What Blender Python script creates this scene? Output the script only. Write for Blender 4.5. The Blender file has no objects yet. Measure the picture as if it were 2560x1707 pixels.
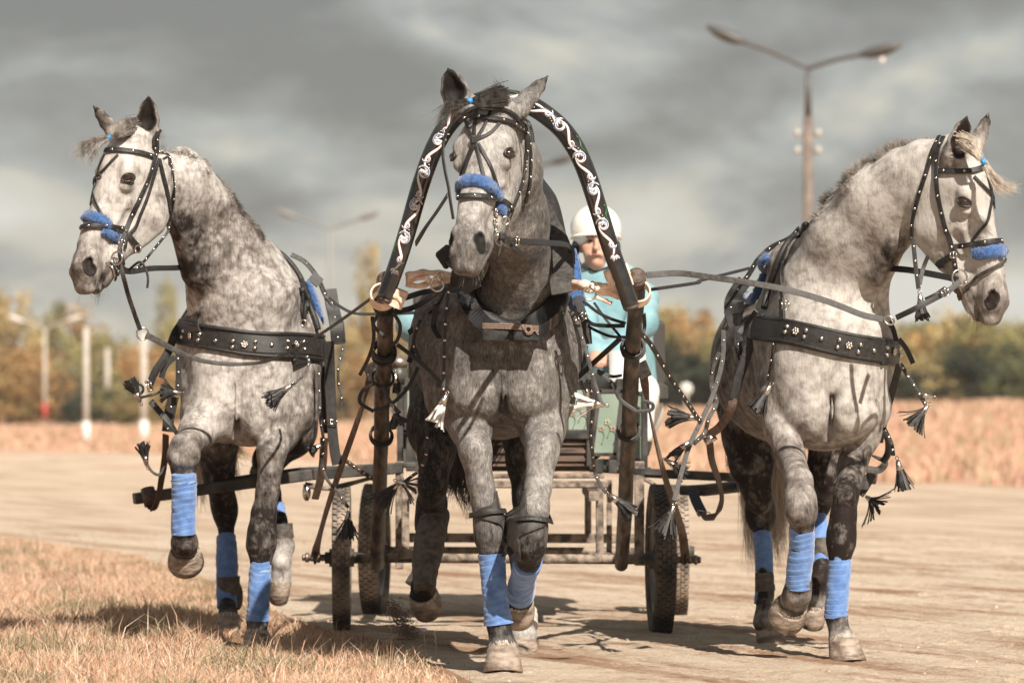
import bpy, math, random
import numpy as np
from mathutils import Vector, Matrix, noise as mnoise
from mathutils.bvhtree import BVHTree
random.seed(7); np.random.seed(7)
rad = math.radians
SC = bpy.context.scene
COL = SC.collection
# ------------------------------------------------------------------ camera
CAMH = 0.98; FPX = 10710.0; HX, HY = 1280.0, 1023.0      # focal length and vanishing point in photo pixels
cam = bpy.data.cameras.new('camera'); camo = bpy.data.objects.new('camera', cam); COL.objects.link(camo)
cam.sensor_width = 36; cam.lens = FPX / 2560 * 36
cam.shift_y = (HY - 853.5) / 2560
camo.location = (0, 0, CAMH); camo.rotation_euler = (rad(90), 0, 0)
cam.clip_start = 1; cam.clip_end = 6000
cam.dof.use_dof = True; cam.dof.focus_distance = 16.0; cam.dof.aperture_fstop = 4.0; cam.dof.aperture_blades = 9
SC.camera = camo
# ------------------------------------------------------------------ light
SUNV = Vector((-0.42, 1.0, -1.0)).normalized()           # direction the light travels
EL = math.asin(-SUNV.z); AZ = math.atan2(-SUNV.x, -SUNV.y)
w = bpy.data.worlds.new('World'); SC.world = w; w.use_nodes = True
nt = w.node_tree; nt.nodes.clear()
def N(t, typ, **kw):
    n = t.nodes.new(typ)
    for k, v in kw.items():
        if k.startswith('i_'):
            key = k[2:]; key = int(key) if key.isdigit() else key.replace('_', ' ')
            n.inputs[key].default_value = v
        else: setattr(n, k, v)
    return n
def ramp(t, stops, interp='LINEAR'):
    n = t.nodes.new('ShaderNodeValToRGB'); cr = n.color_ramp; cr.interpolation = interp
    while len(cr.elements) < len(stops): cr.elements.new(0.5)
    for e, (p, c) in zip(cr.elements, stops):
        e.position = p; e.color = (c[0], c[1], c[2], 1) if len(c) == 3 else c
    return n
def build_world():
    L = nt.links.new
    out = N(nt, 'ShaderNodeOutputWorld'); bg = N(nt, 'ShaderNodeBackground', i_Strength=0.1)
    sky = N(nt, 'ShaderNodeTexSky', sky_type='NISHITA', sun_disc=False, sun_elevation=EL, sun_rotation=AZ)
    tc = N(nt, 'ShaderNodeTexCoord')
    mp = N(nt, 'ShaderNodeMapping', i_Scale=(11, 11, 25), i_Location=(2.9, 1.1, 3.2), i_Rotation=(0, rad(7), 0))
    L(tc.outputs['Generated'], mp.inputs['Vector'])
    n1 = N(nt, 'ShaderNodeTexNoise', i_Scale=1.0, i_Detail=7.0, i_Roughness=0.56, i_Distortion=0.5)
    L(mp.outputs[0], n1.inputs['Vector'])
    mp2 = N(nt, 'ShaderNodeMapping', i_Scale=(20, 20, 48), i_Location=(5.1, 2.2, 0.7), i_Rotation=(0, rad(10), 0))
    L(tc.outputs['Generated'], mp2.inputs['Vector'])
    n2 = N(nt, 'ShaderNodeTexNoise', i_Scale=1.0, i_Detail=4.0, i_Roughness=0.5)
    L(mp2.outputs[0], n2.inputs['Vector'])
    mx = N(nt, 'ShaderNodeMix', data_type='FLOAT'); mx.inputs[0].default_value = 0.35
    L(n1.outputs['Fac'], mx.inputs[2]); L(n2.outputs['Fac'], mx.inputs[3])
    # cloud bases lighten towards the horizon
    sp = N(nt, 'ShaderNodeSeparateXYZ'); L(tc.outputs['Generated'], sp.inputs[0])
    hz = N(nt, 'ShaderNodeMapRange', clamp=True); L(sp.outputs['Z'], hz.inputs[0])
    hz.inputs[1].default_value = 0.0; hz.inputs[2].default_value = 0.10; hz.inputs[3].default_value = 0.11; hz.inputs[4].default_value = -0.06
    ad = N(nt, 'ShaderNodeMath', operation='ADD'); L(mx.outputs[0], ad.inputs[0]); L(hz.outputs[0], ad.inputs[1])
    cr = ramp(nt, [(0.40, (1.28, 1.23, 1.13)), (0.47, (1.92, 1.88, 1.76)), (0.52, (2.6, 2.62, 2.5)), (0.58, (3.9, 3.7, 3.15)), (0.68, (4.9, 4.8, 4.4))])
    L(ad.outputs[0], cr.inputs[0])
    m = N(nt, 'ShaderNodeMix', data_type='RGBA'); m.inputs[0].default_value = 0.93
    L(sky.outputs[0], m.inputs[6]); L(cr.outputs[0], m.inputs[7])
    L(m.outputs[2], bg.inputs['Color']); L(bg.outputs[0], out.inputs[0])
build_world()
sun = bpy.data.lights.new('sun', 'SUN'); sun.energy = 4.7; sun.angle = rad(0.5); sun.color = (1.0, 0.92, 0.82)
suno = bpy.data.objects.new('sun', sun); COL.objects.link(suno)
suno.rotation_euler = SUNV.to_track_quat('-Z', 'Y').to_euler(); suno.location = (5, -5, 20)
SC.view_settings.view_transform = 'Standard'; SC.view_settings.look = 'None'; SC.view_settings.exposure = 0.72; SC.view_settings.gamma = 1
# ------------------------------------------------------------------ measuring frames: detail crops of the photo -> metres
FR = {'A': (150, 200, .38265), 'B': (250, 700, .38265), 'C': (250, 1100, .38265), 'D': (950, 150, .38272), 'E': (900, 600, .38259),
      'F': (750, 1100, .42517), 'G': (1750, 250, .41453), 'H': (1600, 700, .38259), 'I': (1700, 1150, .35067), 'V': (0, 0, 1.08844), 'S': (0, 0, 1.0),
      'K': (1400, 500, .31888), 'J': (600, 450, .25510), 'Q': (1600, 0, .40816), 'T': (0, 700, .28699)}
def P(f, x, y, D):
    o = FR[f]; sx = o[0] + x * o[2]; sy = o[1] + y * o[2]
    return Vector(((sx - HX) / FPX * D, D, CAMH - (sy - HY) / FPX * D))
def ms(f, D): return FR[f][2] / FPX * D            # metres per crop pixel at depth D
# ------------------------------------------------------------------ tagging and mesh helpers
def tag(o, label=None, cat=None, group=None, kind=None):
    if label: o['label'] = label
    if cat: o['category'] = cat
    if group: o['group'] = group
    if kind: o['kind'] = kind
    return o
def thing(name, label, cat, loc=(0, 0, 0), group=None):
    o = bpy.data.objects.new(name, None); COL.objects.link(o); o.location = loc; o.empty_display_size = .1
    return tag(o, label, cat, group)
def link(name, me, mat=None, parent=None, smooth=False):
    o = bpy.data.objects.new(name, me); COL.objects.link(o)
    if mat is not None:
        for m_ in (mat if isinstance(mat, (list, tuple)) else [mat]): me.materials.append(m_)
    if smooth: me.polygons.foreach_set('use_smooth', [True] * len(me.polygons))
    if parent is not None:
        o.parent = parent
        p = parent; t = Vector((0, 0, 0))
        while p is not None: t += p.location; p = p.parent
        o.location = -t if o.location.length == 0 else o.location - t
    return o
class MB:
    "collects pieces of one mesh; coordinates are world metres"
    def __init__(s): s.v = []; s.f = []; s.m = []; s.sm = []
    def add(s, vs, fs, m=0, sm=True):
        b = len(s.v); s.v.extend([tuple(v) for v in vs]); s.f.extend([tuple(i + b for i in f) for f in fs]); s.m.extend([m] * len(fs)); s.sm.extend([sm] * len(fs))
    def build(s, name, mat, parent=None):
        me = bpy.data.meshes.new(name)
        off = Vector((0, 0, 0)); p = parent
        while p is not None: off += p.location; p = p.parent
        vs = [(v[0] - off.x, v[1] - off.y, v[2] - off.z) for v in s.v]
        me.from_pydata(vs, [], s.f); me.update()
        o = bpy.data.objects.new(name, me); COL.objects.link(o)
        for m_ in (mat if isinstance(mat, (list, tuple)) else [mat]): me.materials.append(m_)
        me.polygons.foreach_set('material_index', s.m); me.polygons.foreach_set('use_smooth', s.sm)
        if parent is not None: o.parent = parent
        return o
    def top(s, name, mat, label, cat, group=None, kind=None):
        c = Vector((sum(v[0] for v in s.v), sum(v[1] for v in s.v), 0)) / max(1, len(s.v)); c.z = min(v[2] for v in s.v)
        s.v = [(v[0] - c.x, v[1] - c.y, v[2] - c.z) for v in s.v]
        o = s.build(name, mat); o.location = c
        return tag(o, label, cat, group, kind)
    def box(s, c, x, y, z, m=0, bev=0.0):
        "box with centre c and half-extent vectors x,y,z"
        c, x, y, z = Vector(c), Vector(x), Vector(y), Vector(z)
        if bev <= 0:
            vs = [c + x * i + y * j + z * k for i in (-1, 1) for j in (-1, 1) for k in (-1, 1)]
            s.add(vs, [(0, 1, 3, 2), (4, 6, 7, 5), (0, 4, 5, 1), (2, 3, 7, 6), (0, 2, 6, 4), (1, 5, 7, 3)], m, False); return
        vs = []; idx = {}
        L = [x.length, y.length, z.length]; e = [min(.45, bev / max(l, 1e-6)) for l in L]
        ax = [x, y, z]
        for i in (-1, 1):
            for j in (-1, 1):
                for k in (-1, 1):
                    sg = (i, j, k)
                    for a in range(3):
                        p = c.copy()
                        for q in range(3): p = p + ax[q] * sg[q] * (1 if q == a else 1 - e[q])
                        idx[(i, j, k, a)] = len(vs); vs.append(p)
        fs = []
        for a in range(3):
            b, d = (a + 1) % 3, (a + 2) % 3
            for sg in (-1, 1):
                q = []
                for (u, v) in ((-1, -1), (1, -1), (1, 1), (-1, 1)):
                    t = [0, 0, 0]; t[a] = sg; t[b] = u; t[d] = v; q.append(idx[(t[0], t[1], t[2], a)])
                fs.append(q if sg > 0 else q[::-1])
            for u in (-1, 1):
                for v in (-1, 1):       # edges along axis a
                    t0 = [0, 0, 0]; t1 = [0, 0, 0]; t0[a] = -1; t1[a] = 1
                    for t in (t0, t1): t[b] = u; t[d] = v
                    q = [idx[(*t0, b)], idx[(*t1, b)], idx[(*t1, d)], idx[(*t0, d)]]
                    fs.append(q)
        for i in (-1, 1):
            for j in (-1, 1):
                for k in (-1, 1): fs.append([idx[(i, j, k, 0)], idx[(i, j, k, 1)], idx[(i, j, k, 2)]])
        s.add(vs, fs, m, False)
    def tube(s, pts, r, n=10, m=0, cap=True, flat=None, sm=True):
        "tube along pts; r number or list; flat=(ratio, refdir) squashes it along refdir"
        pts = [Vector(p) for p in pts]
        if not isinstance(r, (list, tuple)): r = [r] * len(pts)
        vs = []; prev = None
        for i, p in enumerate(pts):
            t = (pts[min(i + 1, len(pts) - 1)] - pts[max(i - 1, 0)])
            t = t.normalized() if t.length > 1e-9 else Vector((0, 0, 1))
            if flat is not None: ref = Vector(flat[1])
            else: ref = prev if prev is not None else (Vector((0, 1, 0)) if abs(t.y) < .9 else Vector((1, 0, 0)))
            a = (ref - t * ref.dot(t))
            a = a.normalized() if a.length > 1e-6 else t.orthogonal().normalized()
            b = t.cross(a); prev = a; fl = flat[0] if flat is not None else 1
            for k in range(n):
                an = 2 * math.pi * k / n
                vs.append(p + a * (math.cos(an) * r[i] * fl) + b * (math.sin(an) * r[i]))
        fs = [(i * n + k, i * n + (k + 1) % n, (i + 1) * n + (k + 1) % n, (i + 1) * n + k) for i in range(len(pts) - 1) for k in range(n)]
        if cap: fs += [tuple(range(n))[::-1], tuple((len(pts) - 1) * n + k for k in range(n))]
        s.add(vs, fs, m, sm)
    def strap(s, pts, nrm, wd, th=.004, m=0):
        "flat band: rounded-rectangle section, width wd across, nrm = outward normals"
        pts = [Vector(p) for p in pts]; vs = []; n = 8
        for i, p in enumerate(pts):
            t = (pts[min(i + 1, len(pts) - 1)] - pts[max(i - 1, 0)]).normalized()
            q = Vector(nrm[i] if isinstance(nrm, list) else nrm); q = (q - t * q.dot(t))
            q = q.normalized() if q.length > 1e-6 else t.orthogonal().normalized(); b = t.cross(q)
            ww = (wd[i] if isinstance(wd, list) else wd) / 2
            for (u, v) in ((-1, .2), (-.93, 1), (0, 1.25), (.93, 1), (1, .2), (.9, -.6), (0, -.8), (-.9, -.6)):
                vs.append(p + b * u * ww + q * v * th)
        fs = [(i * n + k, i * n + (k + 1) % n, (i + 1) * n + (k + 1) % n, (i + 1) * n + k) for i in range(len(pts) - 1) for k in range(n)]
        fs += [tuple(range(n))[::-1], tuple((len(pts) - 1) * n + k for k in range(n))]
        s.add(vs, fs, m, False)
    def ball(s, c, r, m=0, nu=10, nv=6, ax=None):
        c = Vector(c); ax = ax or (Vector((1, 0, 0)), Vector((0, 1, 0)), Vector((0, 0, 1)))
        if not isinstance(r, (tuple, list)): r = (r, r, r)
        vs = []
        for j in range(nv + 1):
            ph = math.pi * j / nv
            for i in range(nu):
                th = 2 * math.pi * i / nu
                vs.append(c + ax[0] * (r[0] * math.sin(ph) * math.cos(th)) + ax[1] * (r[1] * math.sin(ph) * math.sin(th)) + ax[2] * (r[2] * math.cos(ph)))
        s.add(vs, [(j * nu + i, j * nu + (i + 1) % nu, (j + 1) * nu + (i + 1) % nu, (j + 1) * nu + i) for j in range(nv) for i in range(nu)], m, True)
    def torus(s, c, R, r, nrm, n=24, k=8, m=0, sy=1.0):
        nrm = Vector(nrm).normalized(); a = nrm.orthogonal().normalized(); b = nrm.cross(a)
        pts = [Vector(c) + a * (math.cos(2 * math.pi * i / n) * R) + b * (math.sin(2 * math.pi * i / n) * R * sy) for i in range(n + 1)]
        s.tube(pts, r, k, m, cap=False)
def cr(pts, n=8):
    "Catmull-Rom through pts (any dimension)"
    pts = [np.array(p, float) for p in pts]
    if len(pts) < 3: return [Vector(pts[0] + (pts[-1] - pts[0]) * i / n) for i in range(n + 1)]
    q = [2 * pts[0] - pts[1]] + pts + [2 * pts[-1] - pts[-2]]; out = []
    for i in range(1, len(q) - 2):
        for k in range(n):
            t = k / n
            out.append(.5 * ((2 * q[i]) + (-q[i - 1] + q[i + 1]) * t + (2 * q[i - 1] - 5 * q[i] + 4 * q[i + 1] - q[i + 2]) * t * t + (-q[i - 1] + 3 * q[i] - 3 * q[i + 1] + q[i + 2]) * t ** 3))
    out.append(pts[-1]); return [Vector(p) for p in out]
# ------------------------------------------------------------------ materials
MATS = {}
def newmat(name):
    m = bpy.data.materials.new(name); m.use_nodes = True; t = m.node_tree
    b = t.nodes['Principled BSDF']; MATS[name] = m; return m, t, b
def mat(name, col, rough=.6, metal=0., col2=None, scale=30., bump=0., bscale=None, detail=4, spec=.5, coat=0., stretch=None, contrast=(.35, .65), sheen=0.):
    m, t, b = newmat(name); L = t.links.new
    b.inputs['Roughness'].default_value = rough; b.inputs['Metallic'].default_value = metal
    b.inputs['Specular IOR Level'].default_value = spec; b.inputs['Coat Weight'].default_value = coat
    b.inputs['Sheen Weight'].default_value = sheen
    tc = N(t, 'ShaderNodeTexCoord'); vec = tc.outputs['Object']
    if stretch:
        mp = N(t, 'ShaderNodeMapping', i_Scale=stretch); L(vec, mp.inputs[0]); vec = mp.outputs[0]
    if col2 is not None:
        n = N(t, 'ShaderNodeTexNoise', i_Scale=scale, i_Detail=float(detail)); L(vec, n.inputs['Vector'])
        r = ramp(t, [(contrast[0], col), (contrast[1], col2)]); L(n.outputs['Fac'], r.inputs[0]); L(r.outputs[0], b.inputs['Base Color'])
        mr = N(t, 'ShaderNodeMapRange'); L(n.outputs['Fac'], mr.inputs[0]); mr.inputs[3].default_value = max(0, rough - .12); mr.inputs[4].default_value = min(1, rough + .15)
        L(mr.outputs[0], b.inputs['Roughness'])
    else: b.inputs['Base Color'].default_value = (*col, 1)
    if bump > 0:
        n2 = N(t, 'ShaderNodeTexNoise', i_Scale=bscale or scale * 3, i_Detail=4.); L(vec, n2.inputs['Vector'])
        bp = N(t, 'ShaderNodeBump', i_Strength=bump, i_Distance=.004); L(n2.outputs['Fac'], bp.inputs['Height']); L(bp.outputs[0], b.inputs['Normal'])
    return m
LEATHER = mat('black_leather', (.012, .011, .011), .45, col2=(.028, .025, .022), scale=60, bump=.35, bscale=500)
LEATHERG = mat('worn_leather', (.026, .023, .021), .55, col2=(.070, .062, .055), scale=50, bump=.4, bscale=400)
LEATHERB = mat('brown_leather', (.05, .028, .018), .5, col2=(.10, .06, .04), scale=60, bump=.3)
STEEL = mat('nickel', (.62, .56, .50), .22, metal=1.)
IRON = mat('dark_iron', (.025, .024, .024), .5, metal=.4, col2=(.07, .055, .045), scale=40, bump=.4)
FLEECE = mat('blue_fleece', (.015, .06, .20), .95, col2=(.05, .145, .37), scale=90, bump=1., bscale=260, sheen=.6)
RAWHIDE = mat('rawhide', (.58, .38, .27), .65, col2=(.90, .74, .60), scale=22, bump=.5, bscale=80)
SHAFTW = mat('weathered_shaft_wood', (.022, .018, .015), .5, col2=(.19, .14, .105), scale=14, bump=.8, bscale=60, stretch=(3, .5, .6), contrast=(.42, .66))
ENDWOOD = mat('end_grain', (.05, .035, .028), .7, col2=(.14, .10, .08), scale=45, bump=1., bscale=90)
BLACKW = mat('black_painted_wood', (.010, .009, .009), .22, col2=(.022, .02, .018), scale=20, bump=.15, bscale=70, spec=.6, coat=.8)
BLUETIE = mat('blue_tie', (.03, .25, .55), .4)
TASSEL = mat('tassel_leather', (.012, .011, .011), .55, col2=(.04, .036, .034), scale=80, bump=.3)
WHITET = mat('white_fringe', (.62, .60, .55), .6, col2=(.78, .76, .72), scale=40)
ROPE = mat('hemp_cord', (.20, .13, .10), .8, col2=(.36, .26, .2), scale=300, bump=1.)
def coat_mat(name, dark, mid, light, dap=.5, dscale=22, fine=.35):
    m, t, b = newmat(name); L = t.links.new
    tc = N(t, 'ShaderNodeTexCoord')
    def noise(sc, det, vec=None, dist=0.):
        n = N(t, 'ShaderNodeTexNoise', i_Scale=float(sc), i_Detail=float(det), i_Distortion=dist); L(vec or tc.outputs['Object'], n.inputs['Vector']); return n.outputs['Fac']
    wv = N(t, 'ShaderNodeTexNoise', i_Scale=9., i_Detail=2.); L(tc.outputs['Object'], wv.inputs['Vector'])
    vm = N(t, 'ShaderNodeVectorMath', operation='MULTIPLY_ADD'); L(wv.outputs['Color'], vm.inputs[0]); vm.inputs[1].default_value = (.09, .09, .16); L(tc.outputs['Object'], vm.inputs[2])
    vo = N(t, 'ShaderNodeTexVoronoi', feature='SMOOTH_F1', i_Scale=float(dscale)); vo.inputs['Smoothness'].default_value = .5; L(vm.outputs[0], vo.inputs['Vector'])
    at = N(t, 'ShaderNodeAttribute', attribute_name='coat'); dk = N(t, 'ShaderNodeAttribute', attribute_name='dark')
    def mth(op, a, b_, c=None):
        n = N(t, 'ShaderNodeMath', operation=op)
        for i, x in enumerate((a, b_, c)):
            if x is None: continue
            if isinstance(x, (int, float)): n.inputs[i].default_value = x
            else: L(x, n.inputs[i])
        return n.outputs[0]
    big = noise(5.5, 5, dist=.6); 
    mid_ = noise(22, 4)
    mpv = N(t, 'ShaderNodeMapping', i_Scale=(1, 1, .22)); L(tc.outputs['Object'], mpv.inputs[0])
    hair = noise(330, 3, mpv.outputs[0]); hair2 = noise(110, 3, mpv.outputs[0])
    d = mth('MULTIPLY', mth('SUBTRACT', .38, vo.outputs['Distance']), dap * .95)      # dapples: light centres, dark net
    mask = mth('MULTIPLY', noise(4, 2), 1.6)
    v = mth('ADD', at.outputs['Fac'], mth('MULTIPLY', d, mask))
    v = mth('ADD', v, mth('MULTIPLY', mth('SUBTRACT', big, .5), dap * 1.5))
    v = mth('ADD', v, mth('MULTIPLY', mth('SUBTRACT', mid_, .5), dap * 1.5))
    v = mth('ADD', v, mth('MULTIPLY', mth('SUBTRACT', hair, .5), fine * 1.5))
    v = mth('ADD', v, mth('MULTIPLY', mth('SUBTRACT', hair2, .5), fine * 1.2))
    v = mth('SUBTRACT', v, mth('MULTIPLY', dk.outputs['Fac'], .9))
    r = ramp(t, [(0., dark), (.45, mid), (1., light)]); L(v, r.inputs[0]); L(r.outputs[0], b.inputs['Base Color'])
    b.inputs['Roughness'].default_value = .66; b.inputs['Specular IOR Level'].default_value = .18; b.inputs['Sheen Weight'].default_value = .03; b.inputs['Sheen Roughness'].default_value = .4
    bp = N(t, 'ShaderNodeBump', i_Strength=.5, i_Distance=.003); L(hair2, bp.inputs['Height'])
    bp2 = N(t, 'ShaderNodeBump', i_Strength=.35, i_Distance=.012); L(mid_, bp2.inputs['Height']); L(bp.outputs[0], bp2.inputs['Normal']); L(bp2.outputs[0], b.inputs['Normal'])
    return m
COATL = coat_mat('dapple_grey_coat', (.018, .013, .011), (.17, .148, .132), (.51, .475, .44), .62, 34, .42)
COATM = coat_mat('iron_grey_coat', (.014, .012, .011), (.15, .137, .127), (.50, .475, .445), .36, 34, .46)
COATR = coat_mat('pale_dapple_coat', (.018, .012, .010), (.19, .165, .148), (.48, .45, .415), .60, 32, .36)
def hair_mat(name, c1, c2):
    return mat(name, c1, .6, col2=c2, scale=60, stretch=(1, 1, .1), spec=.4)
HAIRD = hair_mat('dark_mane_hair', (.012, .010, .009), (.08, .07, .06))
HAIRG = hair_mat('grey_mane_hair', (.08, .07, .06), (.32, .28, .24))
HAIRL = hair_mat('cream_hair', (.34, .28, .22), (.62, .54, .45))
HORN = mat('hoof_horn', (.15, .11, .082), .5, col2=(.38, .30, .24), scale=16, bump=1., bscale=45, stretch=(1, 1, 2.5), contrast=(.38, .62))
EYE = mat('eye_dark_brown', (.022, .008, .004), .05, spec=.8, coat=.6)
EYELID = mat('eyelid_skin', (.02, .016, .014), .4)
def wrap_mat():
    m, t, b = newmat('blue_polo_wrap'); L = t.links.new
    tc = N(t, 'ShaderNodeTexCoord'); n = N(t, 'ShaderNodeTexNoise', i_Scale=30., i_Detail=4.); L(tc.outputs['Object'], n.inputs[0])
    r = ramp(t, [(.3, (.075, .165, .41)), (.7, (.16, .28, .54))]); L(n.outputs['Fac'], r.inputs[0]); L(r.outputs[0], b.inputs['Base Color'])
    b.inputs['Roughness'].default_value = .9; b.inputs['Sheen Weight'].default_value = .4
    n2 = N(t, 'ShaderNodeTexNoise', i_Scale=350., i_Detail=3.); L(tc.outputs['Object'], n2.inputs[0])
    bp = N(t, 'ShaderNodeBump', i_Strength=.6, i_Distance=.002); L(n2.outputs['Fac'], bp.inputs['Height']); L(bp.outputs[0], b.inputs['Normal'])
    return m
WRAP = wrap_mat()
TAPE = mat('clear_tape', (.28, .42, .58), .12, coat=.5)
BOOT = mat('brushing_boot', (.055, .048, .041), .7, col2=(.13, .11, .092), scale=40, bump=.3)
WBOOT = mat('white_bell_boot', (.45, .42, .38), .6, col2=(.62, .58, .53), scale=30)
# ------------------------------------------------------------------ signed-distance body builder
class SDF:
    def __init__(s): s.p = []
    def add(s, a, b, ra, rb, ref=(0, 1, 0), k=.03, coat=.6, dark=0., sub=False):
        a = np.array(a, float); b = np.array(b, float)
        if np.linalg.norm(b - a) < 1e-4: b = a + np.array([0, 0, 1e-3])
        ab = b - a; L = np.linalg.norm(ab); w_ = ab / L
        ref = np.array(ref, float); v = ref - w_ * ref.dot(w_)
        if np.linalg.norm(v) < 1e-3: v = np.array([1, 0, 0]) - w_ * w_[0]
        v /= np.linalg.norm(v); u = np.cross(v, w_)
        if not isinstance(ra, (tuple, list)): ra = (ra, ra)
        if not isinstance(rb, (tuple, list)): rb = (rb, rb)
        if not isinstance(coat, (tuple, list)): coat = (coat, coat)
        s.p.append((a, w_, L, u, v, np.array(ra, float), np.array(rb, float), k, coat, dark, sub))
    def chain(s, pts, rs, **kw):
        "pts with (lateral, depth) radii at each joint; coat may be a list"
        ct = kw.pop('coat', .6)
        for i in range(len(pts) - 1):
            c = (ct[i], ct[i + 1]) if isinstance(ct, list) else ct
            s.add(pts[i], pts[i + 1], rs[i], rs[i + 1], coat=c, **kw)
    def d(s, q, pr):
        a, w_, L, u, v, ra, rb = pr[:7]
        ap = q - a; al = ap @ w_; h = np.clip(al / L, 0, 1); ex = al - h * L
        x = ap @ u; y = ap @ v
        ru = ra[0] + (rb[0] - ra[0]) * h; rv = ra[1] + (rb[1] - ra[1]) * h; rw = np.sqrt(ru * rv)
        x2 = (x / ru); y2 = (y / rv); z2 = (ex / rw)
        k0 = np.sqrt(x2 * x2 + y2 * y2 + z2 * z2)
        k1 = np.sqrt((x2 / ru) ** 2 + (y2 / rv) ** 2 + (z2 / rw) ** 2) + 1e-9
        return np.where(k0 < 1e-3, -np.minimum(ru, rv), k0 * (k0 - 1) / k1), h
    def evalblocks(s, q, sel=None):
        "q (nb, m, 3), sel (nb, nprim) bool"
        nb, m = q.shape[:2]; D = np.full((nb, m), 10.)
        for i, pr in enumerate(s.p):
            ids = np.nonzero(sel[:, i])[0] if sel is not None else np.arange(nb)
            if len(ids) == 0: continue
            d, _ = s.d(q[ids].reshape(-1, 3), pr); d = d.reshape(len(ids), m); k = pr[7]; c = D[ids]
            if pr[10]:
                hh = np.maximum(k - np.abs(c + d), 0) / k; D[ids] = np.maximum(c, -d) + hh * hh * k * .25
            else:
                hh = np.maximum(k - np.abs(c - d), 0) / k; D[ids] = np.minimum(c, d) - hh * hh * k * .25
        return D
    def mesh(s, name, h=.008, mat_=None, parent=None, disp=None):
        pmin = np.array([1e9] * 3); pmax = -pmin
        for pr in s.p:
            if pr[10]: continue
            for e, r in ((pr[0], pr[5]), (pr[0] + pr[1] * pr[2], pr[6])):
                pmin = np.minimum(pmin, e - r.max()); pmax = np.maximum(pmax, e + r.max())
        B = 6; pmin -= .03; nbk = np.ceil((pmax + .03 - pmin) / (h * B)).astype(int)
        ii = np.stack(np.meshgrid(*[np.arange(n) for n in nbk], indexing='ij'), -1).reshape(-1, 3)
        cen = pmin + (ii + .5) * h * B
        dl = np.stack([s.d(cen, pr)[0] for pr in s.p], 1)
        H = h * B
        allsel = np.ones_like(dl, bool)
        Dc = s.evalblocks(cen[:, None, :], allsel)[:, 0]
        rmin = np.array([min(pr[5].min(), pr[6].min()) / max(pr[5].max(), pr[6].max()) for pr in s.p])
        act = np.abs(Dc) < H * 1.7
        ids = np.nonzero(act)[0]
        ks = np.array([pr[7] for pr in s.p])
        addm = np.array([not pr[10] for pr in s.p])
        dmin = np.min(np.where(addm[None], dl[ids], 9), 1)
        sel = dl[ids] < np.maximum(dmin, 0)[:, None] + H * 2.2 + ks[None]
        dim = nbk * B
        G = np.repeat(np.repeat(np.repeat(Dc.reshape(nbk), B, 0), B, 1), B, 2).astype(np.float32)
        loc = np.stack(np.meshgrid(*[np.arange(B)] * 3, indexing='ij'), -1).reshape(-1, 3)
        for c0 in range(0, len(ids), 600):
            sl = slice(c0, c0 + 600); gi = ii[ids[sl]][:, None, :] * B + loc[None]
            q = pmin + gi * h
            D = s.evalblocks(q, sel[sl])
            G[gi[..., 0], gi[..., 1], gi[..., 2]] = D
        # surface nets
        In = G < 0
        c = np.zeros(np.array(G.shape) - 1, np.int8)
        for a in (0, 1):
            for b in (0, 1):
                for e in (0, 1): c += In[a:G.shape[0] - 1 + a, b:G.shape[1] - 1 + b, e:G.shape[2] - 1 + e]
        cell = np.nonzero((c > 0) & (c < 8)); cells = np.stack(cell, 1)
        idx = np.full(c.shape, -1, np.int32); idx[cell] = np.arange(len(cells))
        acc = np.zeros((len(cells), 3)); cnt = np.zeros(len(cells))
        for ax in range(3):
            o1, o2 = [k for k in range(3) if k != ax]
            for a in (0, 1):
                for b in (0, 1):
                    off = np.zeros(3, int); off[o1] = a; off[o2] = b
                    p0 = cells + off; p1 = p0.copy(); p1[:, ax] += 1
                    v0 = G[tuple(p0.T)]; v1 = G[tuple(p1.T)]; cross = (v0 < 0) != (v1 < 0)
                    t = np.where(cross, v0 / np.where(v0 - v1 == 0, 1, v0 - v1), 0)
                    pt = off[None] * 1.0 + np.zeros((len(cells), 3)); pt[:, ax] = t
                    acc[cross] += pt[cross]; cnt[cross] += 1
        V = pmin + (cells + acc / cnt[:, None]) * h
        faces = []
        for ax in range(3):
            o1, o2 = (ax + 1) % 3, (ax + 2) % 3
            sl0 = [slice(1, -1)] * 3; sl1 = [slice(1, -1)] * 3
            sl0[ax] = slice(0, -1); sl1[ax] = slice(1, None)
            A_ = In[tuple(sl0)]; B_ = In[tuple(sl1)]
            e = np.stack(np.nonzero(A_ != B_), 1)
            if len(e) == 0: continue
            flip = A_[tuple(e.T)]
            for k in range(3):
                if k != ax: e[:, k] += 1
            def ix(d1, d2):
                p = e.copy(); p[:, o1] += d1; p[:, o2] += d2; return idx[tuple(p.T)]
            qd = np.stack([ix(-1, -1), ix(0, -1), ix(0, 0), ix(-1, 0)], 1)
            qd[~flip] = qd[~flip][:, ::-1]
            faces.append(qd)
        F_ = np.concatenate(faces); F_ = F_[(F_ >= 0).all(1)]
        # drop stray islands: keep largest component cheaply by label propagation
        lab = np.arange(len(V))
        for _ in range(400):
            m_ = lab[F_].min(1); new = lab.copy(); np.minimum.at(new, F_.ravel(), np.repeat(m_, 4)); new = new[new]
            if (new == lab).all(): break
            lab = new
        root = np.bincount(lab).argmax(); keep = lab == root
        F_ = F_[keep[F_[:, 0]]]; mp = np.cumsum(keep) - 1; V = V[keep]; F_ = mp[F_]
        # coat attributes
        wsum = np.zeros(len(V)); cs = np.zeros(len(V)); dk = np.zeros(len(V))
        for pr in s.p:
            d, hh = s.d(V, pr)
            if pr[10]: dk = np.maximum(dk, np.clip(1.7 - d / .007, 0, 1) * pr[9]); continue
            w_ = np.exp(-np.clip(d, -.012, 1) / .016); wsum += w_; cs += w_ * (pr[8][0] + (pr[8][1] - pr[8][0]) * hh)
        coat = cs / np.maximum(wsum, 1e-9)
        s.V = V
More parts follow.
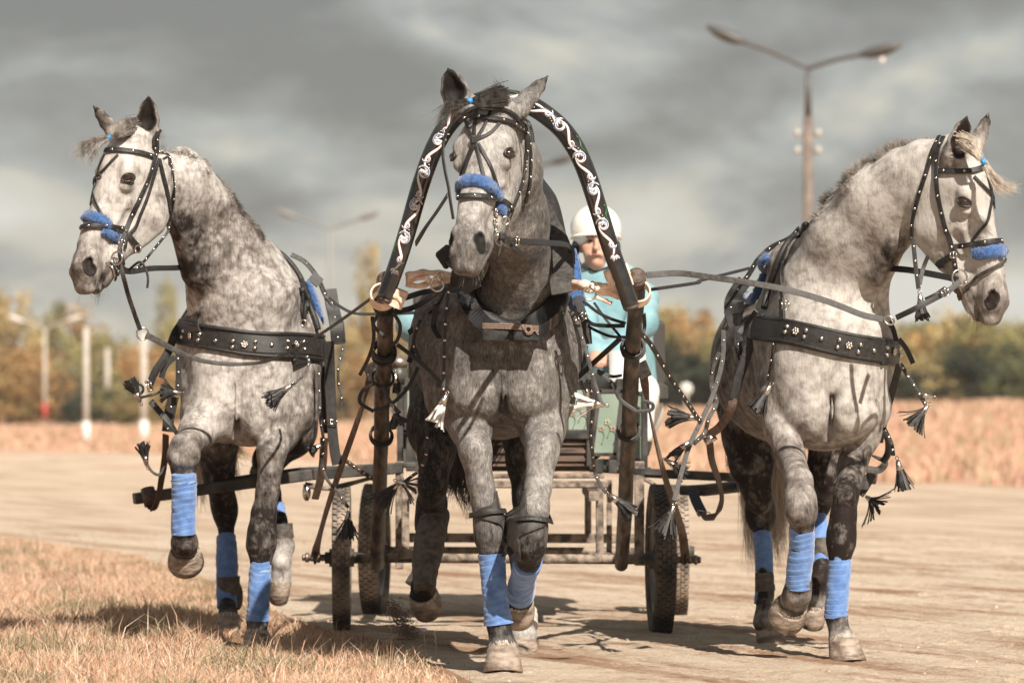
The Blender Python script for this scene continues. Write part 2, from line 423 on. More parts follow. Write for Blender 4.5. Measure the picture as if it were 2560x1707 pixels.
        off = Vector((0, 0, 0)) if parent is None else parent.location
        me = bpy.data.meshes.new(name); Vo = V - np.array(off)[None]
        me.vertices.add(len(V)); me.vertices.foreach_set('co', Vo.astype(np.float32).ravel())
        me.loops.add(len(F_) * 4); me.loops.foreach_set('vertex_index', F_.astype(np.int32).ravel())
        me.polygons.add(len(F_)); me.polygons.foreach_set('loop_start', np.arange(0, len(F_) * 4, 4, dtype=np.int32))
        me.polygons.foreach_set('use_smooth', np.ones(len(F_), bool))
        me.update(); me.validate()
        for nm, arr in (('coat', coat), ('dark', dk)):
            a_ = me.attributes.new(nm, 'FLOAT', 'POINT'); a_.data.foreach_set('value', arr.astype(np.float32))
        o = bpy.data.objects.new(name, me); COL.objects.link(o)
        if mat_: me.materials.append(mat_)
        if parent is not None: o.parent = parent
        o.modifiers.new('s', 'SMOOTH').iterations = 2; o.modifiers['s'].factor = .5
        s.bvh = BVHTree.FromPolygons([Vector(x) for x in V.tolist()], F_.tolist())
        return o
def rotv(r):
    th = np.linalg.norm(r) + 1e-12; k = np.array(r) / th; K = np.array([[0, -k[2], k[1]], [k[2], 0, -k[0]], [-k[1], k[0], 0]])
    return np.eye(3) + np.sin(th) * K + (1 - np.cos(th)) * K @ K
# ------------------------------------------------------------------ horses
CAMP = Vector((0, 0, CAMH))
def surf(S, f, x, y, D, tol=1.3):
    "point on the horse's skin seen at crop pixel (x, y); nearest skin point when the sight line misses"
    t = P(f, x, y, D); d = (t - CAMP).normalized(); h = S.bvh.ray_cast(CAMP, d)
    if h[0] is not None and abs(h[0].y - D) < tol: return h[0], h[1]
    h = S.bvh.find_nearest(t)
    return h[0], h[1]
def head_prims(s, X, D, coat=.8, muz=.55):
    "head in its own frame (x = horse's left, y = back, z = up the face), posed by X"
    R = rotv(X[:3]); sc = math.exp(X[5]); T = np.array([X[3], D, X[4]])
    def W(p): return sc * (R @ np.array(p, float)) + T
    def Wd(p): return R @ np.array(p, float)
    s.W = W; s.Wd = Wd; s.sc = sc
    bk = Wd((0, 1, 0)); lat = Wd((1, 0, 0))
    def a(p, q, rp, rq, k=.03, c=coat, **kw):      # radii given as (lateral, fore-aft)
        p = (p[0] * 1.04, .04 + (p[1] - .04) * 1.13, p[2]); q = (q[0] * 1.04, .04 + (q[1] - .04) * 1.13, q[2])
        s.add(W(p), W(q), (rp[0] * sc * 1.05, rp[1] * sc * 1.10), (rq[0] * sc * 1.05, rq[1] * sc * 1.10), ref=kw.pop('ref', bk), k=k * sc, coat=c, **kw)
    a((0, .085, -.02), (0, .06, -.15), (.062, .075), (.078, .075), .04)
    a((0, .05, -.12), (0, .065, -.24), (.070, .062), (.060, .065), .04)
    a((0, .062, -.23), (0, .058, -.40), (.056, .060), (.040, .054), .03)
    a((0, .055, -.40), (0, .058, -.54), (.039, .052), (.043, .050), .03, c=(coat, muz))
    a((0, .060, -.55), (0, .074, -.602), (.050, .046), (.040, .030), .025, c=muz)
    a((0, .17, -.14), (0, .165, -.32), (.045, .09), (.034, .07), .05)
    a((0, .125, -.30), (0, .125, -.50), (.034, .052), (.032, .036), .03)
    for sg in (-1, 1):
        a((sg * .048, .13, -.12), (sg * .046, .165, -.25), (.034, .088), (.030, .098), .035)      # cheek
        a((sg * .041, .175, -.27), (sg * .031, .150, -.38), (.026, .088), (.020, .060), .04)
        a((sg * .031, .142, -.36), (sg * .025, .128, -.50), (.020, .056), (.018, .026), .025, c=(coat, muz))   # lower jaw
        a((sg * .070, .032, -.165), (sg * .074, .050, -.225), (.026, .020), (.020, .024), .018)     # brow
        a((sg * .050, .035, -.12), (sg * .070, .034, -.17), (.022, .024), (.024, .022), .02)
        a((sg * .060, .085, -.245), (sg * .044, .082, -.37), (.012, .012), (.010, .010), .018)      # facial crest
        a((sg * .022, .026, -.26), (sg * .019, .022, -.47), (.018, .016), (.016, .014), .02)        # nasal bones
        a((sg * .034, .040, -.505), (sg * .043, .044, -.562), (.020, .022), (.020, .022), .016, c=muz)   # nostril wing
        a((sg * .030, .058, -.575), (sg * .026, .080, -.612), (.022, .024), (.018, .018), .02, c=muz * .8)
        a((sg * .051, .022, -.548), (sg * .058, .040, -.566), (.011, .014), (.011, .019), .010, sub=True, dark=1.)
        a((sg * .046, .034, -.530), (sg * .050, .028, -.552), (.006, .008), (.0085, .011), .010, sub=True, dark=.8)
        a((sg * .052, .112, -.505), (sg * .030, .108, -.60), (.011, .0042), (.013, .0055), .008, sub=True, dark=.4)     # mouth line
        a((sg * .098, .036, -.197), (sg * .096, .054, -.211), (.007, .012), (.007, .012), .010, sub=True, dark=.25)    # eye socket
        a((sg * .066, .105, -.31), (sg * .050, .10, -.42), (.010, .014), (.010, .012), .03, sub=True)
    a((0, .126, -.53), (0, .118, -.592), (.034, .028), (.027, .020), .02, c=muz)                    # lower lip, chin
    a((0, .142, -.535), (0, .140, -.555), (.022, .018), (.022, .018), .02, c=muz)
def horse(name, label, S, head, D0, ears, mt, cat='horse', h=.0075, group='three grey horses harnessed abreast'):
    root = thing(name, label, cat, (S.p[0][0][0], D0, 0), group)
    for i, (b, t, face, wd) in enumerate(ears):
        b = np.array(b); t = np.array(t); face = np.array(face, float); face /= np.linalg.norm(face); ax = t - b; Lg = np.linalg.norm(ax); axn = ax / Lg
        fo = face - axn * face.dot(axn); fo /= np.linalg.norm(fo); ref = fo
        S.add(S.W((0, .075, -.045)), b, (.05, .05), (wd, wd * .9), k=.03, coat=.6)
        m1 = b + ax * .35; m2 = b + ax * .7
        S.add(b - axn * .02, m1, (wd * .75, wd * .62), (wd, wd * .55), ref=ref, k=.02, coat=.55)
        S.add(m1, m2, (wd, wd * .55), (wd * .72, wd * .34), ref=ref, k=.012, coat=(.5, .3))
        S.add(m2, t, (wd * .72, wd * .34), (.006, .005), ref=ref, k=.012, coat=(.25, -.1))
        S.add(b + ax * .10 + fo * wd * .62, m1 + fo * wd * .58, (wd * .38, wd * .40), (wd * .72, wd * .62), ref=ref, k=.008, sub=True, dark=1.)
        S.add(m1 + fo * wd * .58, b + ax * .82 + fo * wd * .22, (wd * .72, wd * .62), (wd * .22, wd * .2), ref=ref, k=.008, sub=True, dark=1.)
    body = S.mesh('body', h, mt, root)
    # eyes
    for sg in (-1, 1):
        e = MB(); c = Vector(S.W((sg * .0855, .0420, -.204))); 
        l = MB(); nrm = Vector(S.Wd((sg * .9, -.42, .12))).normalized(); fw = Vector(S.Wd((0, .8, .5)))
        a = (fw - nrm * fw.dot(nrm)).normalized(); b = nrm.cross(a); e.ball(c, (.0250 * S.sc, .0185 * S.sc, .0275 * S.sc), nu=20, nv=14, ax=(a, b, nrm)); e.build('eye', EYE, root); cc = c + nrm * .0170 * S.sc
        pts = []
        for k in range(19):
            an = 2 * math.pi * k / 18; rr = (.0215 if math.sin(an) * (1 if b.z > 0 else -1) > 0 else .0175)
            p = cc + a * (math.cos(an) * .0250 * S.sc) + b * (math.sin(an) * rr * .78 * S.sc); p -= nrm * (abs(math.cos(an)) ** 2 * .008 * S.sc); pts.append(p)
        l.tube(pts, [.0040 * S.sc] * 19, 8, cap=False)
        l.build('eyelid', EYELID, root)
    return root, body
def hoof(root, top, toe, axis, D=None, rt=.05, rb=.068, h=.085, white=True):
    "hoof: top centre, axis from coronet to ground, toe = forward direction"
    axis = Vector(axis).normalized(); toe = Vector(toe); toe = (toe - axis * toe.dot(axis)).normalized(); side = axis.cross(toe)
    top = Vector(top); m = MB(); n = 28; vs = []
    prof = [(0.0, .86, 0), (.0, 1.0, .0), (.12, 1.03, .06), (.55, 1.13, .32), (.97, 1.0, 1.0), (1.0, .93, 1.0), (.96, .55, .9)]
    rows = []
    for j, (t, f, sl) in enumerate(prof):
        for k in range(n):
            an = 2 * math.pi * k / n; c = math.cos(an); s_ = math.sin(an)
            if j < 4: r = rt * (1 if j < 2 else 1) * f
            else: r = rb * f
            heel = .78 if c < 0 else 1.0
            dz = h * t
            if j == 1 or j == 2: dz += -.006 + (.022 * (1 - c) / 2)            # coronet slopes to heel
            p = top + axis * dz + toe * (c * r * heel + h * .42 * t) + side * (s_ * r * .95)
            vs.append(p)
    m.add(vs, [(j * n + k, j * n + (k + 1) % n, (j + 1) * n + (k + 1) % n, (j + 1) * n + k) for j in range(len(prof) - 1) for k in range(n)])
    m.add([vs[-n + k] for k in range(n)], [tuple(range(n))]); m.add([vs[k] for k in range(n)], [tuple(range(n))[::-1]])
    o = m.build('hoof', HORN, root); f = MB(); rnd = random.Random(int(abs(top.x) * 1e4))
    for k in range(420):        # hair falling over the coronet
        an = rnd.uniform(0, 2 * math.pi); c = math.cos(an); s_ = math.sin(an); u = rnd.uniform(-.020, .002); hl = .78 if c < 0 else 1.
        dz = -.006 + .022 * (1 - c) / 2; p = top + axis * (dz + u) + toe * c * rt * (.93 + u * 2) * hl + side * s_ * rt * (.90 + u * 2); ou = (toe * c + side * s_); L_ = rnd.uniform(.010, .020); tg = axis.cross(ou).normalized() * .0011
        e = p + (axis + ou * rnd.uniform(.25, .6) + tg * rnd.gauss(0, 150)).normalized() * L_; mid = p.lerp(e, .5) + ou * .001
        f.add([p - tg, p + tg, mid + tg, mid - tg, e], [(0, 1, 2, 3), (3, 2, 4)])
    f.build('coronet_hair', HAIRL if white else HAIRG, root); return o
def legwrap(root, pts, rs, tape=None, turns=9, seed=0, mt=None, nm='leg_wrap', rmul=1.07):
    "bandage wound round the cannon: radius ripples with each spiral turn"
    rnd = random.Random(seed); P0 = cr([(*p, r) for p, r in zip(pts, rs)], 16) if False else None
    pl = cr(pts, 14); rl = []
    n = len(pl); k = (n - 1) / (len(rs) - 1)
    for i in range(n):
        t = i / k; a = min(int(t), len(rs) - 2); rl.append(rs[a] + (rs[a + 1] - rs[a]) * (t - a))
    # resample
    m = MB(); NS = 40; NR = turns * 8; vs = []
    for j in range(NR + 1):
        t = j / NR * (n - 1); a = min(int(t), n - 2); f = t - a; p = pl[a].lerp(pl[a + 1], f); r = rl[a] * (1 - f) + rl[a + 1] * f
        tg = (pl[a + 1] - pl[a]).normalized(); ref = Vector((0, 1, 0)); e1 = (ref - tg * ref.dot(tg)).normalized(); e2 = tg.cross(e1)
        for q in range(NS):
            an = 2 * math.pi * q / NS
            ph = (j / 8 + .30 * math.sin(3.7 * t / n * 6 + seed) * 0 + .55 * math.sin(an + seed) + .25 * math.sin(2 * an + seed * 2) + .18 * rnd.random() * 0) % 1
            jj = int(j / 8 + .55 * math.sin(an + seed) + .25 * math.sin(2 * an + seed * 2) + 40)
            rr = r * rmul * (1.0 + .045 * (1 - ph) - (.05 if ph < .13 else 0) + .035 * math.sin(jj * 12.9898 + seed * 7)) + .0030 * mnoise.noise(p * 30 + Vector((math.cos(an), math.sin(an), 0)) * 1.2)
            vs.append(p + e1 * math.cos(an) * rr * 1.05 + e2 * math.sin(an) * rr)
    m.add(vs, [(j * NS + q, j * NS + (q + 1) % NS, (j + 1) * NS + (q + 1) % NS, (j + 1) * NS + q) for j in range(NR) for q in range(NS)])
    m.add([vs[q] for q in range(NS)], [tuple(range(NS))[::-1]]); m.add([vs[NR * NS + q] for q in range(NS)], [tuple(range(NS))])
    o = m.build(nm, mt or WRAP, root)
    if tape is not None:
        t = MB(); i = int(tape * (n - 1)); a, b = pl[i], pl[min(i + 2, n - 1)]
        t.tube([a, a.lerp(b, .5), b], rl[i] * rmul * 1.05, 32, cap=False); t.build('tape', TAPE, o)
    return o
def Pm(f, D):
    return lambda x, y, d=0.: P(f, x, y, D + d)
HX_L = [-0.408, 0.1637, -0.8394, -1.5378, 2.1037, 0.088]
HX_M = [-0.5781, 0.0582, -0.3275, -0.0858, 2.0833, 0.0894]
HX_R = [-0.1595, -0.1684, 0.968, 1.7554, 1.9939, 0.0853]
Z = (0, 0, 1)
# ---- left horse
def horse_left():
    s = SDF(); b = Pm('B', 17.5); c = Pm('C', 17.4); a = Pm('A', 17.2)
    s.add(b(980, 560, .32), P('B', 1010, 560, 18.5), (.265, .335), (.285, .31), ref=Z, k=.08, coat=.62)           # ribs
    s.add(P('B', 1010, 520, 18.4), P('B', 950, 480, 18.95), (.28, .30), (.25, .27), ref=Z, k=.1, coat=.5)           # rump
    # shoulders and pectorals
    s.add(b(690, 420, .22), b(700, 860, .05), (.12, .17), (.105, .12), k=.07, coat=(.75, .65))
    s.add(b(1280, 420, .22), b(1230, 860, .08), (.12, .17), (.115, .13), k=.07, coat=(.6, .5))
    s.add(b(775, 600, -.02), b(775, 860, -.07), (.10, .10), (.092, .08), k=.045, coat=(.9, .7))
    s.add(b(1040, 600, -.01), b(1025, 860, -.06), (.11, .11), (.095, .08), k=.045, coat=(.8, .55))
    s.add(b(970, 400, .14), b(930, 800, .12), (.16, .13), (.10, .10), k=.06, coat=.85)
    # neck
    s.chain([a(640, 640, -.02), a(800, 700, .08), a(930, 880, .18), a(1070, 1130, .26), a(1200, 1430, .33)],
            [(.11, .09), (.130, .09), (.138, .10), (.165, .13), (.215, .19)], k=.06, coat=[.85, .75, .5, .55, .75])
    s.chain([a(1200, 1430, .33), b(1020, 380, .26), b(960, 700, .22)], [(.215, .19), (.23, .20), (.2, .19)], k=.09, coat=.8)
    s.chain([a(790, 520, .1), a(930, 700, .2), a(1065, 900, .3), a(1200, 1120, .42)], [(.055, .05), (.060, .05), (.066, .06), (.095, .08)], k=.05, coat=[.7, .45, .45, .5])
    s.add(a(1300, 1260, .55), b(1150, 330, .6), (.12, .16), (.2, .2), k=.08, coat=.65)                                # withers
    s.add(a(790, 900, .05), a(900, 1250, .16), (.055, .06), (.07, .07), k=.05, coat=(.05, .2))                        # dark throat
    s.add(b(965, 520, .0), b(930, 850, -.03), (.21, .15), (.16, .13), k=.09, coat=(.85, .8))
    # raised fore leg
    s.chain([b(690, 880, .0), b(640, 985, -.14), b(560, 1095, -.30)], [(.09, .11), (.068, .07), (.056, .056)], k=.05, coat=[.6, .8, .45])
    s.chain([b(553, 1085, -.31), b(545, 1150, -.32), b(545, 1235, -.28)], [(.058, .055), (.064, .058), (.050, .045)], k=.02, coat=[.5, .45, .05])
    s.chain([b(545, 1235, -.28), c(548, 300, -.26), c(545, 600, -.24)], [(.046, .045), (.036, .036), (.038, .038)], k=.02, coat=[.05, 0, 0])
    s.chain([c(545, 600, -.24), c(552, 670, -.22), c(555, 720, -.14)], [(.042, .045), (.052, .050), (.052, .045)], k=.02, coat=[.0, .15, .5])
    # standing fore leg
    s.chain([b(1190, 860, .08), b(1165, 990, .04), c(1125, 60, .0), c(1095, 330, 0), c(1070, 480, 0), c(1060, 600, 0), c(1052, 690, 0), c(1052, 780, 0)],
            [(.11, .13), (.082, .10), (.058, .075), (.044, .052), (.048, .048), (.056, .053), (.057, .053), (.041, .043)], k=.025, coat=[.5, .6, .6, .3, .05, .1, .1, 0])
    s.chain([c(1052, 780, 0), c(1040, 1000, 0), c(1028, 1170, 0), c(1026, 1215, .0), c(1026, 1285, -.03)],
            [(.040, .04), (.036, .038), (.040, .042), (.036, .040), (.050, .050)], k=.02, coat=[0, 0, .1, .2, .8])
    # hind legs: standing one in view between the fore legs
    s.chain([P('B', 800, 800, 18.8), P('C', 760, 30, 18.65), P('C', 775, 230, 18.65), P('C', 800, 370, 18.75), P('C', 815, 450, 18.8), P('C', 825, 600, 18.75)],
            [(.14, .20), (.085, .14), (.062, .09), (.048, .075), (.050, .075), (.033, .040)], k=.04, coat=[.4, .3, .12, .05, .05, .05])
    s.chain([P('C', 825, 600, 18.75), P('C', 833, 850, 18.65), P('C', 830, 1060, 18.6), P('C', 840, 1170, 18.5)],
            [(.031, .034), (.027, .030), (.034, .038), (.048, .048)], k=.015, coat=[.05, .05, .05, .3])
    s.chain([P('B', 1240, 760, 18.8), P('B', 1255, 980, 18.75), P('C', 1110, 120, 18.75), P('C', 1055, 215, 18.95), P('C', 1105, 330, 18.95), P('C', 1165, 520, 18.9)],
            [(.14, .2), (.10, .14), (.066, .08), (.040, .06), (.042, .055), (.036, .04)], k=.04, coat=[.3, .1, .02, 0, 0, 0])
    s.chain([P('C', 1165, 520, 18.9), P('C', 1200, 690, 18.85), P('C', 1185, 800, 18.8), P('C', 1178, 930, 18.82)],
            [(.036, .04), (.046, .045), (.040, .040), (.050, .045)], k=.02, coat=[0, .6, .9, .8])
    for (u0, v0, u1, v1, r_) in ((640, 300, 700, 620, .012), (1010, 420, 1000, 640, .010)):
        pass
    s.add(b(900, 700, -.10), b(898, 1010, -.10), (.006, .020), (.008, .030), k=.07, sub=True)
    head_prims(s, HX_L, 16.95, coat=.93, muz=.6)
    ears = [(P('A', 572, 345, 17.0), P('A', 580, 102, 16.97), (-.12, -1, .0), .046), (P('A', 350, 340, 16.98), P('A', 220, 170, 16.95), (.35, .7, .25), .032)]
    root, body = horse('horse', 'dappled light grey horse on the left turning its head left, stepping on dry grass', s, None, 17.5, ears, COATL)
    hoof(root, P('C', 1026, 1275, 17.37), (0, -1, 0), (0, -.15, -1), rt=.056, rb=.070, h=.085)
    hoof(root, P('C', 557, 722, 17.24), (0, -.6, -.8), (0, .85, -.55), rt=.066, rb=.078, h=.055)
    hoof(root, P('C', 842, 1160, 18.48), (-.1, -1, 0), (0, -.1, -1), rt=.052, rb=.062, h=.075)
    hoof(root, P('C', 1175, 915, 18.8), (-.05, -.8, -.6), (-.05, .55, -.84), rt=.045, rb=.043, h=.085)
    legwrap(root, [c(546, 222, -.27), c(550, 330, -.26), c(545, 470, -.25), c(548, 612, -.24)], [.046, .0475, .043, .046], .14, 10, 1)
    legwrap(root, [c(1053, 768, 0), c(1045, 900, 0), c(1035, 1080, 0), c(1030, 1180, 0)], [.040, .041, .040, .045], .2, 10, 2)
    legwrap(root, [P('C', 827, 632, 18.74), P('C', 830, 800, 18.68), P('C', 830, 1000, 18.62), P('C', 832, 1090, 18.6)], [.040, .0425, .043, .043], .2, 10, 3)
    legwrap(root, [P('C', 1150, 420, 18.92), P('C', 1165, 520, 18.9), P('C', 1190, 640, 18.86), P('C', 1202, 715, 18.84)], [.034, .033, .036, .035], None, 8, 4)
    for q, D_, sx, r_ in (((838, 890, 1010), 18.62, 34, .046), ((1190, 545, 640), 18.86, 26, .043)):
        bo = legwrap(root, [P('C', q[0], q[1], D_), P('C', q[0] + 3, (q[1] + q[2]) / 2, D_), P('C', q[0] + 6, q[2], D_)], [r_, r_, r_ * 1.03], None, 2, 16, BOOT, 'brushing_boot')
        if sx > 30: m = MB(); m.ball(P('C', q[0] + sx + 30, q[2] + 10, D_ + .01), (.022, .035, .060), nu=16, nv=10); m.build('boot_cup', BOOT, bo)
    return s, root, body
def horse_mid():
    s = SDF(); b = Pm('E', 16.0); f = Pm('F', 15.85); d = Pm('D', 15.5)
    s.add(b(900, 720, .30), P('E', 850, 700, 17.1), (.275, .34), (.31, .31), ref=Z, k=.08, coat=.35)
    s.add(P('E', 850, 680, 17.0), P('E', 790, 640, 17.6), (.29, .30), (.26, .28), ref=Z, k=.1, coat=.3)
    s.add(b(570, 560, .26), b(620, 1020, .05), (.13, .17), (.115, .13), k=.07, coat=(.35, .35))
    s.add(b(1260, 560, .26), b(1210, 1020, .05), (.13, .17), (.115, .13), k=.07, coat=(.4, .45))
    s.add(b(740, 780, -.03), b(765, 1020, -.08), (.12, .11), (.10, .085), k=.045, coat=(.4, .5))
    s.add(b(1120, 780, -.03), b(1100, 1020, -.08), (.12, .11), (.10, .085), k=.045, coat=(.4, .5))
    s.add(b(930, 560, .1), b(940, 1000, .10), (.17, .13), (.10, .10), k=.06, coat=.35)
    s.chain([d(770, 400, -.04), d(850, 700, .08), d(880, 1050, .22), d(900, 1380, .44), b(950, 450, .12)],
            [(.085, .12), (.105, .13), (.115, .15), (.13, .17), (.155, .18)], k=.06, coat=[.5, .45, .4, .4, .35])
    s.chain([b(950, 450, .12), b(930, 700, .12), b(930, 900, .16)], [(.16, .18), (.22, .18), (.2, .18)], k=.1, coat=.35)
    s.add(P('E', 930, 250, 16.5), b(930, 450, .55), (.10, .16), (.2, .2), k=.08, coat=.3)
    s.add(b(945, 560, .02), b(935, 900, -.02), (.22, .15), (.17, .14), k=.09, coat=.38)
    # standing fore leg (image left)
    s.chain([b(690, 1060, .05), b(720, 1200, .0), f(1030, 60), f(1060, 250), f(1090, 370), f(1115, 480), f(1120, 570), f(1127, 660)],
            [(.105, .13), (.082, .10), (.058, .072), (.046, .054), (.048, .05), (.057, .054), (.057, .053), (.042, .044)], k=.025, coat=[.35, .5, .55, .5, .5, .4, .3, .3])
    s.chain([f(1127, 660), f(1142, 880), f(1165, 1070), f(1180, 1140), f(1190, 1215, -.03)],
            [(.042, .043), (.037, .04), (.042, .045), (.040, .044), (.058, .055)], k=.02, coat=[.2, .2, .15, .05, .35])
    # bent fore leg (image right)
    s.chain([b(1180, 1060, .05), b(1190, 1230, .0), f(1425, 60, -.05), f(1400, 280, -.14), f(1385, 400, -.2), f(1360, 530, -.25), f(1352, 620, -.24), f(1345, 700, -.18)],
            [(.105, .13), (.084, .10), (.060, .072), (.046, .054), (.048, .05), (.057, .056), (.056, .053), (.044, .044)], k=.025, coat=[.35, .5, .6, .6, .5, .2, .15, .1])
    s.chain([f(1345, 700, -.18), f(1320, 800, .0), f(1295, 900, .14), f(1285, 950, .20)],
            [(.042, .042), (.038, .04), (.046, .046), (.055, .05)], k=.02, coat=[.1, .1, 0, 0])
    # hind legs
    s.chain([P('E', 560, 950, 17.5), P('E', 480, 1200, 17.35), P('F', 800, 60, 17.2), P('F', 780, 260, 17.15), P('F', 775, 380, 17.3), P('F', 762, 480, 17.35), P('F', 745, 620, 17.25)],
            [(.15, .22), (.10, .15), (.070, .10), (.052, .07), (.055, .075), (.052, .072), (.038, .045)], k=.04, coat=[.25, .2, .1, .05, .0, 0, 0])
    s.chain([P('F', 745, 620, 17.25), P('F', 735, 760, 17.1), P('F', 725, 860, 17.05), P('F', 722, 900, 17.1)],
            [(.036, .04), (.040, .042), (.046, .045), (.052, .05)], k=.02, coat=0.)
    s.chain([P('E', 1150, 950, 17.4), P('E', 1130, 1250, 17.35), P('F', 1350, 100, 17.2), P('F', 1340, 330, 17.2), P('F', 1310, 500, 17.45), P('F', 1290, 600, 17.45), P('F', 1300, 800, 17.25)],
            [(.16, .22), (.12, .16), (.09, .12), (.055, .08), (.05, .075), (.05, .07), (.038, .042)], k=.04, coat=[.25, .15, .05, 0, 0, 0, 0])
    s.chain([P('F', 1300, 800, 17.25), P('F', 1312, 1000, 17.12), P('F', 1310, 1080, 17.08), P('F', 1312, 1150, 17.02)],
            [(.034, .036), (.040, .042), (.048, .046), (.056, .05)], k=.02, coat=[0, .3, .7, .7])
    s.add(b(938, 900, -.10), b(935, 1190, -.10), (.006, .020), (.008, .030), k=.07, sub=True)
    head_prims(s, HX_M, 15.2, coat=.72, muz=.45)
    ears = [(P('D', 905, 320, 15.28), P('D', 1095, 107, 15.3), (.3, .5, -.4), .042), (P('D', 508, 270, 15.25), P('D', 445, 55, 15.22), (-.1, -1, .0), .050)]
    root, body = horse('horse', 'iron grey horse in the middle under the painted arch, facing the camera', s, None, 16.2, ears, COATM)
    hoof(root, f(1193, 1225, -.03), (.05, -1, 0), (0, -.2, -1), rt=.062, rb=.077, h=.095)
    hoof(root, f(1285, 945, .20), (0, -.6, -.8), (0, .8, -.6), rt=.058, rb=.062, h=.07)
    hoof(root, P('F', 722, 905, 17.08), (.1, -.5, -.8), (.25, .85, -.55), rt=.062, rb=.064, h=.07)
    hoof(root, P('F', 1312, 1150, 17.03), (0, -1, 0), (0, -.1, -1), rt=.054, rb=.062, h=.08)
    legwrap(root, [f(1128, 668), f(1137, 800), f(1150, 950), f(1166, 1082)], [.046, .043, .044, .050], .1, 11, 5)
    legwrap(root, [f(1340, 715, -.17), f(1315, 800, -.02), f(1292, 905, .14)], [.047, .044, .052], .12, 7, 6)
    # open-front knee boots: shells standing just off the leg, traced on it
    for (outl, fl, yy, x0, x1) in (([((1140, 300), (1150, 300)), ((1130, 370), (1165, 380)), ((1060, 400), (1180, 430)), ((1040, 450), (1200, 480)), ((1178, 500), (1212, 520)), ((1185, 600), (1215, 600)), ((1192, 680), (1205, 690))], 1, 425, 1018, 1190),
                                   ([((1318, 300), (1330, 300)), ((1300, 380), (1335, 380)), ((1275, 440), (1345, 440)), ((1260, 500), (1440, 500)), ((1252, 550), (1300, 560)), ((1252, 620), (1296, 620)), ((1290, 700), (1302, 705))], -1, 480, 1270, 1475)):
        m = MB(); L_ = cr([(p[0][0], p[0][1], 0) for p in outl], 5); R_ = cr([(p[1][0], p[1][1], 0) for p in outl], 5); n = 8; vs = []
        for l, r in zip(L_, R_):
            for k in range(n + 1):
                t = k / n; p, nn = surf(s, 'F', l.x + (r.x - l.x) * t, l.y + (r.y - l.y) * t, 15.8); vs.append(p + nn * .007)
        m.add(vs, [(i * (n + 1) + k, i * (n + 1) + k + 1, (i + 1) * (n + 1) + k + 1, (i + 1) * (n + 1) + k) for i in range(len(L_) - 1) for k in range(n)])
        o = m.build('knee_boot', LEATHERG, root); sm = o.modifiers.new('t', 'SOLIDIFY'); sm.thickness = .007; sm.offset = 1
        st = MB(); q = []; qn = []
        for k in range(13):
            t = k / 12; p, nn = surf(s, 'F', x0 + (x1 - x0) * t, yy - 12 * math.sin(t * 3.14) + (18 if fl > 0 else 10) * (1 - t if fl > 0 else t), 15.8); q.append(p + nn * .016); qn.append(nn)
        st.strap(q, qn, .020, .003); e = q[0] if fl > 0 else q[-1]; st.box(e + Vector((-.006 * fl, 0, 0)), (.006, 0, 0), (0, .008, 0), (0, 0, .012), 1)
        st.build('boot_strap', [LEATHER, STEEL], o)
    bt = legwrap(root, [P('F', 800, 430, 17.3), P('F', 770, 560, 17.2), P('F', 745, 700, 17.12), P('F', 735, 790, 17.05), P('F', 735, 880, 17.0)], [.052, .058, .055, .046, .042], None, 3, 7, BOOT, 'brushing_boot')
    bb = legwrap(root, [P('F', 700, 770, 17.12), P('F', 665, 850, 17.1)], [.026, .03], None, 2, 8, WBOOT, 'fetlock_pad')
    legwrap(root, [P('F', 1318, 1000, 17.1), P('F', 1315, 1090, 17.06)], [.050, .055], None, 2, 9, WBOOT, 'fetlock_pad')
    return s, root, body
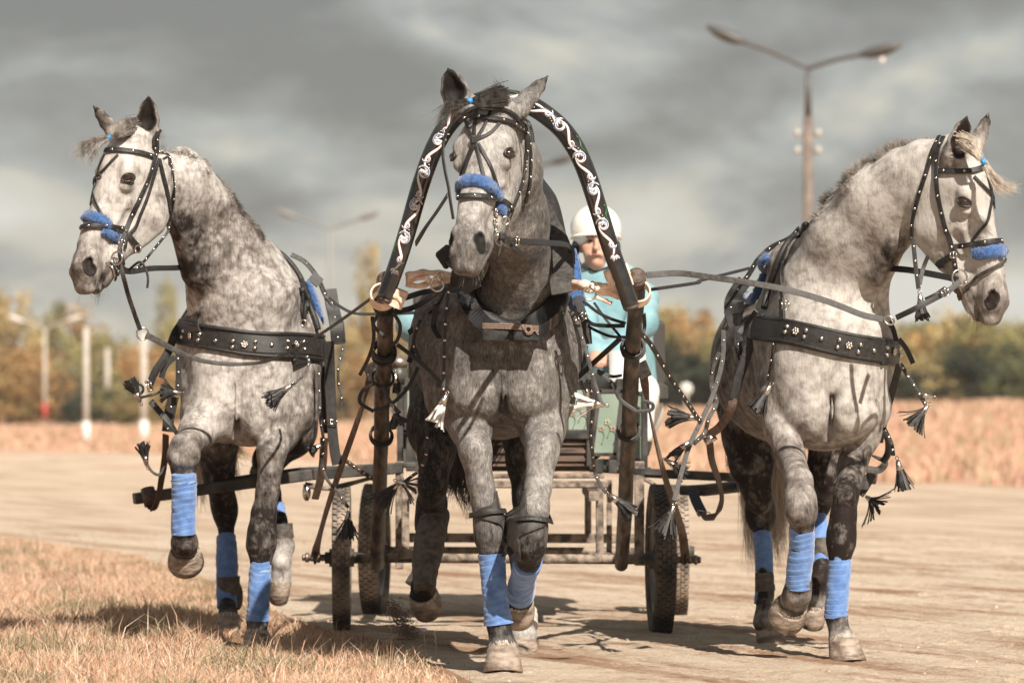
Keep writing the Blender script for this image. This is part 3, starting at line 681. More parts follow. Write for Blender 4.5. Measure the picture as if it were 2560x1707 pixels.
def horse_right():
    s = SDF(); b = Pm('H', 16.8); c = Pm('I', 16.6); g = Pm('G', 16.6)
    s.add(b(1200, 580, .35), P('H', 950, 560, 17.7), (.265, .33), (.285, .31), ref=Z, k=.08, coat=.55)
    s.add(P('H', 950, 540, 17.6), P('H', 860, 520, 18.1), (.28, .30), (.25, .27), ref=Z, k=.1, coat=.35)
    s.add(b(960, 420, .25), b(950, 800, .06), (.115, .17), (.115, .13), k=.07, coat=(.65, .5))
    s.add(b(1500, 480, .18), b(1470, 830, .05), (.11, .15), (.105, .12), k=.07, coat=(.85, .75))
    s.add(b(1090, 620, -.03), b(1110, 850, -.07), (.12, .11), (.10, .085), k=.045, coat=(.85, .7))
    s.add(b(1385, 640, -.04), b(1375, 850, -.09), (.115, .10), (.095, .08), k=.045, coat=(.95, .85))
    s.add(b(1240, 420, .12), b(1240, 820, .10), (.17, .13), (.10, .10), k=.06, coat=.9)
    s.chain([g(1380, 400, -.18), g(1270, 520, -.12), g(1090, 650, -.04), g(920, 880, .08), g(810, 1130, .20), g(800, 1400, .27)],
            [(.115, .085), (.140, .09), (.165, .095), (.178, .10), (.20, .13), (.22, .16)], k=.06, coat=[.95, .95, .9, .85, .85, .9])
    s.chain([g(800, 1400, .2), b(1200, 420, .22), b(1230, 700, .2)], [(.22, .16), (.235, .19), (.21, .19)], k=.1, coat=.9)
    s.chain([g(1190, 350, -.05), g(1010, 490, .03), g(880, 640, .1), g(770, 830, .22), g(620, 1020, .4)], [(.050, .05), (.060, .05), (.065, .05), (.078, .07), (.095, .10)], k=.06, coat=[.8, .8, .6, .75, .7])
    s.add(g(560, 1030, .45), g(600, 1300, .5), (.10, .14), (.19, .2), k=.08, coat=.75)
    s.add(g(1195, 850, -.08), g(1070, 1040, .02), (.035, .05), (.04, .05), k=.05, coat=(.1, .3))
    s.add(b(1215, 500, -.02), b(1240, 830, -.05), (.21, .16), (.17, .13), k=.09, coat=(.9, .85))
    # raised fore leg (image left)
    s.chain([b(930, 820, .06), b(930, 960, -.02), b(985, 1160, -.12), c(850, 150, -.2), c(858, 280, -.26), c(865, 370, -.27), c(872, 455, -.24)],
            [(.09, .12), (.070, .085), (.055, .065), (.049, .054), (.058, .057), (.058, .055), (.043, .043)], k=.025, coat=[.5, .8, .55, .45, .5, .35, .3])
    s.chain([c(872, 455, -.24), c(865, 650, -.2), c(848, 880, -.15), c(835, 950, -.13), c(810, 1010, -.06)],
            [(.042, .042), (.038, .04), (.046, .046), (.052, .05), (.058, .05)], k=.02, coat=[.2, .1, .2, .5, .7])
    # standing fore leg (image right)
    s.chain([b(1460, 840, .06), b(1450, 1000, .03), b(1390, 1200, .0), c(1185, 250, 0), c(1165, 400, 0), c(1152, 520, 0), c(1148, 600, 0), c(1140, 680, 0)],
            [(.095, .12), (.072, .09), (.054, .068), (.045, .052), (.048, .049), (.053, .053), (.052, .051), (.039, .041)], k=.025, coat=[.9, .7, .35, .15, .05, .05, .05, .05])
    s.chain([c(1140, 680, 0), c(1130, 900, 0), c(1115, 1110, 0), c(1125, 1170, -.01), c(1150, 1270, -.04)],
            [(.040, .04), (.036, .038), (.041, .043), (.035, .040), (.052, .052)], k=.02, coat=[0, 0, .1, .1, .75])
    # hind legs
    s.chain([P('H', 740, 760, 18.1), P('H', 730, 1000, 18.0), P('I', 510, 30, 17.95), P('I', 550, 230, 17.95), P('I', 570, 330, 18.1), P('I', 575, 400, 18.1), P('I', 585, 520, 18.0)],
            [(.17, .22), (.12, .16), (.085, .11), (.052, .08), (.050, .075), (.052, .07), (.032, .038)], k=.04, coat=[.3, .12, .06, .05, .05, .05, .05])
    s.chain([P('I', 585, 520, 18.0), P('I', 595, 800, 17.92), P('I', 595, 1020, 17.88), P('I', 610, 1150, 17.8)],
            [(.030, .033), (.026, .029), (.028, .033), (.054, .05)], k=.015, coat=[.05, .05, .1, .6])
    s.chain([P('H', 1230, 850, 18.0), P('H', 1270, 1080, 17.95), P('I', 1040, 80, 17.9), P('I', 1010, 220, 18.1), P('I', 1000, 330, 18.1)],
            [(.15, .2), (.10, .14), (.075, .1), (.052, .08), (.04, .05)], k=.04, coat=[.3, .1, .05, .03, .03])
    s.chain([P('I', 1000, 330, 18.1), P('I', 1000, 600, 18.0), P('I', 1010, 760, 17.95), P('I', 985, 860, 17.9), P('I', 965, 1000, 17.92)],
            [(.026, .030), (.024, .027), (.033, .036), (.034, .038), (.052, .048)], k=.02, coat=[0, 0, 0, .0, .7])
    s.add(b(1252, 760, -.13), b(1246, 1000, -.12), (.006, .020), (.008, .030), k=.07, sub=True)
    head_prims(s, HX_R, 16.3, coat=.98, muz=.6)
    ears = [(P('G', 1540, 330, 16.28), P('G', 1610, 100, 16.25), (.25, -1, 0), .047), (P('G', 1665, 275, 16.36), P('G', 1744, 78, 16.36), (.6, .6, .2), .032)]
    root, body = horse('horse', 'pale dappled grey horse on the right, neck arched and head bowed to the right', s, None, 16.9, ears, COATR)
    hoof(root, c(1165, 1290, -.05), (.15, -1, 0), (.1, -.2, -1), rt=.062, rb=.076, h=.09)
    hoof(root, c(795, 1030, -.07), (-.1, -.6, -.8), (-.25, .85, -.5), rt=.068, rb=.078, h=.06)
    hoof(root, P('I', 625, 1180, 17.82), (.25, -1, 0), (.1, -.1, -1), rt=.056, rb=.064, h=.085)
    hoof(root, P('I', 958, 1040, 17.92), (-.1, -.8, -.6), (-.1, .5, -.86), rt=.050, rb=.052, h=.075)
    legwrap(root, [c(870, 470, -.23), c(868, 620, -.2), c(850, 780, -.17), c(845, 905, -.15)], [.046, .043, .045, .046], .16, 11, 11)
    legwrap(root, [c(1140, 680, 0), c(1135, 800, 0), c(1120, 1000, 0), c(1112, 1128, 0)], [.039, .040, .041, .045], .17, 11, 12)
    legwrap(root, [P('I', 584, 530, 18.0), P('I', 597, 650, 17.96), P('I', 598, 850, 17.92), P('I', 592, 1022, 17.9)], [.036, .035, .034, .036], .2, 11, 13)
    legwrap(root, [P('I', 1002, 322, 18.1), P('I', 1000, 450, 18.05), P('I', 1000, 650, 17.98), P('I', 1010, 775, 17.95)], [.019, .028, .032, .033], .2, 9, 14)
    for (q, D_, sx) in (((600, 800, 930), 17.9, 30), ((1000, 550, 700), 17.98, 30)):
        bo = legwrap(root, [P('I', q[0], q[1], D_), P('I', q[0] + 4, (q[1] + q[2]) / 2, D_), P('I', q[0] + 8, q[2], D_)], [.036, .037, .038], None, 2, 15, BOOT, 'brushing_boot')
        m = MB(); m.ball(P('I', q[0] + sx + 10, q[2] + 10, D_ + .01), (.020, .035, .052), nu=16, nv=10); m.build('boot_cup', BOOT, bo)
    return s, root, body
SL, HL, BL = horse_left()
SM, HM, BM = horse_mid()
SR, HR, BR = horse_right()
# ------------------------------------------------------------------ ground
def sstep(a, b, x):
    t = min(1, max(0, (x - a) / (b - a))); return t * t * (3 - 2 * t)
def gz(x, y):
    "terrain height: flat near the camera, a low rise beyond the track"
    r = sstep(58, 150, y) * (.25 + .85 * sstep(-12, 20, x)) + sstep(150, 600, y) * .4
    return r + (.10 * mnoise.noise((x * .08, y * .05, 3)) * sstep(50, 90, y))
def ground_mat(name, c1, c2, c3, sx, sy, bump=.6, fine=9., grit=0.):
    m, t, b = newmat(name); L = t.links.new
    tc = N(t, 'ShaderNodeTexCoord'); mp = N(t, 'ShaderNodeMapping', i_Scale=(sx, sy, 1)); L(tc.outputs['Object'], mp.inputs[0])
    n = N(t, 'ShaderNodeTexNoise', i_Scale=1., i_Detail=7., i_Roughness=.65); L(mp.outputs[0], n.inputs[0])
    n2 = N(t, 'ShaderNodeTexNoise', i_Scale=fine, i_Detail=6., i_Roughness=.7); L(tc.outputs['Object'], n2.inputs[0])
    mx = N(t, 'ShaderNodeMix', data_type='FLOAT'); mx.inputs[0].default_value = .45; L(n.outputs['Fac'], mx.inputs[2]); L(n2.outputs['Fac'], mx.inputs[3])
    r = ramp(t, [(.34, c1), (.47, c2), (.66, c3)]); L(mx.outputs[0], r.inputs[0]); L(r.outputs[0], b.inputs['Base Color'])
    b.inputs['Roughness'].default_value = .92; b.inputs['Specular IOR Level'].default_value = .2
    if grit:
        g = N(t, 'ShaderNodeTexNoise', i_Scale=95., i_Detail=5., i_Roughness=.75); L(tc.outputs['Object'], g.inputs[0]); gr = ramp(t, [(.34, (.60, .55, .50)), (.5, (1, 1, 1)), (.66, (1.25, 1.25, 1.25))]); L(g.outputs['Fac'], gr.inputs[0])
        mp3 = N(t, 'ShaderNodeMapping', vector_type='TEXTURE', i_Scale=(.30, 3.5, 1), i_Rotation=(0, 0, rad(22))); L(tc.outputs['Object'], mp3.inputs[0]); s3 = N(t, 'ShaderNodeTexNoise', i_Scale=1., i_Detail=6., i_Roughness=.7); L(mp3.outputs[0], s3.inputs[0]); sr = ramp(t, [(.38, (.58, .43, .35)), (.50, (.98, .96, .94)), (.6, (1.08, 1.08, 1.08))]); L(s3.outputs['Fac'], sr.inputs[0])
        m1 = N(t, 'ShaderNodeMix', data_type='RGBA', blend_type='MULTIPLY'); m1.inputs[0].default_value = grit; L(r.outputs[0], m1.inputs[6]); L(gr.outputs[0], m1.inputs[7])
        m2 = N(t, 'ShaderNodeMix', data_type='RGBA', blend_type='MULTIPLY'); m2.inputs[0].default_value = .95; L(m1.outputs[2], m2.inputs[6]); L(sr.outputs[0], m2.inputs[7]); L(m2.outputs[2], b.inputs['Base Color'])
    n3 = N(t, 'ShaderNodeTexNoise', i_Scale=45., i_Detail=6., i_Roughness=.7); L(tc.outputs['Object'], n3.inputs[0])
    bp = N(t, 'ShaderNodeBump', i_Strength=bump, i_Distance=.03); L(n3.outputs['Fac'], bp.inputs['Height'])
    bq = N(t, 'ShaderNodeBump', i_Strength=bump, i_Distance=.035); L(mx.outputs[0], bq.inputs['Height']); L(bp.outputs[0], bq.inputs['Normal']); L(bq.outputs[0], b.inputs['Normal'])
    return m
FIELDM = ground_mat('dry_field', (.34, .20, .13), (.54, .34, .24), (.62, .46, .33), .25, .25, fine=2.)
DIRTM = ground_mat('track_dirt', (.46, .32, .22), (.68, .55, .42), (.78, .67, .54), .55, 2.6, 1., fine=14., grit=.8)
def grid_sheet(name, xs, ys, m_, lift=0.):
    m = MB(); vs = [(x, y, gz(x, y) + lift) for y in ys for x in xs]; nx = len(xs)
    m.add(vs, [(j * nx + i, j * nx + i + 1, (j + 1) * nx + i + 1, (j + 1) * nx + i) for j in range(len(ys) - 1) for i in range(nx - 1)])
    return tag(m.build(name, m_), kind='structure')
ysg = [-20, 0, 20, 40, 50] + list(range(55, 180, 5)) + [200, 240, 300, 400, 600, 1000, 2000, 3500]
xsg = [-2500, -900, -300, -120, -80] + list(range(-60, 64, 4)) + [80, 120, 300, 900, 2500]
GROUND = grid_sheet('ground', xsg, ysg, FIELDM)
EDGE = [(.75, 4), (.35, 10), (-.12, 15.2), (-.32, 16.6), (-.52, 17.9), (-.84, 19), (-1.22, 21), (-1.75, 24.5), (-2.5, 28.5), (-4.0, 33), (-9, 46), (-20, 70)]
def edge_x(y):
    for (x0, y0), (x1, y1) in zip(EDGE, EDGE[1:]):
        if y0 <= y <= y1: return x0 + (x1 - x0) * (y - y0) / (y1 - y0)
    return EDGE[0][0] if y < EDGE[0][1] else EDGE[-1][0]
def far_y(x):
    pts = [(-26, 152), (-18, 140), (-13, 100), (-7.3, 87), (2, 63), (6.4, 54), (20, 42), (60, 20)]
    for (x0, y0), (x1, y1) in zip(pts, pts[1:]):
        if x0 <= x <= x1: return y0 + (y1 - y0) * (x - x0) / (x1 - x0)
    return 152 if x < 0 else 20
def track():
    m = MB(); xs = [-60, -45, -34, -26, -22, -18, -15, -13] + [-11 + i * .5 for i in range(40)] + [10, 14, 20, 30, 45, 60]; rows = 60; vs = []
    def near_y(x):
        best = 4
        for (x0, y0), (x1, y1) in zip(EDGE, EDGE[1:]):
            if min(x0, x1) <= x <= max(x0, x1): return y0 + (y1 - y0) * (x - x0) / (x1 - x0 + 1e-9)
        return 4 if x > 0 else 70 + (-20 - x) * 1.4
    for j in range(rows + 1):
        for x in xs:
            a = near_y(x); b = max(far_y(x), a + 1); y = a + (b - a) * (j / rows) ** 1.3
            wob = .06 * mnoise.noise((x * 3, y * .8, 1)) if j == 0 else 0
            vs.append((x + wob, y, gz(x, y) + .004))
    n = len(xs); m.add(vs, [(j * n + i, j * n + i + 1, (j + 1) * n + i + 1, (j + 1) * n + i) for j in range(rows) for i in range(n - 1)])
    tag(m.build('dirt_track', DIRTM), kind='structure')
track()
PR = {}
_r = random.Random(12)
for _ in range(150):
    _x, _y = _r.uniform(-1, 3.4), 14.6 * (34 / 14.6) ** _r.random(); PR.setdefault((int(_x * 2), int(_y * 2)), []).append((_x, _y, _r.uniform(.05, .08)))
def prints(x, y):
    "hoof prints: a dished hollow with a pushed-up rim"
    v = 0
    for i in (-1, 0, 1):
        for j in (-1, 0, 1):
            for (a, b, r) in PR.get((int(x * 2) + i, int(y * 2) + j), ()):
                d = math.hypot(x - a, (y - b) * .8) / r
                if d < 2: v += -.016 * math.exp(-d ** 4) + .008 * math.exp(-((d - 1.15) / .3) ** 2)
    return v
def furrows():
    xs = np.arange(-1.3, 3.6, .028); ys = 14.4 * (36 / 14.4) ** (np.arange(0, 620) / 619.); m = MB(); vs = []; nx = len(xs)
    for y in ys.tolist():
        ex = edge_x(y)
        for x in xs.tolist():
            p = x * .92 + y * .38; q = -x * .38 + y * .92
            h = .012 * mnoise.noise((p * 3.6, q * .35, 0)) + .010 * mnoise.noise((p * 8.5, q * .9, 3)) + .0075 * mnoise.noise((x * 21, y * 14, 5)) + .006 * mnoise.noise((x * 9, y * 6, 15)) + prints(x, y) + .010 * max(0, mnoise.noise((x * 7, y * 5, 8)) - .35)
            k = min(1, max(0, (x - ex - .02) / .12), (3.55 - x) / .2, (36 - y) / 5, (y - 14.4) / .3); amp = .55 + .45 * sstep(0, 1.6, x)
            vs.append((x, y, .001 + (.015 + h * amp) * k if k > 0 else -.004))
    m.add(vs, [(j * nx + i, j * nx + i + 1, (j + 1) * nx + i + 1, (j + 1) * nx + i) for j in range(len(ys) - 1) for i in range(nx - 1)])
    tag(m.build('track_furrows', DIRTM), kind='structure')
furrows()
def vcol_mat(name, rough=.8, var=.25, trans=0.):
    m, t, b = newmat(name); L = t.links.new
    a = N(t, 'ShaderNodeAttribute', attribute_name='tint'); L(a.outputs['Color'], b.inputs['Base Color']); b.inputs['Roughness'].default_value = rough
    b.inputs['Specular IOR Level'].default_value = .25
    if trans: 
        tr = N(t, 'ShaderNodeBsdfTranslucent'); L(a.outputs['Color'], tr.inputs[0]); mx = N(t, 'ShaderNodeMixShader'); mx.inputs[0].default_value = trans
        L(b.outputs[0], mx.inputs[1]); L(tr.outputs[0], mx.inputs[2]); L(mx.outputs[0], t.nodes['Material Output'].inputs[0])
    return m
BLADEM = vcol_mat('dry_grass_blade', .7, trans=.25); LEAFM = vcol_mat('tree_leaf', .8, trans=.2)
def np_mesh(name, V, F, tint, m_, k):
    me = bpy.data.meshes.new(name); me.vertices.add(len(V)); me.vertices.foreach_set('co', V.astype(np.float32).ravel())
    me.loops.add(F.size); me.loops.foreach_set('vertex_index', F.astype(np.int32).ravel()); me.polygons.add(len(F)); me.polygons.foreach_set('loop_start', np.arange(0, F.size, k, dtype=np.int32))
    me.update(); at = me.attributes.new('tint', 'FLOAT_COLOR', 'POINT'); at.data.foreach_set('color', np.concatenate([tint, np.ones((len(tint), 1))], 1).astype(np.float32).ravel())
    me.materials.append(m_); o = bpy.data.objects.new(name, me); COL.objects.link(o); return o
rng = np.random.default_rng(5)
def blades(name, X, Y, H, W, cols, lean=.45, label=None):
    n = len(X); Zg = np.array([gz(x, y) for x, y in zip(X, Y)]) if Y.max() > 50 else np.zeros(n)
    az = rng.uniform(0, 2 * np.pi, n); la = rng.uniform(0, 2 * np.pi, n); ln = rng.uniform(0, lean, n) * H; cv = rng.uniform(.2, 1.4, n)
    b = np.stack([X, Y, Zg], 1); sd = np.stack([np.cos(az), np.sin(az) * .5, np.zeros(n)], 1) * (W / 2)[:, None]
    ld = np.stack([np.cos(la), np.sin(la), np.zeros(n)], 1) * ln[:, None]; up = np.stack([np.zeros(n), np.zeros(n), H], 1)
    m_ = b + up * .55 + ld * .35; tp = b + up * (1 - .15 * cv[:, None]) + ld * (1 + cv[:, None] * .4)
    V = np.stack([b - sd, b + sd, m_ - sd * .8, m_ + sd * .8, tp], 1).reshape(-1, 3)
    i = np.arange(n)[:, None] * 5; F = np.concatenate([i + np.array([[0, 1, 3]]), i + np.array([[0, 3, 2]]), i + np.array([[2, 3, 4]])])
    ci = rng.integers(0, len(cols), n)
    if len(cols) == 7:
        gp = np.array([mnoise.noise((a * 1.7, b_ * 1.1, 21)) for a, b_ in zip(X, Y)]); ci = np.where((gp > .14) & (rng.uniform(0, 1, n) < .6), 5 + rng.integers(0, 2, n), np.where(rng.uniform(0, 1, n) < .9, rng.integers(0, 5, n), ci))
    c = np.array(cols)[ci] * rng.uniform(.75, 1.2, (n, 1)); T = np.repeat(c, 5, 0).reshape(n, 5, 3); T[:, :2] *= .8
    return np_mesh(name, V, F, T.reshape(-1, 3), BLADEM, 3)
DRY = [(.67, .44, .29), (.74, .55, .39), (.60, .37, .24), (.74, .60, .46), (.50, .29, .19), (.36, .31, .19), (.20, .18, .10)]
def verge():
    X = []; Y = []
    y = rng.uniform(0, 1, 520000); y = 13.5 * (45 / 13.5) ** y            # denser near the camera
    half = y * .125; x = rng.uniform(-1, 1, len(y)) * half * 1.08
    e = np.array([edge_x(v) for v in y]); fr = np.array([.10 * mnoise.noise((a * 2.2, b * 1.3, 0)) + .06 * mnoise.noise((a * 9, b * 6, 4)) for a, b in zip(x, y)])
    k = (x < e + fr) & (rng.uniform(0, 1, len(y)) < np.clip((e + fr - x) / .16 + .12, 0, 1))
    pn = np.array([mnoise.noise((a * 4, b * 2.5, 7)) for a, b in zip(x, y)]); k &= (pn > -.38)
    x, y, pn = x[k], y[k], pn[k]; d = e[k] - x
    H = rng.uniform(.022, .068, len(x)) * (1 + .9 * np.clip(pn + .1, 0, 1)) * np.clip(.55 + d * .8, .5, 1.15)
    lg = rng.uniform(0, 1, len(x)) < .025; H[lg] *= 2.2
    W = .0024 + .0020 * rng.uniform(0, 1, len(x)) + y * .00003
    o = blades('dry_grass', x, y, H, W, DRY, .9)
    return tag(o, 'short dry straw coloured grass covering the verge at lower left', 'grass', kind='stuff')
verge()
def vergeground():
    m = MB(); ys = [4 + i * .5 for i in range(60)] + [35, 40, 46]; vs = []; n = 12
    for y in ys:
        xr = edge_x(y) + .05 * mnoise.noise((y * 3, 0, 0)); xl = -y * .14 - 3
        for i in range(n): vs.append((xl + (xr - xl) * i / (n - 1), y, .008))
    m.add(vs, [(j * n + i, j * n + i + 1, (j + 1) * n + i + 1, (j + 1) * n + i) for j in range(len(ys) - 1) for i in range(n - 1)])
    tag(m.build('grass_verge_soil', ground_mat('verge_soil', (.14, .08, .05), (.34, .20, .12), (.46, .30, .20), 5, 5, .8, fine=25.)), kind='structure')
vergeground()
def farfield():
    n = 60000; Y = 50 * (170 / 50) ** rng.uniform(0, 1, n); X = rng.uniform(-1, 1, n) * Y * .14
    fy = np.array([far_y(a) for a in X]); pn = np.array([mnoise.noise((a * .5, b * .15, 9)) for a, b in zip(X, Y)])
    k = (Y > fy - .3) & (pn > -.25); X, Y, pn = X[k], Y[k], pn[k]
    H = rng.uniform(.15, .42, len(X)) * (1 + pn) * np.where(X < 2, .5, .8); W = .02 + Y * .0006
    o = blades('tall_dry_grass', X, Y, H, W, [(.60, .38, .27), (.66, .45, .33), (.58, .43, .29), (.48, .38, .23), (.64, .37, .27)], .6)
    tag(o, 'tall rusty dry grass in the field beyond the track', 'grass', kind='stuff')
farfield()
def clods():
    n = 26000; y = 13.8 * (34 / 13.8) ** rng.uniform(0, 1, n); x = rng.uniform(-1, 1, n) * y * .125
    e = np.array([edge_x(v) for v in y]); k = x > e; x, y = x[k], y[k]; m = []
    base = np.array([(1, 0, 0), (-1, 0, 0), (0, 1, 0), (0, -1, 0), (0, 0, .7), (0, 0, -.5)]); fc = np.array([(0, 2, 4), (2, 1, 4), (1, 3, 4), (3, 0, 4), (2, 0, 5), (1, 2, 5), (3, 1, 5), (0, 3, 5)])
    r = .0025 + .006 * rng.uniform(0, 1, len(x)) ** 3 + .010 * (rng.uniform(0, 1, len(x)) > .985)
    rot = rng.uniform(0, 6.28, len(x)); sc = rng.uniform(.6, 1.3, (len(x), 6, 1))
    B = base[None] * sc * r[:, None, None]; c, s_ = np.cos(rot)[:, None], np.sin(rot)[:, None]
    V = np.stack([B[..., 0] * c - B[..., 1] * s_ + x[:, None], B[..., 0] * s_ + B[..., 1] * c + y[:, None], B[..., 2] + (r * .25)[:, None] + .004], -1)
    F = (np.arange(len(x))[:, None, None] * 6 + fc[None]).reshape(-1, 3)
    col = np.array([(.50, .40, .30), (.40, .27, .19), (.34, .18, .12), (.60, .52, .42)])[rng.integers(0, 4, len(x))]
    o = np_mesh('dirt_clods', V.reshape(-1, 3), F, np.repeat(col, 6, 0), vcol_mat('clod', .95), 3)
    tag(o, 'scattered small clods and pebbles on the dirt track', 'pebbles', kind='stuff')
    # kicked-up soil behind the middle horse's hind hoof
    n = 1500; t = rng.uniform(0, 1, n) ** 1.4; px = 640 - 110 * t + rng.normal(0, 1, n) * (34 - 8 * t); py = 1150 - 200 * t + rng.normal(0, 1, n) * 22
    pc = np.array([P('F', a, min(b, 1170), 17.9 + d) for a, b, d in zip(px, py, rng.normal(0, .12, n))]); r = rng.uniform(.0012, .0055, n)
    B = base[None] * rng.uniform(.6, 1.3, (n, 6, 1)) * r[:, None, None]; V = B + pc[:, None]; F = (np.arange(n)[:, None, None] * 6 + fc[None]).reshape(-1, 3)
    o = np_mesh('flying_soil', V.reshape(-1, 3), F, np.tile(np.array([[.20, .14, .10]]), (n * 6, 1)), MATS['clod'], 3)
    tag(o, 'spray of dark soil kicked up behind the middle horse', 'soil', kind='stuff')
clods()
def weeds():
    for i, (x, y, h, fl) in enumerate(((730, 1290, .085, 1), (795, 1300, .088, 0))):
        D = 16.9 - i * .1; b = P('F', x, y, D); b.z = 0; m = MB(); top = b + Vector((-.002, 0, h + .02)); sway = Vector((.004, 0, h * .5))
        pl = cr([b, b + sway, top], 6); m.tube(pl, .0016, 6)
        if fl:
            for k in range(9):
                an = k * .7; m.ball(top + Vector((math.cos(an) * .007, math.sin(an) * .007, .004 + .002 * (k % 3))), (.005, .005, .007), m=1, nu=7, nv=5)
        else:
            for k in range(6): m.ball(pl[-1 - k % 5] + Vector((.002 * (-1) ** k, 0, 0)), (.003, .003, .006), nu=6, nv=4)
        m.top('wild_flower' if fl else 'grass_stalk', [mat('stalk%d' % i, (.45, .38, .24), .7), mat('lilac_petal%d' % i, (.50, .46, .62), .6)],
              'single pale lilac flower on a thin stalk beside the middle horse' if fl else 'bare straw stalk standing right of the lilac flower', 'flower' if fl else 'plant')
weeds()
# ------------------------------------------------------------------ trees beyond the field
def tree_meshes(nv=6):
    out = []
    for v in range(nv):
        r = np.random.default_rng(100 + v); n = 2600; cl = []
        for c in range(26):
            a = r.uniform(0, 6.28); q = r.uniform(0, 1); z = r.uniform(.04, .93); w_ = .5 * math.sin(math.pi * min(1, z * .75 + .22)) ** .6
            cl.append((math.cos(a) * w_ * math.sqrt(q), math.sin(a) * w_ * math.sqrt(q), z, r.uniform(.10, .22), r.uniform(.6, 1.25)))
        cl = np.array(cl); k = r.integers(0, len(cl), n); d = r.normal(0, 1, (n, 3)); d /= np.linalg.norm(d, axis=1)[:, None]; d *= (r.uniform(0, 1, n) ** .4)[:, None]
        c = cl[k, :3] + d * cl[k, 3][:, None] * np.array([1, 1, .85]); s_ = r.uniform(.018, .038, n)
        u = r.normal(0, 1, (n, 3)); u /= np.linalg.norm(u, axis=1)[:, None]; w_ = r.normal(0, 1, (n, 3)); w_ = np.cross(u, w_); w_ /= np.linalg.norm(w_, axis=1)[:, None]
        V = np.stack([c - u * s_[:, None], c - w_ * s_[:, None] * .6, c + u * s_[:, None], c + w_ * s_[:, None] * .6], 1).reshape(-1, 3)
        F = np.arange(n * 4).reshape(-1, 4); T = np.repeat(cl[k, 4] * r.uniform(.75, 1.25, n), 4)
        out.append((V, F, T))
    return out
TM = tree_meshes(); TC = {}
TCOL = {'rust': (.44, .28, .12), 'olive': (.30, .27, .115), 'green': (.14, .15, .07), 'ochre': (.45, .35, .16), 'dark': (.06, .07, .045)}
TRUNKM = mat('bark', (.07, .055, .045), .9, col2=(.16, .13, .10), scale=4)
def tree(x, y, h, wd, kind, v, label, group):
    z = gz(x, y); root = thing('autumn_tree', label, 'tree', (x, y, z), group)
    key = (v, kind)
    if key not in TC:
        V, F, T = TM[v]; c = np.array(TCOL[kind])[None] * T[:, None]
        o = np_mesh('crown', V, F, c, LEAFM, 4); TC[key] = o.data; first = o
        t = MB(); t.tube([(0, 0, -.02), (.01, 0, .3), (-.01, .01, .7)], [.028, .02, .008], 7)
        for k in range(5):
            a = k * 1.3 + v; t.tube([(0, 0, .2 + k * .1), (math.cos(a) * .12, math.sin(a) * .12, .32 + k * .11), (math.cos(a) * .26, math.sin(a) * .26, .42 + k * .12)], [.012, .008, .003], 5)
        tr = t.build('trunk', TRUNKM); TC[('t',) + key] = tr.data
    else:
        first = bpy.data.objects.new('crown', TC[key]); COL.objects.link(first); tr = bpy.data.objects.new('trunk', TC[('t',) + key]); COL.objects.link(tr)
    for o in (first, tr): o.parent = root; o.scale = (wd, wd, h)
    root.rotation_euler = (0, 0, random.uniform(0, 6.28)); return root
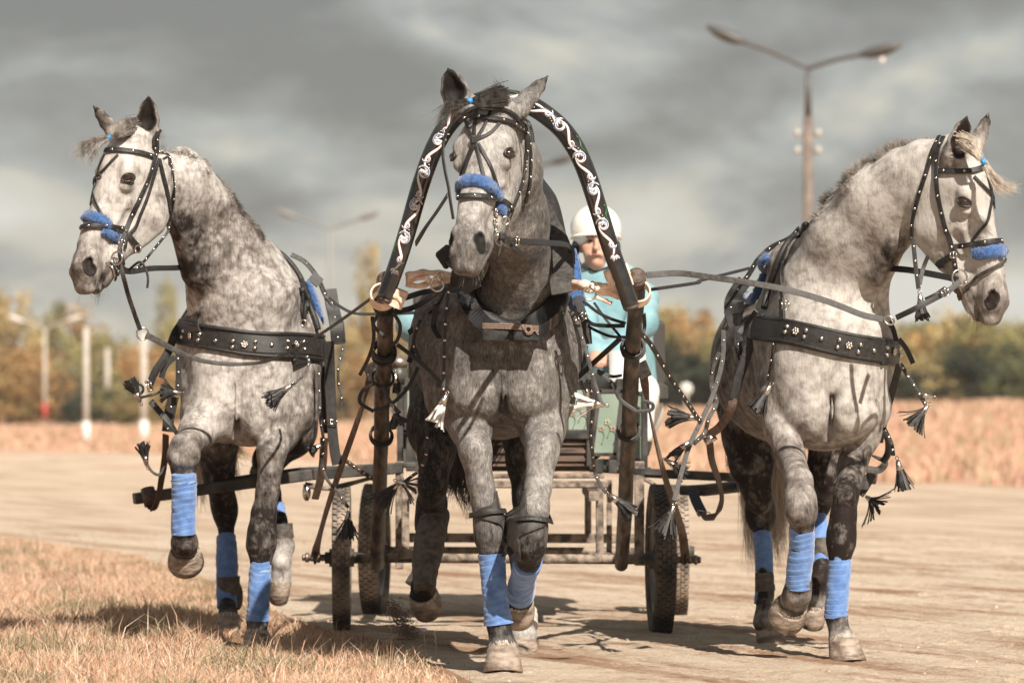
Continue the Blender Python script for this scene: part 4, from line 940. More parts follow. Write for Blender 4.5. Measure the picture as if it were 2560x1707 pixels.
def forest():
    rnd = random.Random(3); pos = {'rust': 'rust orange', 'olive': 'olive brown', 'green': 'dull green', 'ochre': 'ochre yellow', 'dark': 'dark green'}
    def vx(x, D): return (x * 1.08844 - HX) / FPX * D
    def vz(y, D): return CAMH - (y * 1.08844 - HY) / FPX * D
    # (view x, top y, distance, width m, kind)
    spec = [(-40, 690, 240, 5, 'rust'), (22, 680, 235, 4.2, 'ochre'), (60, 800, 215, 4.5, 'rust'), (130, 700, 250, 4.6, 'olive'), (160, 860, 215, 3.6, 'dark'), (185, 720, 255, 4.4, 'rust'),
            (225, 775, 240, 4.5, 'olive'), (275, 790, 250, 4.8, 'ochre'), (320, 800, 235, 4.5, 'rust'), (365, 785, 245, 4.4, 'ochre'), (200, 890, 205, 3.8, 'dark'), (280, 880, 205, 4, 'olive'),
            (390, 660, 270, 2.6, 'olive'), (440, 800, 240, 5, 'olive'), (520, 810, 240, 5, 'ochre'), (600, 805, 240, 5, 'olive'), (680, 800, 240, 5, 'rust'), (745, 790, 245, 4.5, 'ochre'), (800, 770, 245, 4, 'ochre'),
            (845, 575, 260, 2.6, 'ochre'), (880, 740, 240, 4, 'rust'), (930, 780, 240, 4.5, 'olive'), (20, 870, 205, 4.5, 'rust'), (90, 850, 210, 4.5, 'rust'), (-20, 880, 205, 4, 'olive'), (340, 890, 205, 4, 'ochre')]
    for i in range(24): spec.append((1425 + i * 41, 790 + rnd.uniform(-14, 14), 214, 5.0, rnd.choice(['olive', 'green', 'olive', 'ochre'])))
    for i in range(22):
        x = 1440 + i * 45; top = [735, 722, 715, 725, 745, 760, 770, 760, 750, 745, 760, 775, 790, 770, 750, 745, 735, 728, 735, 725, 745, 760][i]
        spec.append((x, top + rnd.uniform(-6, 6), 200 + rnd.uniform(-8, 12), 4.6, rnd.choice(['ochre', 'olive', 'ochre', 'rust', 'olive'])))
        spec.append((x + 22, top + 75 + rnd.uniform(-12, 25), 180 + rnd.uniform(-5, 5), 3.8, rnd.choice(['olive', 'green', 'ochre', 'dark'])))
    for x in (1000, 1090, 1180, 1270, 1360, 1405): spec.append((x, 775, 235, 5, 'olive'))
    near = {}
    for i, (x, top, D, wd, kind) in enumerate(spec):
        X = vx(x, D); z = gz(X, D); h = vz(top, D) - z
        side = 'at the left edge' if x < 60 else 'behind the left lamp posts' if x < 380 else 'between the left and middle horses' if x < 1000 else 'behind the carriage' if x < 1500 else 'left of the right horse' if x < 1780 else 'behind the right horse' if x < 2050 else 'right of the right horse'
        size = 'tall thin' if wd < 3 else 'low bushy' if h < 4.2 else 'tall' if h > 6 else 'rounded'
        key = '%s %s tree %s' % (size, pos[kind], side)
        near.setdefault(key, []).append((i, X, D, h, wd, kind, x))
    for key, L_ in near.items():
        L_.sort(key=lambda q: q[-1]); nn = len(L_)
        wrd = ['leftmost', 'second from the left', 'third from the left', 'fourth from the left', 'fifth from the left', 'sixth from the left', 'seventh from the left', 'eighth from the left', 'ninth from the left', 'tenth from the left', 'eleventh from the left', 'twelfth from the left']
        for j, (i, X, D, h, wd, kind, x) in enumerate(L_):
            lab = key if nn == 1 else key + ', ' + wrd[j] if j < 12 else key + ', furthest right'
            tree(X, D, h * 1.04, wd * .95, kind, i % 6, lab, 'autumn trees beyond the field')
forest()
# ------------------------------------------------------------------ lamp posts
CONC = mat('lamp_post_concrete', (.40, .36, .31), .8, col2=(.52, .47, .41), scale=6)
LAMPM = mat('lamp_grey_metal', (.10, .097, .092), .5, metal=.2); LAMPD = mat('lamp_dark_glass', (.02, .018, .018), .25); PALE = mat('white_base_paint', (.72, .69, .64), .7); REDP = mat('red_base_paint', (.45, .06, .05), .6)
BRN = mat('rusty_pole_paint', (.12, .09, .075), .7, col2=(.22, .17, .135), scale=5)
def double_lamp(vx_, fork_y, D, armL, armR, label, rise=(75, 55), pole_r=.07, insul=False, col=None, red=False, tone=None):
    sc = 1.08844 / FPX * D; base = P('V', vx_, 940, D); base.z = gz(base.x, D); root = thing('street_lamp', label, 'street lamp', base, 'double armed street lamps')
    fork = P('V', vx_, fork_y, D); m = MB()
    if insul:
        mid = Vector((fork.x, D, fork.z - 110 * sc)); m.tube([base, mid], [pole_r * 1.25, pole_r * 1.0], 12); m.tube([mid, fork], [pole_r * .8, pole_r * .55], 12, m=1)
    else: m.tube([base, fork], [pole_r * 1.2, pole_r * .7], 12)
    m.build('pole', [BRN if insul else (col or CONC), LAMPM], root)
    for sg, (ax, ay) in ((-1, armL), (1, armR)):
        e = P('V', vx_ + sg * ax, fork_y - ay, D - .3 * sg); a = MB(); mid = fork.lerp(e, .5) + Vector((0, 0, .03)); a.tube(cr([fork, mid, e], 6), pole_r * .5, 8); a.build('arm', CONC if red else (tone or LAMPM), root)
        dr = (e - fork).normalized(); up = Vector((0, 0, 1)); sd = dr.cross(up).normalized(); u2 = sd.cross(dr); c = e + dr * .33
        hd = MB(); hd.ball(c, (.42, .15, .10), 0, 18, 10, (dr, sd, u2)); hd.ball(c - u2 * .025, (.34, .12, .10), 1, 16, 8, (dr, sd, u2)); hd.build('lamp_head', [PALE, CONC] if red else [tone or LAMPM, tone or LAMPD], root)
        if insul and sg > 0:
            b = MB(); b.ball(c - u2 * .17 + dr * .0, (.05, .05, .08), nu=12, nv=8); b.build('bulb', PALE, root)
    if insul:
        g = MB()
        for zz in (310, 350):
            z_ = P('V', vx_, zz, D).z; g.box((base.x, D, z_), (.21, 0, 0), (0, .03, 0), (0, 0, .02), 1)
            for q in (-1, 1): g.tube([(base.x + q * .19, D, z_ - .03), (base.x + q * .19, D, z_ + .10)], [.06, .045], 12)
        g.build('insulators', [mat('glazed_insulator', (.45, .43, .38), .3), LAMPM], root)
    if red:
        g = MB(); g.tube([base + Vector((0, 0, .35)), base + Vector((0, 0, 1.05))], pole_r * 1.35, 12); g.build('painted_band', REDP, root)
double_lamp(1856, 158, 78, (150, 62), (125, 32), 'tall double armed street lamp with insulators rising behind the right horse', insul=True, pole_r=.085)
double_lamp(758, 528, 150, (80, 30), (70, 26), 'distant pale double street lamp between the left and middle horses', pole_r=.09, col=mat('haze_grey_concrete', (.24, .24, .23), .9), tone=mat('haze_grey_lamp', (.22, .22, .21), .8))  # haze fading painted into pole, arms and heads: greys matched to the sky
double_lamp(103, 755, 196, (52, 18), (52, 18), 'distant double street lamp with red painted base at the far left', pole_r=.09, red=True)
double_lamp(1205, 395, 130, (68, 25), (62, 20), 'distant double street lamp mostly hidden behind the middle horse', pole_r=.10)
def post(vx_, top, D, r, label, white=True, arm=False):
    b = P('V', vx_, 940, D); b.z = gz(b.x, D); t = P('V', vx_, top, D); root = thing('concrete_post', label, 'post', b, 'pale posts in the field')
    m = MB(); m.tube([b, t], [r * 1.15, r], 14); m.build('post', CONC, root)
    if white: m = MB(); m.tube([b, b + Vector((0, 0, .55))], r * 1.5, 14); m.build('painted_foot', PALE, root)
    if arm: m = MB(); m.box(t + Vector((-.25, 0, -.12)), (.28, 0, 0), (0, .05, 0), (0, 0, .07)); m.build('bracket', CONC, root)
post(198, 750, 104, .07, 'pale concrete post with white foot left of the plain far post', True, False)
post(247, 800, 205, .115, 'plain pale concrete post between the two white footed ones', False)
post(330, 762, 108, .08, 'pale concrete post with white foot just behind the left horse', True)
def signp():
    b = P('V', 1576, 940, 120); b.z = gz(b.x, 120); root = thing('round_sign', 'small white round marker on a post left of the right horse', 'sign', b)
    m = MB(); m.tube([b, b + Vector((0, 0, 1.1))], .03, 8); m.build('post', CONC, root); c = P('V', 1576, 893, 120); m = MB(); m.tube([c, c + Vector((0, .03, 0))], .17, 24); m.build('disc', PALE, root)
signp()
# ------------------------------------------------------------------ carriage
CARTB = mat('black_cart_paint', (.02, .02, .021), .45, col2=(.09, .08, .07), scale=12, bump=.4)
CARTG = mat('pale_green_panel', (.20, .26, .20), .55, col2=(.30, .36, .29), scale=4, bump=.2)
DUSTY = mat('dusty_steel_frame', (.08, .063, .05), .75, col2=(.32, .25, .195), scale=25, bump=.8, bscale=90, contrast=(.38, .6))
PLANK = mat('worn_brown_boards', (.035, .025, .02), .6, col2=(.22, .14, .10), scale=9, bump=.8, stretch=(.4, 1, 3))
TYRE = mat('dusty_tyre_rubber', (.10, .082, .066), .85, col2=(.36, .29, .23), scale=9, bump=.5, bscale=120, contrast=(.4, .62))
TYRED = mat('tyre_rubber', (.035, .030, .027), .8, col2=(.16, .13, .10), scale=9, bump=.5, bscale=120)
RIMM = mat('grey_rim', (.18, .18, .19), .4, metal=.5, col2=(.32, .31, .30), scale=8)
BRIGHT = mat('bare_bolt_steel', (.42, .37, .32), .4, metal=.8, col2=(.25, .19, .15), scale=50)
WHITEP = mat('white_fender_paint', (.62, .61, .57), .35, col2=(.72, .70, .66), scale=5)
GLASS = mat('lamp_glass', (.5, .5, .48), .08, metal=.7)
CX = Vector((-.05, 18.8, 0))
cart = thing('horse_carriage', 'low black and green four wheeled carriage with rubber tyres pulled by the three horses', 'carriage', CX)
def wheel(c, R, wdt, yaw, tm):
    c = Vector(c); ax = Vector((math.cos(yaw), math.sin(yaw), 0)); fw = Vector((-math.sin(yaw), math.cos(yaw), 0)); up = Vector((0, 0, 1)); n = 72
    root = bpy.data.objects.new('wheel', None); COL.objects.link(root); root.parent = cart; root.location = c - CX; root.empty_display_size = .1
    def at(r, x, an): return c + ax * x + (fw * math.cos(an) + up * math.sin(an)) * r
    h = wdt / 2; prof = [(R - .085, -h * .55), (R - .07, -h * .85), (R - .04, -h), (R - .014, -h * .96), (R - .002, -h * .72), (R, 0), (R - .002, h * .72), (R - .014, h * .96), (R - .04, h), (R - .07, h * .85), (R - .085, h * .55)]
    m = MB(); k = len(prof); vs = [at(r, x, 2 * math.pi * i / n) for i in range(n) for r, x in prof]
    m.add(vs, [(i * k + j, i * k + (j + 1) % k, ((i + 1) % n) * k + (j + 1) % k, ((i + 1) % n) * k + j) for i in range(n) for j in range(k)])
    for row, (x0, wd_) in enumerate(((-h * .68, .22), (-h * .23, .17), (h * .23, .17), (h * .68, .22))):     # tread blocks
        for i in range(64):
            an = 2 * math.pi * (i + .5 * (row % 2)) / 64; ct = at(R + .001, x0, an); rd = (fw * math.cos(an) + up * math.sin(an)); tg = (-fw * math.sin(an) + up * math.cos(an))
            skew = .35 * (1 if row in (0, 3) else -1) * (1 if row < 2 else -1)
            m.box(ct, (ax + tg * skew) * h * wd_, (tg) * R * .034, rd * .0055)
    o = m.build('tyre', tm, root)
    r = MB(); pr = [(R - .083, -h * .6), (R - .083, h * .6), (R - .11, h * .62), (R - .115, h * .2), (R - .115, -h * .2), (R - .11, -h * .62)]; k = len(pr); n2 = 48
    vs = [at(a, x, 2 * math.pi * i / n2) for i in range(n2) for a, x in pr]; r.add(vs, [(i * k + j, i * k + (j + 1) % k, ((i + 1) % n2) * k + (j + 1) % k, ((i + 1) % n2) * k + j) for i in range(n2) for j in range(k)])
    for i in range(18):
        a = 2 * math.pi * i / 18; r.tube([at(.035, .03 * (-1) ** i, a + .3 * (-1) ** i), at(R - .11, 0, a)], .004, 6)
    r.build('rim', RIMM, root)
    hb = MB(); hb.tube([c - ax * .055, c + ax * .055], .040, 16); hb.tube([c - ax * .075, c + ax * .075], .026, 12); hb.build('hub', CARTB, root)
    return root
FA0, FA1 = Vector((-.752, 18.93, .325)), Vector((.648, 18.70, .325)); RA0, RA1 = Vector((-.655, 20.42, .31)), Vector((.785, 20.22, .31))
yf = math.atan2(FA1.y - FA0.y, FA1.x - FA0.x); yr = math.atan2(RA1.y - RA0.y, RA1.x - RA0.x)
wheel(FA0, .322, .080, .025, TYRE); wheel(FA1, .322, .092, .050, TYRED); wheel(RA0, .31, .098, -.08, TYRE); wheel(RA1, .31, .085, .0, TYRE)
def part(name, mt, fn, parent=cart):
    m = MB(); fn(m); return m.build(name, mt, parent)
axd = (FA1 - FA0).normalized()
def fax(m):
    m.tube([FA0 - axd * .15, FA1 + axd * .17], .016, 10); m.tube([FA0 + axd * .07, FA1 - axd * .07], .022, 10)
    for a, s_ in ((FA0, -1), (FA1, 1)):
        for k, r in ((.10, .026), (.125, .020), (.15, .024), (.165, .016)): m.tube([a + axd * s_ * k, a + axd * s_ * (k + .012)], r, 6, 1)
part('front_axle', [DUSTY, BRIGHT], fax)
part('rear_axle', [DUSTY], lambda m: (m.box((RA0 + RA1) / 2 + Vector((0, 0, .06)), (RA1 - RA0) * .40, (0, .02, 0), (0, 0, .022)), m.tube([RA0, RA1], .018, 8)))
def frame(m):
    y = 18.86
    for px, ya, yb in ((620, 225, 668), (1762, 240, 690)):
        t, b = P('F', px, ya, y), P('F', px, yb, y); m.box((t + b) / 2, (.017, 0, 0), (0, .012, 0), (0, 0, (t.z - b.z) / 2), bev=.004); m.box(b + Vector((0, 0, .0)), (.05, 0, 0), (0, .03, 0), (0, 0, .022), bev=.006)
        m.box((t + b) / 2 + Vector((.05, .35, 0)), (.012, 0, 0), (0, .012, 0), (0, 0, (t.z - b.z) / 2))
    a, b = P('F', 600, 255, y), P('F', 1810, 265, y); m.box((a + b) / 2, ((b - a).x / 2, (b - a).y / 2, 0), (0, .016, 0), (0, 0, .016), bev=.005)
    a, b = P('F', 760, 205, y + .04), P('F', 1790, 215, y + .04); m.box((a + b) / 2, ((b - a).x / 2, 0, 0), (0, .05, 0), (0, 0, .010), bev=.004)
    for xx in (-.42, .36): m.box((xx, 19.75, .60), (.022, 0, 0), (0, .95, 0), (0, 0, .022))
    for xx in (-.42, .36): m.tube([(xx, 20.3, .36), (xx, 20.3, .6)], .016, 8)
    for px in (545, 1240): m.box(P('F', px + 15, 300, y), (.010, 0, 0), (0, .010, 0), (0, 0, .018))
part('undercarriage', [DUSTY], frame)
def body(m):
    l, r = P('E', 300, 1000, 19.4), P('E', 1700, 1000, 19.4); zb = .72
    m.box(((l.x + r.x) / 2, 20.1, zb), ((r.x - l.x) / 2, 0, 0), (0, .72, 0), (0, 0, .02), bev=.004)             # floor
    for x in (l.x, r.x): m.box((x, 20.1, .92), (.018, 0, 0), (0, .70, 0), (0, 0, .20), bev=.004)
    m.box(((l.x + r.x) / 2, 20.82, 1.2), ((r.x - l.x) / 2, 0, 0), (0, .02, 0), (0, 0, .34), bev=.01)
part('carriage_body', [CARTB], body)
def fpanel(m):
    a, b = P('E', 560, 1290, 19.25), P('E', 1500, 1480, 19.25)
    m.box((a + b) / 2, ((b.x - a.x) / 2, 0, 0), (0, .015, 0), (0, 0, (a.z - b.z) / 2), bev=.004)
    for k in range(3): 
        z = b.z + (a.z - b.z) * (k + .9) / 3.6; m.box(((a.x + b.x) / 2, 19.228, z), ((b.x - a.x) / 2, 0, 0), (0, .006, 0), (0, 0, .007))
part('footboard', [PLANK], fpanel)
part('top_board', [CARTB], lambda m: m.box((P('E', 560, 1270, 19.3) + P('E', 1510, 1270, 19.3)) / 2, (.32, 0, 0), (0, .10, 0), (0, 0, .022), bev=.005))
def green(x0, y0, x1, y1, D, fl=False, slope=0.):
    def f(m):
        a, b = P('E', x0, y0, D), P('E', x1, y1, D); c = (a + b) / 2; hx, hz = (b.x - a.x) / 2, (a.z - b.z) / 2
        m.box(c, (hx, 0, 0), (0, .014, 0), (slope, 0, hz), 0, bev=.008)
        for s_ in (-1, 1): m.box(c + Vector((s_ * hx, -.004, 0)), (.008, 0, 0), (0, .016, 0), (slope, 0, hz + .004), 1); m.box(c + Vector((s_ * slope, -.004, s_ * hz)), (hx + .008, 0, 0), (0, .016, 0), (0, 0, .008), 1)
        if fl:      # painted flowers: stems and petals
            for k in range(3):
                q = c + Vector((-hx * .5 + k * hx * .5, -.0165, -hz * .2 + .03 * (k % 2))); m.tube(cr([q + Vector((0, 0, -.07)), q + Vector((.012, 0, -.03)), q], 5), .0018, 5, 2)
                for j in range(5): m.ball(q + Vector((math.cos(j * 1.26) * .009, .0005, math.sin(j * 1.26) * .009)), (.006, .002, .006), 3 if k != 1 else 4, 7, 5)
    return part('green_panel', [CARTG, CARTB, mat('stem_green', (.12, .18, .11), .6), mat('petal_red', (.36, .25, .19), .6), mat('petal_yellow', (.38, .37, .24), .6)], f)
green(298, 965, 385, 1250, 19.35, True); green(1352, 960, 1500, 1252, 19.5, True); green(1540, 985, 1690, 1400, 19.25, True, .018); green(1760, 1000, 1850, 1440, 19.6)
for px, ya, yb, D in ((262, 960, 1500, 19.3), (322, 1290, 1500, 19.25), (1500, 880, 1480, 19.22), (1860, 980, 1500, 19.5)):
    part('corner_post', [CARTB], lambda m: m.box((P('E', px, ya, D) + P('E', px, yb, D)) / 2, (.014, 0, 0), (0, .014, 0), (0, 0, (P('E', px, ya, D).z - P('E', px, yb, D).z) / 2), bev=.003))
def posts(m):
    m.tube([P('E', 1500, 1490, 19.1), P('E', 1900, 1510, 19.1)], .018, 8)
    for px in (1560, 1650, 1730): m.box(P('E', px, 1480, 19.08), (.02, 0, 0), (0, .02, 0), (0, 0, .03), bev=.005)
part('step_rail', [CARTB], posts)
def fender(m):
    vs = []; n = 14
    for i in range(n + 1):
        t = i / n * math.pi * .62 + .35; 
        for k in range(5):
            u = (k / 4 - .5) * .17; vs.append(P('E', 1745, 900, 19.7) + Vector((u, -math.cos(t) * .34 + .1, math.sin(t) * .22 - .10 + .012 * math.cos(u * 18))))
    m.add(vs, [(i * 5 + k, i * 5 + k + 1, (i + 1) * 5 + k + 1, (i + 1) * 5 + k) for i in range(n) for k in range(4)])
fo = part('mudguard', [WHITEP], fender); fo.modifiers.new('t', 'SOLIDIFY').thickness = .006
def clamp_lamp(m):
    c = P('E', 252, 800, 19.1); m.ball(c, (.045, .05, .033), 1, 18, 10); m.tube([c + Vector((0, 0, -.02)), c + Vector((0, 0, -.10))], [.036, .026], 12, 0); m.tube([c + Vector((0, 0, -.10)), P('E', 262, 960, 19.3)], .010, 8, 0)
part('carriage_lamp', [CARTB, BRIGHT], clamp_lamp)
part('bench', [mat('bench_cushion', (.05, .045, .04), .7)], lambda m: (m.box((.12, 20.5, 1.06), (.62, 0, 0), (0, .22, 0), (0, 0, .05), bev=.03), m.box((.12, 20.72, 1.25), (.62, 0, 0), (0, .04, 0), (0, 0, .16), bev=.02)))
# shafts
def shaft(f0, f1, endc):
    def f(m):
        a, b = Vector(f0), Vector(f1); n = 26; pts = []; rs = []
        for i in range(n + 1):
            t = i / n; p = a.lerp(b, t); w_ = .006; p += Vector((mnoise.noise((t * 5, f0[0] * 3, 0)) * w_, 0, mnoise.noise((t * 5, 2, f0[0])) * w_)); pts.append(p); rs.append(.031 + .003 * mnoise.noise((t * 9, f0[0], 5)))
        rs[0] = .030; m.tube(pts, rs, 11, 0)
        d = (a - b).normalized(); m.tube([a + d * -.02, a + d * .026], [.036, .036], 22, 1); m.tube([a + d * .024, a + d * .032], [.030, .026], 22, 1)
    return part('shaft', [SHAFTW, ENDWOOD], f)
SH0 = (P('E', 170, 280, 15.72), P('F', 455, 730, 18.78)); SH1 = (P('E', 1806, 257, 15.70), P('F', 1893, 735, 18.60))
shaft(*SH0, 0); shaft(*SH1, 1)
def shp(i, t): a, b = (SH0, SH1)[i]; return a.lerp(b, t)
# splinter bars for the outer horses
def bar(pts, r, name='splinter_bar', sq=True):
    def f(m):
        for a, b in zip(pts, pts[1:]):
            d = (b - a); u = Vector((0, 0, 1)); s_ = d.cross(u).normalized(); u = s_.cross(d).normalized()
            m.box((a + b) / 2, d / 2, s_ * r, u * r, bev=.005)
    return part(name, [CARTB], f)
bar([P('B', 222, 1428, 18.4), P('B', 1380, 1270, 18.7), P('B', 1960, 1228, 18.95)], .024)
bar([P('B', 880, 1300, 18.6), P('B', 1300, 1242, 18.8), P('B', 2060, 1205, 19.1)], .012, 'brace_bar')
bar([P('H', -40, 1248, 18.9), P('H', 660, 1285, 18.9)], .016, 'brace_bar'); bar([P('H', 10, 1275, 18.95), P('H', 640, 1305, 18.95)], .009, 'brace_bar')
part('trace_bar', [CARTB], lambda m: (m.tube([P('H', 260, 1372, 18.5), P('H', 420, 1372, 18.5), P('H', 700, 1342, 18.6), P('H', 1520, 1300, 18.8)], [.020, .026, .026, .022], 12), m.tube([P('H', 1500, 1290, 18.5), P('H', 1545, 1300, 18.5)], .024, 12)))
def springs(m):
    for pts in ([P('B', 1340, 1330, 18.9), P('B', 1480, 1352, 18.9), P('B', 1620, 1330, 18.9), P('B', 1780, 1290, 18.9)], [P('F', 1990, 210, 18.9), P('F', 2080, 260, 18.9), P('F', 2150, 330, 18.9)], [P('F', 20, 270, 18.9), P('F', 200, 285, 18.9), P('F', 320, 250, 18.9), P('F', 440, 215, 18.9)]): m.tube(cr(pts, 8), .009, 8)
    m.box(P('F', 1995, 430, 18.9), (.022, 0, 0), (0, .012, 0), (0, 0, .23), bev=.004); m.box(P('F', 585, 440, 19.1), (.018, 0, 0), (0, .012, 0), (0, 0, .24), bev=.004)
part('spring_brackets', [DUSTY], springs)
# ------------------------------------------------------------------ painted arch (duga)
ARCHP = [(28, 1560), (112, 1330), (190, 1080), (262, 830), (345, 600), (440, 430), (560, 315), (700, 262), (850, 258), (985, 300), (1090, 365), (1200, 465), (1290, 600), (1362, 770), (1430, 985), (1500, 1210), (1575, 1420), (1640, 1610)]
arch = thing('painted_harness_arch', 'black wooden shaft arch painted with white, blue and red scrolls above the middle horse', 'harness arch', (0, 15.74, 1.4))
AP = cr([P('D', x, y, 15.60) for x, y in ARCHP], 8)
AR = [.0305 + .0055 * math.sin(math.pi * i / (len(AP) - 1)) for i in range(len(AP))]
def archm(m): m.tube(AP, AR, 20, 0); m.tube([AP[0], AP[0] + (AP[0] - AP[1]).normalized() * .012], [.031, .024], 20, 1); m.tube([AP[-1], AP[-1] + (AP[-1] - AP[-2]).normalized() * .012], [.031, .024], 20, 1)
mb = MB(); archm(mb)
ORW = mat('ornament_white', (.72, .71, .68), .35); ORB = mat('ornament_blue', (.08, .16, .32), .4); ORR = mat('ornament_red', (.26, .03, .025), .4); ORG = mat('ornament_green', (.03, .09, .03), .4)
def ornaments():
    n = len(AP); cum = [0]
    for a, b in zip(AP, AP[1:]): cum.append(cum[-1] + (b - a).length)
    Lt = cum[-1]
    def on(s_, a, lift=.0010):
        "point on bow surface at arc length s_ and angle a (0 = towards the camera)"
        s_ = min(max(s_, 0), Lt - 1e-4); i = max(k for k in range(n) if cum[k] <= s_); i = min(i, n - 2); f = (s_ - cum[i]) / (cum[i + 1] - cum[i])
        c = AP[i].lerp(AP[i + 1], f); r = AR[i] + (AR[i + 1] - AR[i]) * f; t = (AP[i + 1] - AP[i]).normalized(); fr = Vector((0, -1, 0)); fr = (fr - t * fr.dot(t)).normalized(); sd = t.cross(fr)
        return c + (fr * math.cos(a) + sd * math.sin(a)) * (r + lift)
    M_ = [MB(), MB(), MB(), MB()]
    def curve(pts, w0, m, lift=.001):
        q = [on(p[0], p[1] / .034, lift) for p in pts]; k = len(q)
        nr = [(on(p[0], p[1] / .034, .02) - qq).normalized() for p, qq in zip(pts, q)]
        m.strap(q, nr, [max(.0012, w0 * math.sin(math.pi * min(1, (i + .7) / k)) ** .5) for i in range(k)], .0006)
    def spiral(s0, v0, dirn, side, R_, turns=1.05, w_=.006):
        pts = []
        for i in range(26):
            t = i / 25; an = -1.2 + t * turns * 2 * math.pi; r = R_ * (1 - .72 * t); pts.append((s0 + dirn * (r * math.cos(an) + R_ * .2), v0 + side * r * math.sin(an)))
        curve(pts, w_ + .0035, M_[2], .0006); curve(pts, w_ + .001, M_[0], .0016); curve(pts[2:-9], w_ * .5, M_[1], .0026)
    def leafs(s0, v0, dirn, side, nn=4):
        for k in range(nn):
            a = (-.9 + 1.5 * k / (nn - 1)); p0 = (s0, v0); L_ = .024 + .004 * (k % 2)
            pts = [(s0 + dirn * math.cos(a) * L_ * (.35 + .65 * j / 6), v0 + side * math.sin(a) * L_ * (.35 + .65 * j / 6)) for j in range(7)]
            curve(pts, .0105, M_[2], .0005); curve(pts, .0082, M_[0], .0014); curve(pts[2:-1], .0028, M_[1], .0024)
    rnd = random.Random(4); s_ = .17; side = 1; k = 0
    while s_ < Lt - .16:
        dirn = 1 if s_ < Lt / 2 else -1
        curve([(s_ + dirn * j * .012 - dirn * .06, side * (.016 * math.sin(j * .5) - .004)) for j in range(12)], .0125, M_[2], .0005)
        curve([(s_ + dirn * j * .012 - dirn * .06, side * (.016 * math.sin(j * .5) - .004)) for j in range(12)], .0095, M_[0], .0015)
        spiral(s_ + dirn * .055, -side * .004, dirn, side, .027, 1.0, .009); spiral(s_ - dirn * .012, side * .010, -dirn, -side, .017, .85, .007)
        leafs(s_ - dirn * .05, side * .004, -dirn, side); 
        if k % 2 == 0:
            q = [(s_ + .01 * j, -side * (.026 + .006 * math.sin(j))) for j in range(8)]; curve(q, .008, M_[3], .0004)
        for j in range(3): 
            p = on(s_ + dirn * (.085 + .010 * j), side * (.010 - .004 * j) / .034, .001); M_[0].ball(p, .0022, nu=7, nv=5)
        s_ += .132 + rnd.uniform(-.012, .012); side = -side; k += 1
    for i_, m_ in enumerate(M_): mb.add(m_.v, m_.f, i_ + 2, True)
ornaments(); mb.build('arch_bow', [BLACKW, ENDWOOD, ORW, ORB, ORR, ORG], arch)
# rawhide loops tying arch, collar and shafts
def rawhide(name, label, D0, wraps, bands, ring, loose=None):
    th = thing(name, label, 'tug strap', P(*D0))
    m = MB()
    for c, ax, R_, w_, n_ in wraps:
        ax = Vector(ax).normalized()
        for k in range(n_):
            cc = Vector(c) + ax * (w_ * (k - (n_ - 1) / 2) * .9); a = ax.orthogonal().normalized(); b = ax.cross(a); pts = []; nr = []
            for i in range(33):
                an = 2 * math.pi * i / 32; d = a * math.cos(an) + b * math.sin(an); rr = R_ + .002 * math.sin(an * 2 + k) + .001 * k; pts.append(cc + d * rr + ax * .004 * math.sin(an + k)); nr.append(d)
            m.strap(pts, nr, w_, .004)
    for pts, w_ in bands:
        q = cr(pts, 10); m.tube(q, [w_ * .5 * (1 + .18 * math.sin(i * .7)) for i in range(len(q))], 10, flat=(.55, (0, -1, .3)))
    m.build('strap', RAWHIDE, th)
    r = MB(); r.torus(ring[0], ring[1], .0042, ring[2], 30, 8); r.torus(Vector(ring[0]) + Vector((.012, 0, ring[1] * 1.2)), ring[1] * .6, .0036, (.8, -.6, .1), 24, 8); r.build('ring', STEEL, th)
e = Pm('E', 15.66)
adl = (AP[4] - AP[0]).normalized(); adr = (AP[-5] - AP[-1]).normalized()
rawhide('rawhide_tug', 'pale rawhide strap with ring tying the arch to the left shaft and collar', ('E', 300, 300, 15.66),
        [(e(222, 372, -.02), adl, .040, .035, 2), (e(150, 370, .03), (SH0[1] - SH0[0]), .042, .03, 2)],
        [([e(300, 235, -.0), e(400, 215, .02), e(520, 220, .08), e(665, 235, .16)], .026), ([e(300, 285, .02), e(400, 300, .03), e(520, 250, .08), e(665, 265, .16)], .022), ([e(300, 260, .02), e(430, 250, .01), e(480, 285, .05), e(650, 250, .16)], .020), ([e(120, 330, -.04), e(200, 350, -.065), e(285, 400, -.055)], .026)],
        (e(503, 292, -.0), .0240, (.25, -1, .1)))
rawhide('rawhide_tug', 'cream rawhide strap with ring tying the arch to the right shaft and collar', ('E', 1600, 300, 15.66),
        [(e(1690, 245, -.02), adr, .043, .042, 2), (e(1815, 350, .04), (SH1[1] - SH1[0]), .042, .03, 2)],
        [([e(1365, 265, .16), e(1450, 285, .05), e(1560, 305, .02), e(1690, 350, .0)], .030), ([e(1365, 330, .16), e(1450, 310, .06), e(1580, 340, .02), e(1700, 370, .02)], .024), ([e(1380, 290, .15), e(1500, 330, .03), e(1600, 300, .0), e(1690, 330, .0)], .02), ([e(1540, 370, .03), e(1600, 395, .0), e(1640, 415, -.02)], .016)],
        (e(1500, 350, -.01), .0240, (.1, -1, .1)))
